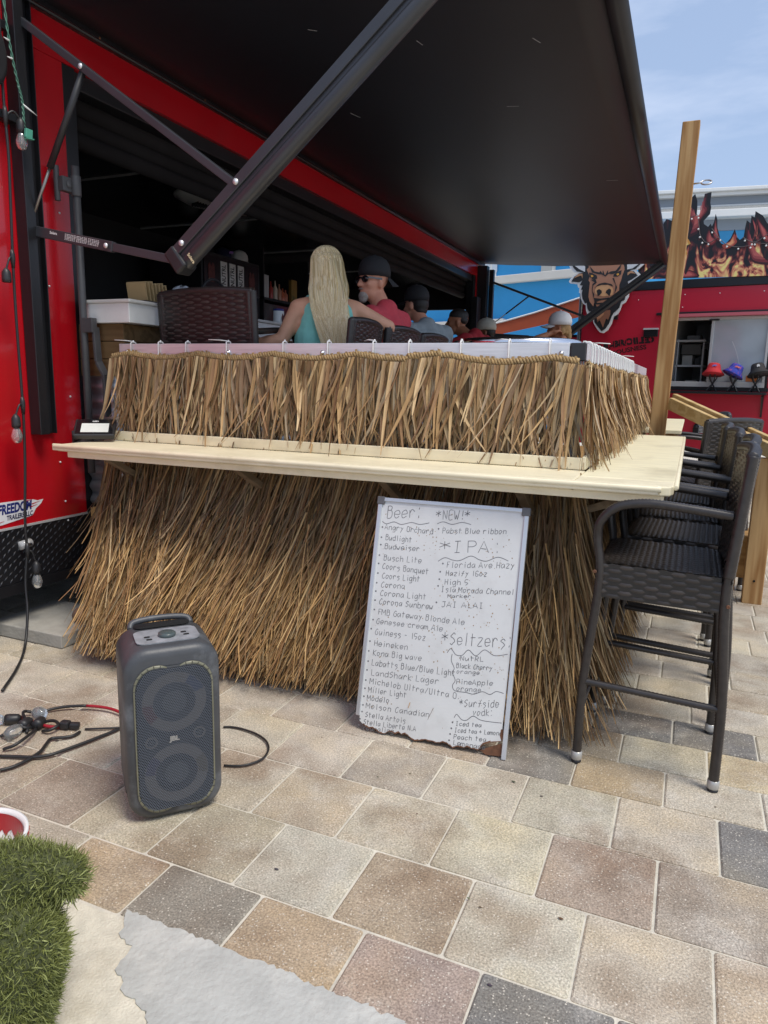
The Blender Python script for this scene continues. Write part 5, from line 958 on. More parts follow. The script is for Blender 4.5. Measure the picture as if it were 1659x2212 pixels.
# rust along the broken lower edge, and blistered spots
q = MB(); pr_ = bot[1:]
for i in range(len(pr_) - 1):
    (x0, y0), (x1, y1) = pr_[i], pr_[i + 1]; h0, h1 = rnd.uniform(.001, .006), rnd.uniform(.001, .006)
    q.add([wo + wx * x0 + wy * (y0 - .001) + wz * .0066, wo + wx * x1 + wy * (y1 - .001) + wz * .0066, wo + wx * x1 + wy * (y1 + h1) + wz * .0066, wo + wx * x0 + wy * (y0 + h0) + wz * .0066], [(0, 1, 2, 3)])
q.prism([(.520, .004), (.60, .045), (.612, .02), (.60, -.004), (.545, -.008)], wo, wx, wy, .004, off=-.004)
q.prism([(.596, .10), (.606, .10), (.606, .055), (.600, .06), (.594, .075)], wo, wx, wy, .0007, off=.0062)
q.build('rust_edge', RUST, WB)
q = MB(); hot = [(.38, .60), (.42, .55), (.30, .47), (.50, .50), (.33, .38), (.52, .78), (.27, .80), (.20, .83), (.55, .35)]
for k in range(230):
    if k % 2: cx, cy = hot[rnd.randrange(len(hot))]; px, py = cx + rnd.gauss(0, .035), cy + rnd.gauss(0, .03)
    else: px, py = rnd.uniform(.03, .59), rnd.uniform(.06, .92)
    if not (.02 < px < .60 and .05 < py < .93): continue
    r_ = rnd.uniform(.0008, .0028); q.prism([(px + r_ * rnd.uniform(.6, 1.3) * cos(a), py + r_ * rnd.uniform(.6, 1.6) * sin(a)) for a in np.linspace(0, 5.3, 6)], wo, wx, wy, .0003, off=.0061)
kind(q.build('rust_spot', mat('rust_pale', (.30, .20, .10), .8, var=.4, scale=60), WB), 'stuff')
fm = mat('board_frame', (.62, .63, .64), .35, metal=.6)
q = MB(); c = lambda x, y, z: wo + wx * x + wy * y + wz * z
q.beam(c(.004, .05, .004), c(.004, .955, .004), .016, .018, wx); q.build('frame_rail', fm, WB, bevel=.002)
q = MB(); q.beam(c(.616, -.012, .004), c(.616, .955, .004), .018, .018, wx); q.build('frame_rail', fm, WB, bevel=.002)
q = MB(); q.beam(c(.0, .950, .004), c(.62, .950, .004), .018, .016, wy); q.build('frame_rail', fm, WB, bevel=.002)
for x in (.007, .613):
    q = MB(); q.obox(c(x, .945, .004), wx * .017, wy * .017, wz * .011); q.build('corner_cap', mat('grey_plastic', (.12, .12, .125), .5), WB, bevel=.004)
q = MB()
for txt, x0, y0, x1, y1, h in WB_LINES:
    stl, adv = stroke_text(txt); dx, dy = x1 - x0, y1 - y0; L = math.hypot(dx, dy); sx_ = L / (adv - .9); sy_ = h / 6.0; ux, uy = dx / L, dy / L
    wdt = .0022 if h < .03 else .0026
    for p in stl: ribbon(q, [(x0 + ux * a * sx_ - uy * b_ * sy_ * .0, y0 + uy * a * sx_ + b_ * sy_) for a, b_ in p], wdt, wo, wx, wy, .0064)
for (x, y) in WB_DOTS: q.prism([(x + .0036 * cos(a), y + .0036 * sin(a)) for a in np.linspace(0, 5.5, 8)], wo, wx, wy, .0003, off=.0062)
for w in WB_WAVES: ribbon(q, smooth2(w, 6), .0026, wo, wx, wy, .0064)
q.build('lettering', mat('marker_ink', (.14, .14, .145), .6, var=.6, scale=22, detail=6), WB)

# ------------------------------------------------------------------ cables on the ground
CABK = mat('black_cable', (.018, .018, .019), .45); CABR = mat('red_cable', lin('9c1c2c'), .45)
t = thing('power_cables', 'tangle of black and red power cables with plugs and bulb sockets, left of the speaker', 'cables', (-2.3, 1.9, 0), world=True)
def lay(key, r, z=0.0, hump=0.0):
    p = smooth2([(x, y) for x, y in CABLES[key]], 5); N = len(p); return [(x, y, r + z + hump * sin(pi * i / (N - 1))) for i, (x, y) in enumerate(p)]
for keys, m_, r in ((('big', 'loop', 'l1', 'l2', 'l3', 'thin2'), CABK, .0065), (('thin', 'right'), CABK, .0042), (('redplug',), CABR, .0065)):
    for k in keys: q = MB(); q.tube(lay(k, r, .003, .02 if k in ('l1', 'l2', 'l3', 'loop') else .004), r, n=8); q.build('cable', m_, t)
p = lay('red1', .0065, .004, .01); h = int(len(p) * .42)
q = MB(); q.tube(p[:h + 1], .0065, n=8); q.build('cable', CABK, t); q = MB(); q.tube(p[h:], .0065, n=8); q.build('cable', CABR, t)
(ax, ay), (bx_, by), (cx, cy) = CABLES['plug1']
q = MB(); q.beam((ax, ay, .022), (bx_, by, .022), .032, .03); q.beam((bx_, by, .02), (cx, cy, .018), .026, .024); q.build('plug', BLKPLA, t, bevel=.006)
for k in ('sock1', 'sock2', 'sock3'):
    (ax, ay), (bx_, by) = CABLES[k]; d = Vec((ax - bx_, ay - by, 0)).normalized(); B0 = Vec((bx_, by, .024))
    q = MB(); q.lathe([(.012, -.01), (.02, .0), (.022, .03), (.021, .048), (.001, .048)], B0, d, n=14); o_ = q.build('socket', BLKPLA, t)
    if k != 'sock3': q = MB(); q.lathe([(.012, .046), (.024, .075), (.027, .10), (.02, .125), (.001, .133)], B0, d, n=16); q.build('bulb', GLASSC, o_)
q = MB(); q.sphere((CABLES['redplug'][1][0] + .05, CABLES['redplug'][1][1] + .03, .03), .028, n=16, m=10, sc=(1.3, 1, 1)); q.build('bulb', GLASSC, t)

# ------------------------------------------------------------------ festoon string hanging on the trailer
t = thing('string_light', 'black festoon light cord with hanging clear bulbs running down the red trailer side', 'string light', (-3.2, 2.7, 1.4), world=True)
cp = [(-3.215, 2.735, 3.3), (-3.215, 2.722, 2.8), (-3.2, 2.715, 2.492), (-3.2, 2.709, 2.298), (-3.2, 2.696, 1.966), (-3.2, 2.692, 1.672), (-3.2, 2.694, 1.37), (-3.2, 2.694, 1.227), (-3.2, 2.683, 0.962), (-3.2, 2.658, 0.668), (-3.2, 2.655, 0.491), (-3.19, 2.623, 0.32), (-3.15, 2.59, 0.174), (-3.08, 2.50, 0.02), (-2.9, 2.3, .012), (-2.75, 2.1, .012)]
q = MB(); q.tube(smooth2(cp, 5), .007, n=8); q.build('cord', CABK, t)
def bulb_at(node, top, bulb=True, lean=(0, 0, 0)):
    node, top = Vec(node), Vec(top)
    q = MB(); q.tube([node + Vec((0, 0, .045)), node + Vec((0, 0, .02)), node, node - Vec((0, 0, .045))], [.008, .013, .013, .008], n=8)
    q.tube(smooth2([tuple(node), tuple((node + top) / 2 + Vec((.004, 0, .03))), tuple(top + Vec((0, 0, .0)))], 5), .005, n=6); q.build('cord_joint', BLKPLA, t)
    q = MB(); q.lathe([(.006, .01), (.014, 0), (.021, -.012), (.0225, -.045), (.021, -.06), (.001, -.06)], top, n=16); s_ = q.build('socket', BLKPLA, t)
    if bulb:
        q = MB(); q.lathe([(.012, -.058), (.019, -.072), (.0275, -.10), (.027, -.115), (.018, -.136), (.001, -.143)], top, n=18); bb = q.build('bulb', GLASSC, s_)
        q = MB(); q.tube([top + Vec((0, 0, -.06)), top + Vec((0, .004, -.09)), top + Vec((0, -.004, -.11))], .003, n=6); q.build('filament', mat('filament', (.8, .6, .45), .4), bb)
bulb_at((-3.205, 2.716, 2.66), (-3.19, 2.79, 2.665)); bulb_at((-3.2, 2.696, 1.99), (-3.19, 2.645, 1.93), False)
bulb_at((-3.2, 2.694, 1.26), (-3.19, 2.638, 1.21)); bulb_at((-3.195, 2.655, .49), (-3.18, 2.69, .42))
t = thing('fairy_light', 'twisted green fairy light wire with tiny white lamps and a green plug, top left', 'fairy lights', (-3.18, 2.78, 2.9), world=True)
base = smooth2([(-3.2, 2.745, 3.3), (-3.2, 2.755, 3.1), (-3.19, 2.765, 2.95), (-3.185, 2.785, 2.83), (-3.18, 2.80, 2.75), (-3.175, 2.797, 2.66), (-3.175, 2.80, 2.60)], 14)
for ph in (0, pi):
    q = MB(); q.tube([(x + .004 * cos(i * .8 + ph), y + .004 * sin(i * .8 + ph), z) for i, (x, y, z) in enumerate(base)], .003, n=6); q.build('wire', mat('green_wire', lin('4f7f6c'), .5), t)
for i, d in ((22, (0, -.03, .004)), (44, (0, .006, -.002)), (58, (.01, .075, -.03)), (30, (0, -.03, .0))):
    p = Vec(base[i]); q = MB(); q.tube([p, p + Vec(d) * .5, p + Vec(d)], [.005, .004, .0015], n=8); q.build('lamp', PLASW, t)
q = MB(); q.obox((-3.155, 2.802, 2.60), (.008, 0, 0), (0, .020, 0), (0, .003, .022)); q.obox((-3.155, 2.806, 2.577), (.01, 0, 0), (0, .024, .003), (0, 0, .003)); q.build('plug', mat('green_plug', lin('4f9a84'), .5), t, bevel=.003)
# round black lamp on bracket high on the trailer side
t = thing('wall_speaker', 'round black outdoor speaker on a bracket at the upper left of the trailer', 'speaker', (-3.2, 2.72, 2.92), world=True)
q = MB(); q.lathe([(.05, -.06), (.10, -.03), (.115, .01), (.11, .03), (.09, .035), (.03, .02), (.001, .03)], (-3.2, 2.63, 2.92), (1, .25, 0), n=24, sx=1.0, sy=1.35); q.build('cabinet', BLKMAT, t)
q = MB(); q.box(-3.297, -3.25, 2.55, 2.80, 3.08, 3.12); q.box(-3.297, -3.235, 2.55, 2.83, 2.66, 2.70); q.beam((-3.25, 2.70, 2.68), (-3.2, 2.64, 2.8), .03, .02); q.build('bracket', BLACK, t, bevel=.004)

# ------------------------------------------------------------------ paint bucket, turf, block
BC = Vec((-1.605, 1.10, 0)); BR = .128
t = thing('paint_bucket', 'white plastic bucket with red paint smeared round the inside of the rim', 'bucket', tuple(BC), world=True)
q = MB(); q.lathe([(BR * .82, .0), (BR * .84, .004), (BR * .98, .225), (BR * 1.05, .228), (BR * 1.06, .245), (BR * 1.0, .247), (BR * .96, .235), (BR * .86, .07), (.001, .07)], BC, n=48); q.build('pail', PLASW, t)
q = MB(); N = 72; vs = []; fs = []
for k in range(N + 1):
    a = 2 * pi * k / N; d = .03 + .045 * (.5 + .5 * sin(a * 5 + 1)) * (.5 + .5 * sin(a * 11)) + rnd.uniform(0, .03)
    for z in (.236, .236 - d):
        r_ = BR * (.86 + (.96 - .86) * (z - .07) / .165) - .0015; vs.append(BC + Vec((r_ * cos(a), r_ * sin(a), z)))
for k in range(N): fs.append((2 * k, 2 * k + 1, 2 * k + 3, 2 * k + 2))
q.add(vs, fs); q.build('paint_smear', mat('wet_red', lin('b01822'), .35), t)
q = MB(); q.lathe([(.001, .074), (BR * .86, .073)], BC, n=40); q.build('dried_paint', mat('paint_cream', lin('d8c6b4'), .7, var=.1, scale=20), t)
q = MB()
for k in range(26): a = rnd.uniform(0, 2 * pi); q.prism([(-.008, -.004), (.01, -.003), (.006, .004), (-.006, .005)], BC + Vec((BR * 1.062 * cos(a), BR * 1.062 * sin(a), rnd.uniform(.23, .243))), (-sin(a), cos(a), 0), (0, 0, 1), .001)
q.build('paint_drip', MATS['wet_red'], t)

TURF = [('c', (-1.25, .84, .03), .12, (-1.17, .875, .26), .095), ('c', (-1.30, .84, .03), .125, (-1.235, .87, .28), .10), ('c', (-1.40, .80, .03), .15, (-1.40, .82, .26), .13), ('c', (-1.50, .80, .05), .15, (-1.45, .86, .33), .10), ('c', (-1.38, .87, .345), .062, (-1.22, .935, .385), .058), ('c', (-1.22, .935, .385), .056, (-1.135, .975, .375), .046)]
t = thing('turf_roll', 'bundle of bright green artificial turf standing on the pale concrete at lower left', 'artificial turf', (-1.3, .85, 0), world=True)
tb_ = blob('backing', TURF, mat('turf_backing', (.075, .085, .035), .9), t, voxel=.012, smooth=10)
me = tb_.data; nv = len(me.vertices); co = np.empty(nv * 3); no = np.empty(nv * 3); me.vertices.foreach_get('co', co); me.vertices.foreach_get('normal', no); co = co.reshape(-1, 3); no = no.reshape(-1, 3)
ok = np.where(co[:, 2] > .005)[0]; n_ = 42000; ix = rng.choice(ok, n_); P = co[ix] + rng.normal(0, .004, (n_, 3)); D = no[ix] + rng.normal(0, .55, (n_, 3)) + np.array([0, 0, .15]); D /= np.linalg.norm(D, axis=1)[:, None]
O = np.cross(D, rng.normal(0, 1, (n_, 3))); O /= np.linalg.norm(O, axis=1)[:, None]; S = np.cross(D, O)
v, f, per = blades(P, D, O, S, rng.uniform(.010, .024, n_), rng.uniform(.0016, .0028, n_), rng.uniform(-.2, .2, n_), rng.uniform(-.4, .4, n_), np.zeros(n_), rng.uniform(-.3, .3, n_), rng.uniform(-3, 3, n_), 2, .8)
gc = np.array([lin(h) for h in ('848a4c', '747b42', '949a5c', '666d3a', '9ea468', '7d844a')])[rng.integers(0, 6, n_)] * rng.uniform(.7, 1.05, (n_, 1))
tf_ = mesh_np('blades', v, f, np.repeat(gc, per, 0), mat('turf_blade', (1, 1, 1), .5, attr=True, spec=.3), t); tf_['kind'] = 'stuff'

q = MB(); q.box(-3.45, -2.93, 2.60, 3.05, 0.002, .075); tag(q.build('concrete_block', mat('block_grey', lin('a3a098'), .9, var=.12, scale=12, bump=.4), bevel=.006), 'flat grey concrete block on the ground under the trailer edge', 'block')
q = MB(); q.sphere((-2.98, 2.82, .12), .06, n=8, m=6, sc=(1.3, .9, .75)); q.v = [(x + rnd.uniform(-.01, .01), y + rnd.uniform(-.01, .01), max(.0755, z + rnd.uniform(-.008, .008))) for x, y, z in q.v]
tag(q.build('stone', mat('stone_brown', lin('7a5f50'), .9, var=.3, scale=30, bump=.5)), 'rough brown lump of broken paver lying on the grey block', 'stone')

# ------------------------------------------------------------------ timber post and handrail
P0 = Vec((-.25, 6.02, 0)); lean = Vec((-.006, 0, 1))
t = thing('timber_post', 'tall raw timber post with a metal eye screw, standing behind the counter end', 'post', tuple(P0), world=True)
q = MB(); q.obox(P0 + Vec((.035, 0, 1.66)), (.060, 0, 0), (0, .055, 0), (.035, 0, 1.66)); q.build('shaft', WOOD, t, bevel=.006)
E0 = P0 + Vec((.118, 0, 2.90)); q = MB(); q.tube([E0, E0 + Vec((.04, 0, .002)), E0 + Vec((.055, 0, .008))], .006, n=8)
q.tube([E0 + Vec((.09 + .036 * cos(a), .02 * sin(a), .004 + .020 * sin(a))) for a in np.linspace(0, 2 * pi, 20)[:-1]], .006, n=8, closed=True); q.build('eye_screw', mat('zinc', (.45, .45, .46), .35, metal=.9), t)
t = thing('handrail', 'sloping timber stair handrail running from the tall post down behind the stools', 'handrail', (.45, 5.2, 0), world=True)
A0, A1 = Vec((-.15, 5.93, 1.30)), Vec((.50, 5.17, 1.03)); A2 = A1 + (A1 - A0) * .55
q = MB(); q.beam(A0, A2, .04, .09); q.build('rail', WOODY, t, bevel=.004)
q = MB(); q.beam(A0 + Vec((.02, .06, .03)), A2 + Vec((.02, .06, .03)), .04, .09); q.build('rail', WOODY, t, bevel=.004)
q = MB(); q.box(.43, .55, 5.19, 5.28, 0, .98); q.build('post', WOOD, t, bevel=.004)
q = MB(); q.lathe([(.008, 0), (.008, .003), (.001, .003)], (.49, 5.188, .16), (0, -1, 0), n=8); q.build('hole_shade', mat('shade_black', (.004, .004, .004), .9), t)  # solid disc on the post, black to paint the shade inside a hole
t = thing('timber_step', 'low timber step beside the handrail post, right behind the stool backs', 'step', (.4, 5.4, 0), world=True)
q = MB(); q.box(.30, .62, 5.30, 5.62, .40, .44); q.build('tread', WOODX, t, bevel=.004)
q = MB(); q.box(.32, .44, 5.33, 5.37, .14, .399); q.box(.34, .40, 5.5, 5.58, 0, .399); q.box(.50, .56, 5.5, 5.58, 0, .399); q.build('riser', WOODX, t)

# ------------------------------------------------------------------ second red food trailer (wall frame: u along, z up)
T2 = Vec((.646, 12.258, 0)); UX = Vec((.985, -.171, 0)).normalized(); UZ = Vec((0, 0, 1)); UN = UX.cross(UZ)   # UN points to the viewer side
t2 = thing('food_trailer', 'second red food trailer across the yard with serving window and flame board on its roof', 'trailer', tuple(T2 + UX * .5), world=True)
def wb_(q, u0, u1, z0, z1, n0, n1): return q.obox(T2 + UX * (u0 + u1) / 2 + UZ * (z0 + z1) / 2 + UN * (n0 + n1) / 2, UX * (u1 - u0) / 2, UZ * (z1 - z0) / 2, UN * (n1 - n0) / 2)
q = MB(); wb_(q, -2.5, -1.06, .45, 2.94, -2.2, 0); wb_(q, -1.06, .38, .45, 1.40, -.08, 0); wb_(q, -1.06, .38, 2.56, 2.94, -.08, 0); wb_(q, .38, 4.5, .45, 2.94, -2.2, 0); wb_(q, -1.06, .38, .45, 2.94, -2.2, -2.1); q.build('body', RED2, t2)
q = MB(); wb_(q, -2.55, 4.5, 2.945, 3.075, -2.2, .02); wb_(q, -1.30, .60, 2.545, 2.585, 0, .035); q.build('trim_band', BLACK, t2, bevel=.006)
q = MB(); wb_(q, -1.1, .45, 2.50, 2.545, 0.0, .16); q.build('awning_edge', mat('pink_edge', lin('c0626c'), .5), t2)
q = MB(); wb_(q, -1.04, .37, 2.455, 2.497, -.04, .03); wb_(q, -1.04, .37, 1.44, 1.52, -.04, .03); wb_(q, .305, .34, 1.52, 2.455, -.04, .03); wb_(q, -.47, -.43, 1.52, 2.455, -.02, .015); q.build('window_frame', mat('mill_aluminium', (.60, .60, .58), .4, metal=.4), t2, bevel=.003)
q = MB(); wb_(q, -1.05, .40, 1.385, 1.438, .001, .03); wb_(q, .345, .372, 1.44, 2.5, .001, .03); q.build('window_seal', BLACK, t2); q = MB(); wb_(q, -.50, -.36, 2.44, 2.462, .031, .05); q.build('window_latch', BLACK, t2)
q = MB(); wb_(q, -.43, .305, 1.52, 2.455, -.016, -.010); q.build('window_pane', mat('window_glass', (.42, .47, .50), .06, spec=.8, var=.15, scale=2.5), t2)
q = MB(); ribbon(q, smooth2([(-.16, 2.13), (-.10, 2.0), (-.05, 1.85), (-.03, 1.76), (-.05, 1.77)], 5), .012, T2, UX, UZ, -.008); q.build('tape', mat('tape', (.6, .62, .62), .4), t2)
q = MB(); wb_(q, -1.06, .38, 1.40, 1.41, -2.1, -.08); wb_(q, -1.06, .38, 2.556, 2.57, -2.1, -.08); wb_(q, -1.06, .38, 1.41, 2.556, -2.098, -2.09); wb_(q, -1.06, -1.05, 1.41, 2.556, -2.09, -.08); wb_(q, .37, .38, 1.41, 2.556, -2.09, -.08); q.build('kitchen_lining', mat('kitchen_steel', (.38, .38, .37), .4), t2)
q = MB()
for z in (1.40, 1.76, 2.16): wb_(q, -1.05, -.62, z, z + .03, -1.0, -.5)
for u in (-1.04, -.65): wb_(q, u, u + .02, 1.41, 2.2, -.52, -.5)
q.build('kitchen_shelf', mat('kitchen_steel2', (.5, .5, .49), .35), t2)
q = MB()
for (u, z, w, h, c_) in ((-1.0, 1.96, .3, .17, '55534e'), (-.98, 1.79, .16, .16, 'a9a9a2'), (-.78, 1.79, .08, .12, '2a2a2a'), (-.70, 1.79, .07, .26, '4a4a4a'), (-.9, 1.43, .18, .12, '8a8a86'), (-.93, 2.19, .2, .08, '777777')): q = MB(); q.color(lin(c_)); wb_(q, u, u + w, z + .001, z + h, -.9, -.65); q.build('kitchen_goods', mat('kitchen_goods', (1, 1, 1), .5, attr=True), t2, bevel=.01)
q = MB(); wb_(q, -1.08, .40, 1.335, 1.37, .001, .26); sh_ = q.build('window_shelf', BLACK, t2, bevel=.004)
q = MB(); wb_(q, .33, .355, 1.0, 1.334, .002, .02); q.beam(T2 + UX * .343 + UZ * 1.05 + UN * .02, T2 + UX * .343 + UZ * 1.32 + UN * .2, .02, .025); q.build('bracket', BLACK, sh_)
q = MB(); wb_(q, -1.47, -1.25, 2.215, 2.33, .001, .04); lp = q.build('porch_lamp', BLACK, t2, bevel=.006); q = MB(); wb_(q, -1.475, -1.245, 2.325, 2.35, .0, .06); q.build('lamp_cover', ALU, lp)
q = MB(); wb_(q, -.59, -.51, .66, .80, .001, .05); q.lathe([(.04, 0), (.038, .03), (.02, .06), (.001, .07)], T2 + UX * -.55 + UZ * .80 + UN * .025, (0, 0, 1), n=12); q.build('outlet_cover', BLACK, t2, bevel=.005)
q = MB(); wb_(q, -.53, -.41, .72, .86, .001, .012); ve = q.build('vent_grille', BLACK, t2)
q = MB()
for i in range(6):
    for j in range(6): wb_(q, -.525 + i * .019, -.525 + i * .019 + .012, .727 + j * .022, .727 + j * .022 + .014, .0125, .016)
q.build('vent_holes', PLASW, ve)
q = MB(); q.lathe([(.10, -.1), (.33, -.1), (.35, 0), (.33, .1), (.10, .1)], T2 + UX * .95 + UZ * .35 - UN * .15, UN, n=28); tagw = q.build('wheel', BLKPLA, t2)
q = MB(); V_, F_ = textmesh('CHAR-BROILED', .14, bold=.009, space=1.05); W_ = max(v[0] for v in V_); lt = MB(); o0 = Vec((-2.44, 0, 0))
for_u = lambda x: -2.44 + 1.145 * x / W_
arc = lambda x: 1.915 + .215 * x / W_ + .05 * sin(pi * x / W_)
lt.add([T2 + UX * (for_u(v[0]) - .18 * (v[1])) + UZ * (arc(v[0]) + v[1] * .95) + UN * .004 for v in V_], F_); lt.build('lettering', mat('stencil_black', lin('1c090c'), .6), t2)
lt = MB()
for k in range(12):   # stencil gaps
    u = for_u(W_ * (k + .45) / 12); z = arc(W_ * (k + .45) / 12); lt.add([T2 + UX * (u - .006) + UZ * (z - .01) + UN * .0055, T2 + UX * (u + .003) + UZ * (z - .01) + UN * .0055, T2 + UX * (u - .017) + UZ * (z + .105) + UN * .0055, T2 + UX * (u - .026) + UZ * (z + .105) + UN * .0055], [(0, 1, 2, 3)])
lt.build('stencil_gap', RED2, t2)
V_, F_ = textmesh('DELICIOUSNESS', .10, bold=.002); W2 = max(v[0] for v in V_)
lt = MB(); lt.add([T2 + UX * (-2.23 + .82 * v[0] / W2 - .2 * v[1]) + UZ * (1.825 + .20 * v[0] / W2 + .03 * sin(pi * v[0] / W2) + v[1]) + UN * .004 for v in V_], F_); lt.build('lettering', MATS['stencil_black'], t2)
for (u, z) in ((-.9, 2.85), (-.92, 2.66), (-2.4, 2.8), (-1.6, 2.8), (-.4, 2.85), (.2, 2.85)): q = MB(); q.sphere(T2 + UX * u + UZ * z + UN * .002, .009, n=6, m=4); q.build('rivet', PLASW, t2)

# hats on stands
def bucket_hat(c, m_, tilt, label, mark, mcol):
    c = Vec(c); R3 = Matrix((UX, -UN, UZ)).transposed() @ Matrix.Rotation(tilt, 3, 'Y') @ Matrix.Rotation(radians(-14), 3, 'X')
    q = MB(); q.lathe([(.158, -.075), (.160, -.07), (.105, -.005), (.098, .03), (.088, .075), (.075, .092), (.001, .098)], (0, 0, 0), n=28); q.lathe([(.156, -.078), (.103, -.008), (.09, .0), (.001, .0)][::-1], (0, 0, 0), n=28)
    q.v = [tuple(R3 @ Vec(p) + c) for p in q.v]; o_ = tag(q.build('bucket_hat', m_), label, 'hat', 'bucket hats on the window shelf')
    q = MB()
    f_ = R3 @ Vec((1, 0, 0)), R3 @ Vec((0, .17, 1)).normalized()
    pat = {'charge': [(-.035, -.01), (-.02, .012), (.01, .018), (.035, .012), (.04, 0), (.02, .004), (.012, -.012), (.004, -.002), (-.014, -.002), (-.02, -.014)], 'skull': [(-.016, -.02), (-.022, .0), (-.016, .02), (0, .028), (.016, .02), (.022, .0), (.016, -.02), (.006, -.012), (-.006, -.012)]}[mark]
    q.prism(pat, R3 @ Vec((.02, -.102, .035)) + c, f_[0], f_[1], .004); q.build('emblem', mcol, o_); return o_
def hat_stand(u, label):
    q = MB(); b0 = T2 + UX * u + UN * .13 + UZ * 1.37
    for s_, s2 in ((-1, .05), (1, .05), (-.6, -.06), (.6, -.06)): q.tube(smooth2([tuple(b0 + UX * .075 * s_ + UN * s2 + UZ * .006), tuple(b0 + UX * .03 * s_ + UN * s2 * .5 + UZ * .08), tuple(b0 + UZ * .12 + UX * .008 * s_), tuple(b0 + UX * .05 * s_ - UN * s2 * .5 + UZ * .20), tuple(b0 + UX * .06 * s_ - UN * s2 + UZ * .26)], 4), .009, n=7)
    tag(q.build('hat_stand', BLKPLA), label, 'hat stand', 'hat stands on the window shelf')
HATP = lambda u, z: T2 + UX * u + UN * .13 + UZ * z
hat_stand(-.36, 'curved black wire stand under the red bucket hat'); hat_stand(-.07, 'curved black wire stand under the blue patterned hat'); hat_stand(.23, 'curved black wire stand under the black hat')
HB = mat('hat_blue', lin('2b3aa0'), .8, stain=lin('c25a4a'), stain_amt=1.0, stain_scale=22)
bucket_hat(HATP(-.36, 1.70), mat('hat_red', lin('b8242c'), .8, var=.08, scale=30), 0, 'red bucket hat on the left stand of the window shelf', 'charge', mat('mark_blue', lin('5a6ab8'), .6))
bucket_hat(HATP(-.06, 1.69), HB, radians(24), 'blue bucket hat with red pattern tilted on the middle stand', 'charge', mat('mark_red', lin('d06a5a'), .6))
bucket_hat(HATP(.25, 1.70), mat('hat_black', (.02, .02, .022), .8), radians(-14), 'black bucket hat with pale skull mark on the right stand', 'skull', mat('mark_white', (.55, .55, .55), .6))
q = MB(); wb_(q, .08, .24, 1.53, 1.62, -.009, -.004); tag(q.build('sticker', mat('sticker_orange', lin('c8743a'), .6)), 'orange sticker on the lower pane of the trailer window behind the black hat', 'sticker')

# flame board and bison sign
fb = thing('flame_board', 'black flame shaped board with painted orange fire on the second trailer roof', 'sign', tuple(T2 + UZ * 3.08), world=True)
q = MB(); q.prism(FLAME_BOARD, T2 + UN * .03, UX, UZ, .02); FM = mat('board_fire', (.016, .015, .018), .5); n = FM.node_tree.nodes; l = FM.node_tree.links; bs = n['Principled BSDF']   # printed fire, dense near the foot of the board
tc = n.new('ShaderNodeTexCoord'); sx_ = n.new('ShaderNodeSeparateXYZ'); l.new(tc.outputs['Object'], sx_.inputs[0])
mp = n.new('ShaderNodeMapping'); mp.inputs['Scale'].default_value = (4.2, 1, 2.0); l.new(tc.outputs['Object'], mp.inputs['Vector'])
no = n.new('ShaderNodeTexNoise'); no.inputs['Scale'].default_value = 1.15; no.inputs['Detail'].default_value = 3; no.inputs['Roughness'].default_value = .5; no.inputs['Distortion'].default_value = 2.2; l.new(mp.outputs[0], no.inputs['Vector'])
h_ = n.new('ShaderNodeMapRange'); h_.inputs['From Min'].default_value = 3.1; h_.inputs['From Max'].default_value = 4.1; h_.inputs['To Min'].default_value = .12; h_.inputs['To Max'].default_value = -.22; l.new(sx_.outputs['Z'], h_.inputs['Value'])
ad = n.new('ShaderNodeMath'); l.new(no.outputs['Fac'], ad.inputs[0]); l.new(h_.outputs[0], ad.inputs[1])
cr = n.new('ShaderNodeValToRGB'); l.new(ad.outputs[0], cr.inputs[0]); e_ = cr.color_ramp.elements
for pos, hx in ((.47, '15141a'), (.53, '5c2226'), (.58, 'b8604e'), (.64, 'e6a878'), (.70, 'f4e08a')):
    k_ = e_.new(pos); k_.color = (*lin(hx), 1)
e_.remove(e_[0]); e_.remove(e_[len(e_) - 1]); l.new(cr.outputs[0], bs.inputs['Base Color'])
q.build('board', FM, fb)
fcol = dict(r=('7a2a30', 'c0605a'), o=('a8483a', 'e8a070'), y=('d89a4a', 'f2e08a'))
q = MB(); off = .0515
for k, (c_, poly) in enumerate([fl_ for fl_ in FLAMES if fl_[0] == 'r' or min(p[1] for p in fl_[1]) > 3.42]):
    P = smooth2(poly, 4, True); cx, cy = sum(p[0] for p in P) / len(P), sum(p[1] for p in P) / len(P); o_ = off + .0006 * k; n_ = len(P)
    for sc_, hx in ((1.0, lin('3a161a') if c_ == 'r' else lin(fcol[c_][0])), (.82, lin(fcol[c_][0])), (.62, [.5 * (a + b_) for a, b_ in zip(lin(fcol[c_][0]), lin(fcol[c_][1]))]), (.4, lin(fcol[c_][1]))):
        q.color(hx); pp = [(cx + (x - cx) * sc_, cy + (y - cy) * (sc_ * .9 + .1 if sc_ < 1 else 1)) for x, y in P]; q.prism(pp, T2, UX, UZ, .0003, off=o_ + (1 - sc_) * .002)
q.build('painted_flames', mat('flame_print', (1, 1, 1), .45, attr=True, var=.1, scale=12), fb)
wr = thing('fairy_light', 'white fairy light wire with round lamps looped across the flame board', 'fairy lights', tuple(T2 + UZ * 3.5), world=True)
q = MB(); lm = MB()
for w in FLAME_WIRES:
    p = smooth2(w, 5); q.tube([T2 + UX * x + UZ * z + UN * .085 for x, z in p], .006, n=5)
    for i in range(2, len(p), 7): lm.sphere(T2 + UX * (p[i][0] + rnd.uniform(-.02, .02)) + UZ * (p[i][1] - .03) + UN * .09, .014, n=8, m=6)
q.build('wire', mat('wire_brown', (.10, .08, .08), .6), wr); lm.build('lamp', PLASW, wr)
bs_ = thing('bison_sign', 'large cut-out bison head sign with white outline on the corner of the second trailer', 'sign', tuple(T2 + UX * -2.1 + UZ * 2.6), world=True)
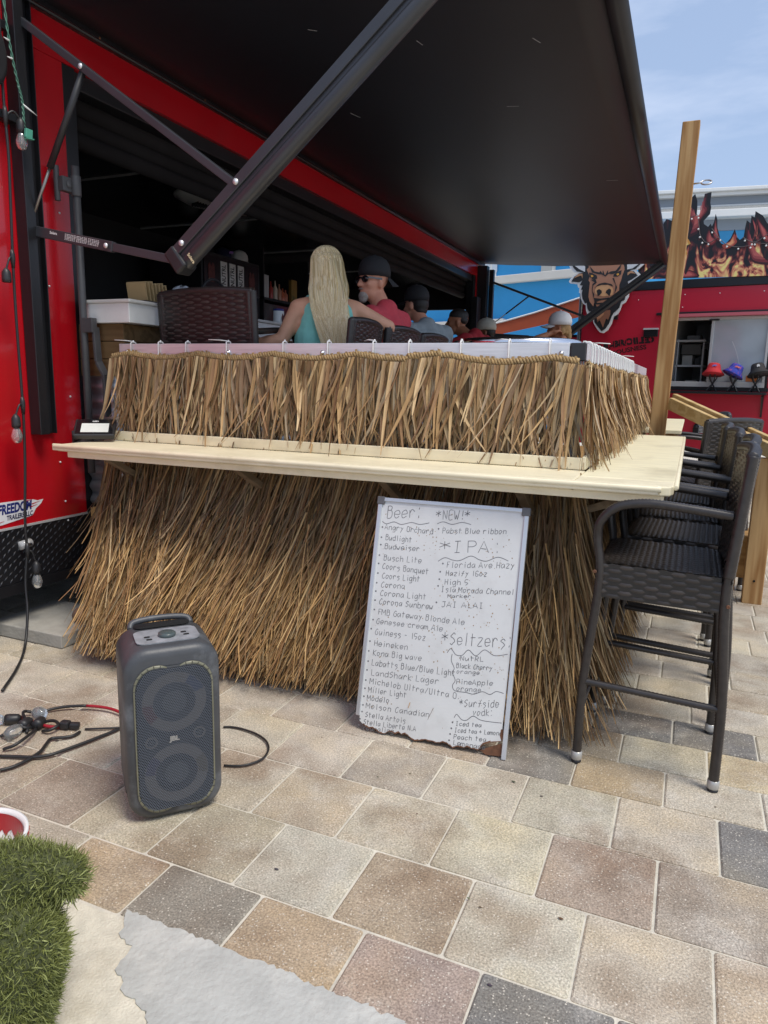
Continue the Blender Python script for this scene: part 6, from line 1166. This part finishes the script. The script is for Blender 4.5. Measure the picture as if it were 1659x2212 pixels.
BN = [('backing', 'white', (.74, .74, .73), 0), ('black_fur', 'black', (.016, .016, .018), 1), ('horn', 'horn1', (.68, .69, .70), 2), ('horn', 'horn2', (.68, .69, .70), 2), ('face', 'face', lin('b07c60'), 2), ('cheek', 'cheek1', (.02, .018, .018), 3), ('cheek', 'cheek2', (.02, .018, .018), 3), ('brow', 'brow', (.02, .018, .018), 3), ('eye_patch', 'patch1', (.02, .018, .018), 3), ('eye_patch', 'patch2', (.02, .018, .018), 3), ('eye', 'eye1', lin('e0a040'), 4), ('eye', 'eye2', lin('e0a040'), 4), ('muzzle', 'muzzle', lin('d8a474'), 3), ('muzzle_line', 'muztop', (.02, .018, .018), 4), ('nostril', 'nos1', (.02, .018, .018), 4), ('nostril', 'nos2', (.02, .018, .018), 4), ('mouth', 'mouth', (.02, .018, .018), 3), ('beard', 'goat', lin('8a5c46'), 3), ('beard', 'goatl', lin('b48260'), 4), ('ear', 'ear1', lin('b98a66'), 3), ('ear', 'ear2', lin('b98a66'), 3)]
for nm, key, c_, lv in BN:
    q = MB(); q.prism(BISON[key], T2, UX, UZ, .03 if lv == 0 else .003, off=.095 + (0 if lv == 0 else .03 + .0045 * lv)); q.build(nm, mat('bison_%02x%02x%02x' % tuple(int(v * 255) for v in c_), c_, .5), bs_)
q = MB(); wb_(q, -2.35, -1.9, 2.5, 2.9, .001, .094); q.build('mount', BLACK, bs_)
q = MB(); wb_(q, -3.16, -2.56, 1.4, 2.25, -.30, -.26); pl = tag(q.build('sign_panel', RED2), 'plain red panel with black frame standing left of the second trailer', 'panel')
q = MB(); wb_(q, -3.2, -2.55, 2.25, 2.29, -.31, -.25); wb_(q, -3.2, -3.16, 0, 2.25, -.31, -.25); q.build('frame', BLACK, pl)
q = MB(); q.tube([T2 + UX * -2.53 + UN * .02, T2 + UX * -2.53 + UN * .02 + UZ * 2.95], .035, n=8); tag(q.build('drain_pipe', BLACK), 'black pipe up the left corner of the second trailer', 'pipe')

# ------------------------------------------------------------------ buildings behind
BLUE = mat('blue_stucco', lin('3f94c4'), .8, var=.06, scale=1.2, bump=.2, bscale=40)
TRIMW = mat('trim_white', (.74, .74, .71), .6, var=.03, scale=2)
GREYW = mat('grey_siding', (.27, .30, .33), .7, var=.05, scale=1)
SHING = mat('shingle_grey', (.40, .40, .38), .9, var=.3, scale=14, stretch=(1, 1, 8), bump=.4, bscale=20)
def facade(o, ux, n0):
    o, ux = Vec(o), Vec(ux).normalized(); n_ = ux.cross(UZ)
    return lambda q, u0, u1, z0, z1, a, b_: q.obox(o + ux * (u0 + u1) / 2 + UZ * (z0 + z1) / 2 + n_ * (a + b_) / 2, ux * (u1 - u0) / 2, UZ * (z1 - z0) / 2, n_ * (b_ - a) / 2)
A_ = thing('blue_building', 'blue building with white cornice and grey shingle eave behind the flame board', 'building', (.455, 30, 0), world=True)
fa = facade((.455, 28.57, 0), (.9944, .1057, 0), 0)
q = MB(); fa(q, -7.5, 22, 0, 6.82, -10, 0); q.build('wall', BLUE, A_)
q = MB(); fa(q, -7.5, 22, 6.825, 7.2, -10, .02); fa(q, -7.5, 22, 7.74, 8.06, -10, -.5); q.build('siding', GREYW, A_)
q = MB(); fa(q, -7.6, 22, 7.2, 7.44, -1, .45); fa(q, -7.6, 22, 7.70, 7.78, -.6, -.42); fa(q, -7.6, 22, 8.06, 8.18, -10, -.3); fa(q, -7.6, 22, 8.18, 8.30, -10, -.18); q.build('cornice', TRIMW, A_, bevel=.02)
q = MB(); o_ = Vec((.455, 28.57, 0)); ux = Vec((.9944, .1057, 0)).normalized(); nn = ux.cross(UZ)
for k in range(6):
    d0, d1 = .42 - k * .15, .42 - (k + 1) * .15; z0, z1 = 7.44 + k * .05, 7.44 + (k + 1) * .05
    q.add([o_ + ux * -7.6 + nn * d0 + UZ * (z0 + .015), o_ + ux * 22 + nn * d0 + UZ * (z0 + .015), o_ + ux * 22 + nn * d1 + UZ * z1, o_ + ux * -7.6 + nn * d1 + UZ * z1, o_ + ux * -7.6 + nn * d0 + UZ * z0, o_ + ux * 22 + nn * d0 + UZ * z0], [(0, 1, 2, 3), (4, 5, 1, 0)])
q.build('shingle_roof', SHING, A_)
q = MB(); fa(q, 4.2, 4.24, 6.83, 7.2, .02, .03); fa(q, -1.5, -1.46, 6.83, 7.2, .02, .03); q.build('seam', TRIMW, A_)
B_ = thing('blue_building', 'bright blue building with pale ledges and a white railed balcony, seen under the awning', 'building', (-4.86, 23, 0), world=True)
fb_ = facade((-4.862, 22.857, 0), (.9433, -.3318, 0), 0)
q = MB(); fb_(q, -9, 1.75, 0, 5.7, -6, 0); q.build('wall', mat('bright_blue_stucco', lin('2f8fc8'), .8, var=.06, scale=1.2, bump=.2, bscale=40), B_)
q = MB(); fb_(q, -9, 1.75, 4.56, 4.80, .001, .22); fb_(q, -9, -.9, 3.28, 3.48, .001, .2); q.build('ledge', mat('ledge_cream', (.66, .63, .57), .7, var=.04, scale=2), B_, bevel=.02)
q = MB(); fb_(q, -3.2, -1.35, 4.801, 6.6, .001, .04); q.build('window_frame', TRIMW, B_)
q = MB()
for k in range(7): fb_(q, -3.05 + k * .26, -2.86 + k * .26, 4.95, 6.5, .04, .05)
q.build('window_pane', mat('sky_glass', (.55, .62, .68), .15), B_)
q = MB(); fb_(q, .40, .78, 4.801, 5.02, .001, .2); q.build('vent_box', mat('vent_grey', (.45, .45, .42), .6), B_)
sp = [(-4.6, 2.50), (-3.73, 2.69), (-3.11, 2.85), (-2.19, 3.13), (-1.5, 3.36), (-1.5, 2.95), (-2.09, 2.79), (-3.72, 2.46), (-4.6, 2.24)]
q = MB(); q.prism(sp, (0, 15, 0), (1, 0, 0), (0, 0, 1), .04); sl = q.build('shade_sail', mat('terracotta_cloth', lin('a84e2e'), .8, var=.1, scale=4)); tag(sl, 'taut terracotta shade sail with pale edge cord in front of the blue wall', 'shade sail')
q = MB(); q.tube([(x, 14.95, z + .012) for x, z in sp[:5]], .018, n=6); q.build('edge_cord', TRIMW, sl)
# ------------------------------------------------------------------ people
def HD(c, yaw, pitch=0.0, roll=0.0):
    R3 = Matrix.Rotation(yaw, 3, 'Z') @ Matrix.Rotation(pitch, 3, 'Y') @ Matrix.Rotation(roll, 3, 'X')
    return lambda x, y, z: Vec(c) + R3 @ Vec((x, y, z)), R3
def head_prims(h, R3, s=1.0):
    e = lambda c, r: ('e', h(*[k * s for k in c]), tuple(k * s for k in r), R3)
    return [e((-.012, 0, .045), (.098, .075, .088)), e((.022, 0, .0), (.075, .066, .085)), e((.030, 0, -.055), (.058, .054, .055)), e((.072, 0, -.088), (.024, .028, .020)), e((.078, 0, .038), (.018, .050, .012)),
            ('c', h(.088 * s, 0, .022 * s), .010 * s, h(.112 * s, 0, -.018 * s), .0135 * s), e((.098, .012, -.022), (.012, .008, .008)), e((.098, -.012, -.022), (.012, .008, .008)),
            e((.086, 0, -.050), (.012, .022, .007)), e((.084, 0, -.062), (.012, .019, .007)), e((.062, .040, -.012), (.024, .020, .02)), e((.062, -.040, -.012), (.024, .020, .02)),
            e((-.008, .074, -.004), (.020, .010, .032)), e((-.008, -.074, -.004), (.020, .010, .032)), e((-.002, .080, .008), (.012, .008, .018)), e((-.002, -.080, .008), (.012, .008, .018))]
def hand_prims(w, d, up, s=1.0, curl=.5):
    w, d, up = Vec(w), Vec(d).normalized(), Vec(up); up = (up - d * up.dot(d)).normalized(); sd = d.cross(up)
    pr = [('c', w, .024 * s, w + d * .045, .030 * s), ('c', w + d * .05 + sd * .022, .019, w + d * .085 + sd * .026, .015), ('c', w + d * .05 - sd * .022, .019, w + d * .085 - sd * .026, .015)]
    for k, (o, L) in enumerate(((-.030, .062), (-.010, .074), (.011, .070), (.031, .054))):
        a = w + d * .088 + sd * o; b_ = a + (d * cos(curl * .5) - up * sin(curl * .5)) * L * .55; c = b_ + (d * cos(curl * 1.5) - up * sin(curl * 1.5)) * L * .5
        pr += [('c', a, .0088, b_, .008), ('c', b_, .008, c, .0065)]
    a = w + d * .03 - sd * .028; b_ = a + (d * .6 - sd * .8).normalized() * .035; pr += [('c', a, .013, b_, .0095), ('c', b_, .0095, b_ + (d * .9 - sd * .25 - up * .3).normalized() * .03, .0075)]
    return pr
def person(label, seat, yaw, head_yaw, skin, shirt, legs_c, armL, armR, head_pos=(.03, 0, .745), lean=0.0, width=1.0, sleeve=.55, tank=False, hpitch=0.0, voxel=.009, shirt_skin=False):
    """seated figure; local x forward, y left, z up from the seat; arms = (elbow, wrist, hand direction)"""
    S = Vec(seat); Rz = Matrix.Rotation(yaw, 3, 'Z')
    def G(x, y, z): return S + Rz @ Vec((x + lean * max(z, 0), y, z))
    root = thing('person', label, 'person', tuple(S), world=True)
    W = width; sh = [G(-.01, .165 * W, .515), G(-.01, -.165 * W, .515)]
    torso = [('e', G(0, 0, .09), (.13, .165 * W, .11), Rz), ('c', G(-.01, .07 * W, .10), .105 * W, G(-.02, .085 * W, .40), .098 * W), ('c', G(-.01, -.07 * W, .10), .105 * W, G(-.02, -.085 * W, .40), .098 * W),
             ('c', G(-.02, 0, .12), .115, G(-.015, 0, .45), .105), ('c', G(-.015, .11 * W, .485), .07, G(-.015, -.11 * W, .485), .07), ('c', sh[0], .056, G(-.015, .06, .545), .05), ('c', sh[1], .056, G(-.015, -.06, .545), .05)]
    hp = G(*head_pos); h, R3 = HD(hp, head_yaw, hpitch)
    neck = [('c', G(-.02, 0, .50), .062 * W, h(-.022, 0, -.055), .053 * W)]
    legs = []
    for s in (1, -1):
        hip = G(.0, .09 * s, .08); kn = G(.40, .13 * s, .06); an = G(.36, .13 * s, -.37); legs += [('c', hip, .092, kn, .060), ('c', kn, .056, G(.35, .13 * s, -.15), .056), ('c', G(.35, .13 * s, -.15), .056, an, .038), ('c', an + Vec((0, 0, -.045)), .036, G(.50, .15 * s, -.425), .030)]
    arms = []; sl = []
    for (el, wr, hd, cur), s0 in ((armL, sh[0]), (armR, sh[1])):
        el, wr = Vec(el), Vec(wr); arms += [('c', s0, .056 * W, s0.lerp(el, .45), .049 * W), ('c', s0.lerp(el, .45), .049 * W, el, .040), ('c', el, .041, el.lerp(wr, .35), .041), ('c', el.lerp(wr, .35), .041, wr, .027)] + hand_prims(wr, hd, (0, 0, 1), curl=cur)
        sl += [('c', s0, .062 * W, s0.lerp(el, sleeve), .060)]
    body = blob('body', torso + neck + head_prims(h, R3) + legs + arms, skin, root, voxel=voxel, smooth=3)
    if tank:
        tk = torso[:4] + [('c', G(-.03, .085, .38), .085, G(-.045, .08, .49), .055), ('c', G(-.03, -.085, .38), .085, G(-.045, -.08, .49), .055), ('c', G(-.02, .105, .49), .026, G(.0, .10, .565), .022), ('c', G(-.02, -.105, .49), .026, G(.0, -.10, .565), .022)]
        tk[1] = ('c', G(-.01, .07, .10), .105, G(-.02, .080, .36), .098); tk[2] = ('c', G(-.01, -.07, .10), .105, G(-.02, -.080, .36), .098); tk[3] = ('c', G(-.02, 0, .12), .115, G(-.015, 0, .40), .107)
        wrinkle(blob('tank_top', tk, shirt, root, voxel=.009, smooth=4, grow=.010), .007)
    elif shirt is not None: wrinkle(blob('shirt', torso + [('c', G(-.02, 0, .5), .066 * W, G(-.018, 0, .575), .056 * W)] + sl, shirt, root, voxel=.010, smooth=4, grow=.013), .014)
    blob('shorts', [torso[0]] + [p for p in legs if p[4] in (.060,)], legs_c, root, voxel=.012, smooth=3, grow=.013)
    sh_ = MB()
    for s in (1, -1): q = blob('shoe', [('c', G(.35, .13 * s, -.405), .044, G(.49, .145 * s, -.432), .036)], mat('shoe_dark', (.05, .05, .055), .6), root, voxel=.012, smooth=3)
    return root, G, h, R3
def hair_cap(root, h, R3, m_, prims, name='hair', voxel=.007): return blob(name, [('e', h(*c), r, R3) for c, r in prims], m_, root, voxel=voxel, smooth=4)
SHORT = [((-.018, 0, .058), (.100, .079, .086)), ((-.045, 0, .02), (.072, .077, .075)), ((-.06, 0, -.03), (.045, .06, .04))]
SHORTS = [mat('shorts_navy', (.03, .035, .06), .8), mat('shorts_khaki', (.30, .25, .17), .8), mat('shorts_grey', (.12, .12, .13), .8)]
SZ = DZ + .79 * .9 - .055
SK1 = SKIN_MID('light', lin('d69e7e')); SK2 = SKIN_MID('ruddy', lin('d09276')); SK3 = SKIN_MID('tan', lin('a06a4c')); SK4 = SKIN_MID('deep', lin('7c4a34'))
cam_yaw = math.atan2(.88, -.47)

# 1 blonde woman seen from behind
WL = (-1.955, 3.72, SZ + .0); wy_ = radians(122)
rw, Gw, hw, Rw = person('woman with long straight blonde hair in a mint tank top, seen from behind', WL, wy_, radians(108), SK1, mat('mint_cotton', lin('86cdbf'), .8, var=.06, scale=30, bump=.15, bscale=25), SHORTS[1],
    ((-2.16, 3.56, 1.64), (-2.37, 3.50, 1.60), (-.95, .15, -.1), .6), ((-1.665, 3.93, 1.735), (-1.74, 4.12, 1.60), (-.5, .7, -.5), .7), head_pos=(.02, 0, .72), width=.98, tank=True)
hair_cap(rw, hw, Rw, mat('blonde_base', lin('c4a872'), .5, var=.2, scale=60, stretch=(6, 6, .6)), [((-.012, 0, .052), (.106, .088, .09)), ((-.055, 0, -.05), (.062, .090, .10)), ((-.10, 0, -.16), (.045, .080, .11)), ((-.145, -.02, -.26), (.025, .055, .11)), ((-.160, -.035, -.36), (.012, .035, .08))], name='hair', voxel=.007)
n_ = 3600; an = rng.uniform(-1, 1, n_); th = np.sign(an) * np.abs(an) ** .85 * 2.0   # around the back of the head
hr = np.sqrt(rng.uniform(0.02, 1, n_))
Pl = np.stack([-.012 - .104 * np.cos(th) * hr, (.098 * np.sin(th)) * hr, .052 + .093 * np.sqrt(np.maximum(0, 1 - hr ** 2)) ], 1)
Rn = np.array(Rw); base = np.array(hw(0, 0, 0)); toW = lambda A: base + A @ Rn.T
V, F, Cc, b0 = [], [], [], 0; K = 12
hc_ = np.array([lin(h_) for h_ in ('ecd9a8', 'dcc48c', 'f4e6c2', 'c8aa70', 'e4cc98', 'f8eed0', 'b89660')])
for i in range(n_):
    p = Pl[i]; y_end = p[1] * rng.uniform(.75, 1.0) + rng.normal(0, .006); L = rng.uniform(.44, .68); tz = np.linspace(0, 1, K)
    side = abs(th[i]) > 1.35
    zz = p[2] - L * tz; wv = (.007 + .02 * tz) * np.sin(tz * 6 + th[i] * 6 + rng.normal(0, .5)) * tz - .10 * tz ** 2
    # fall over the skull curve, then hang clear of the back
    xx = np.empty(K); yy = np.empty(K)
    for k in range(K):
        z = zz[k]; zr = np.clip((z - .052) / .093, -1, 1); rad = sqrt(max(0, 1 - zr * zr)) if z > .052 else 1.0
        prog = min(1, max(rad, hr[i])); taper = 1.0 - .78 * min(1, max(0, (-.10 - z) / .36))
        xx[k] = -.012 - (.108 * cos(th[i]) * prog if z > -.02 else (.108 * cos(th[i]) * (1 - min(1, (-.02 - z) / .15)) + .088 * min(1, (-.02 - z) / .15)) ) - .010
        yy[k] = (.088 + .012 * min(1, max(0, (.03 - z) / .22))) * sin(th[i]) * prog * taper + wv[k] + (y_end - p[1]) * tz[k]
        xx[k] -= .085 * min(1, max(0, (-.06 - z) / .20))
        if side and z < -.02: xx[k] = min(xx[k], -.03)
    w = rng.uniform(.0014, .0036) * (1 - .6 * tz ** 3); tw = rng.uniform(-.5, .5)
    A = np.stack([xx - w * sin(tw), yy - w, zz], 1); B_2 = np.stack([xx + w * sin(tw), yy + w, zz], 1)
    vv = np.stack([A, B_2], 1).reshape(-1, 3); V.append(toW(vv)); ii = np.arange(K - 1)[:, None] * 2
    F.append(np.concatenate([ii, ii + 1, ii + 3, ii + 2], 1) + b0); b0 += 2 * K
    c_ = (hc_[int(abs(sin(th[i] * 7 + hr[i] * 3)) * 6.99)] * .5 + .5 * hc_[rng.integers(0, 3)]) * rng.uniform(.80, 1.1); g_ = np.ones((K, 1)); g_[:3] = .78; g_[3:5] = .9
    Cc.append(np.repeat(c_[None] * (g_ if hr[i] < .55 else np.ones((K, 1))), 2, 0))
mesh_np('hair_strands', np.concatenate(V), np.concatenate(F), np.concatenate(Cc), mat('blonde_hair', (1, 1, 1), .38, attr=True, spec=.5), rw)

# 2 bearded man with backwards cap and sunglasses
ML = (-1.80, 4.30, SZ - .01); mh = math.atan2(-.90, -.50)
rm, Gm, hm, Rm = person('bearded man in red t-shirt, sunglasses and backwards black cap facing the blonde woman', ML, radians(172), mh, SK2, mat('coral_cotton', lin('c8444e'), .85, var=.07, scale=25, bump=.15, bscale=22), SHORTS[0],
    ((-2.08, 4.00, 1.60), (-2.34, 4.08, 1.70), (-1, .2, 0), .5), ((-2.05, 4.54, 1.62), (-2.36, 4.45, 1.70), (-1, 0, 0), .5), head_pos=(.07, .0, .745), width=1.08, lean=.10)
hair_cap(rm, hm, Rm, mat('grey_beard', lin('9a938a'), .8, var=.3, scale=120), [((.070, 0, -.082), (.036, .036, .030)), ((.082, 0, -.065), (.018, .026, .010)), ((.078, 0, -.105), (.026, .028, .022)), ((.096, 0, -.040), (.010, .024, .006))], name='goatee', voxel=.005)
q = MB(); F3 = Rm @ Vec((1, 0, 0)); L3 = Rm @ Vec((0, 1, 0)); U3 = Rm @ Vec((0, 0, 1))
for s in (1, -1): q.sphere(hm(.088, .034 * s, .018), 1, n=14, m=10, sc=(.016, .032, .022), rot=Rm)
q.beam(hm(.105, -.02, .026), hm(.105, .02, .026), .006, .008); sgl = q.build('sunglasses', mat('dark_lens', (.006, .006, .007), .08, spec=.8), rm)
q = MB()
for s in (1, -1): q.beam(hm(.085, .066 * s, .026), hm(-.01, .084 * s, .022), .004, .010)
q.build('temple', mat('grey_frame', (.12, .12, .12), .3, metal=.5), sgl)
ball_cap('cap', hm(-.012, 0, .056), -(F3), mat('cap_black', (.014, .014, .016), .8, var=.15, scale=30), None, parent=rm, s=1.05, brimdrop=.045)
q = MB(); q.sphere(hm(.072, .0, .075), 1, n=12, m=8, sc=(.026, .040, .022), rot=Rm); q.build('forehead_gap', SK2, rm)

# 3 man in grey printed t-shirt
GLc = (-1.98, 5.60, SZ); gy_ = radians(150)
rg, Gg, hg, Rg = person('man in grey t-shirt with orange plant print on its back and a black cap', GLc, gy_, radians(165), SK2, mat('grey_cotton', lin('949c9e'), .85, var=.06, scale=22, bump=.15, bscale=22), SHORTS[2],
    ((-2.25, 5.36, 1.68), (-2.52, 5.55, 1.86), (-.8, .5, .2), .6), ((-2.0, 5.95, 1.66), (-2.4, 5.95, 1.86), (-1, 0, .1), .6), head_pos=(.11, .0, .735), width=1.12, lean=.16)
hair_cap(rg, hg, Rg, mat('dark_hair', (.018, .014, .012), .6), SHORT)
ball_cap('cap', hg(-.008, 0, .06), Rg @ Vec((1, 0, 0)), MATS['cap_black'], None, parent=rg, s=1.05)
bk = lambda y, z: Gg(-.138 - .004 + .07 * (y / .2) ** 2, y, z)
def backprint(polys, m_, nm):
    q = MB()
    for P in polys:
        vs = [bk(-x, z) for x, z in P]; vs2 = [v + (Gg(-1, 0, 0) - Gg(0, 0, 0)) * .006 for v in vs]; n0 = len(vs); q.add(vs + vs2, [tuple(range(n0)), tuple(range(2 * n0 - 1, n0 - 1, -1))] + [(i, (i + 1) % n0, n0 + (i + 1) % n0, n0 + i) for i in range(n0)])
    q.build(nm, m_, rg)
leaf = lambda x0, z0, x1, z1, w: [(x0, z0), ((x0 + x1) / 2 - (z1 - z0) * w, (z0 + z1) / 2 + (x1 - x0) * w), (x1, z1), ((x0 + x1) / 2 + (z1 - z0) * w, (z0 + z1) / 2 - (x1 - x0) * w)]
backprint([leaf(0, .30, x, z, .18) for x, z in ((-.06, .40), (-.03, .44), (0, .45), (.035, .44), (.06, .39))], mat('print_orange', lin('d07a3a'), .8), 'shirt_print')
backprint([leaf(0, .36, x, z, .12) for x, z in ((-.09, .45), (-.10, .41), (.085, .46), (-.04, .49))] + [leaf(x0, z0, x1, z1, .06) for x0, z0, x1, z1 in ((-.07, .30, -.02, .14), (.07, .30, .02, .14), (-.04, .30, 0, .14), (.04, .30, 0, .14), (0, .29, 0, .16))] + [[(-.11, .12), (.10, .12), (.10, .128), (-.11, .128)], [(-.11, .26), (-.10, .26), (-.10, .10), (-.11, .10)]], mat('print_dark', lin('2c3030'), .8), 'shirt_print')

# 4 dark haired man in red
R4 = (-1.87, 6.85, SZ)
r4, G4, h4, R4m = person('dark haired man in a red t-shirt hunched over the bar beyond the grey shirt', R4, radians(165), radians(196), SK3, mat('red_cotton', lin('a3242c'), .85, var=.06, scale=22, bump=.15, bscale=22), SHORTS[2],
    ((-2.3, 6.55, 1.66), (-2.6, 6.65, 1.85), (-1, 0, .1), .6), ((-2.1, 7.1, 1.66), (-2.5, 7.05, 1.85), (-1, 0, .1), .6), head_pos=(.16, 0, .70), width=1.12, lean=.26)
hair_cap(r4, h4, R4m, MATS['dark_hair'], [((-.014, 0, .072), (.098, .078, .072)), ((-.05, 0, .03), (.06, .074, .05))])
q = MB()
for s in (1, -1): q.sphere(h4(.081, .030 * s, .018), .011, n=8, m=6)
q.build('eyes', mat('eye_dark', (.03, .02, .02), .2), r4)

# 5 woman in grey cap far along the bar
R5 = (-2.1, 8.35, SZ)
r5, G5, h5, R5m = person('bare shouldered person in a pale grey cap, dark against the blue wall', R5, radians(170), radians(185), SK4, None, SHORTS[2],
    ((-2.35, 8.1, 1.66), (-2.6, 8.3, 1.85), (-1, 0, .1), .6), ((-2.3, 8.62, 1.66), (-2.6, 8.5, 1.85), (-1, 0, .1), .6), head_pos=(.10, 0, .70), width=.95, lean=.15)
blob('swim_top', [('c', G5(-.02, .09, .22), .10, G5(-.02, -.09, .22), .10)], mat('swim_black', (.02, .02, .025), .7), r5, voxel=.012, grow=.012)
hair_cap(r5, h5, R5m, MATS['dark_hair'], SHORT + [((-.07, 0, -.09), (.035, .05, .06))])
ball_cap('cap', h5(-.006, 0, .058), R5m @ Vec((1, 0, 0)), mat('cap_pale', lin('b6b4a8'), .85, var=.08, scale=30), None, parent=r5, s=1.12)

# 6 woman in white cap at the right, hand to her mouth
R6 = (-1.22, 7.55, SZ - .02)
r6, G6, h6, R6m = person('woman in a white cap and halter top resting her chin on her raised hand', R6, radians(185), radians(190), SK3, None, SHORTS[1],
    ((-1.52, 7.28, 1.845), (-1.37, 7.38, 1.925), (.75, .45, .3), 1.0), ((-1.50, 7.80, 1.70), (-1.52, 7.55, 1.82), (0, -1, .2), .8), head_pos=(.05, 0, .70), width=.9, lean=.05)
blob('halter_top', [('c', G6(-.015, .07, .12), .10, G6(-.02, .075, .33), .094), ('c', G6(-.015, -.07, .12), .10, G6(-.02, -.075, .33), .094), ('c', G6(.07, .05, .40), .02, G6(-.03, .045, .575), .012), ('c', G6(.07, -.05, .40), .02, G6(-.03, -.045, .575), .012)], mat('halter_black', (.02, .02, .022), .7), r6, voxel=.009, grow=.008)
hair_cap(r6, h6, R6m, mat('hair_sandy', lin('9a7a4e'), .6, var=.2, scale=60), SHORT + [((-.085, 0, -.02), (.04, .045, .05)), ((-.10, 0, -.07), (.03, .035, .05)), ((-.03, .07, -.02), (.03, .014, .05)), ((-.03, -.07, -.02), (.03, .014, .05))])
ball_cap('cap', h6(-.006, 0, .055), R6m @ Vec((1, 0, 0)), mat('cap_offwhite', lin('d8d8d8'), .85, var=.06, scale=30), None, parent=r6, s=1.12)
q = MB(); q.tube([Vec((-1.372, 7.38, 1.925)) + Vec((.0, .028 * cos(a), .028 * sin(a))) for a in np.linspace(0, 2 * pi, 12)[:-1]], .004, n=5, closed=True); q.build('bracelet', BLKPLA, r6)
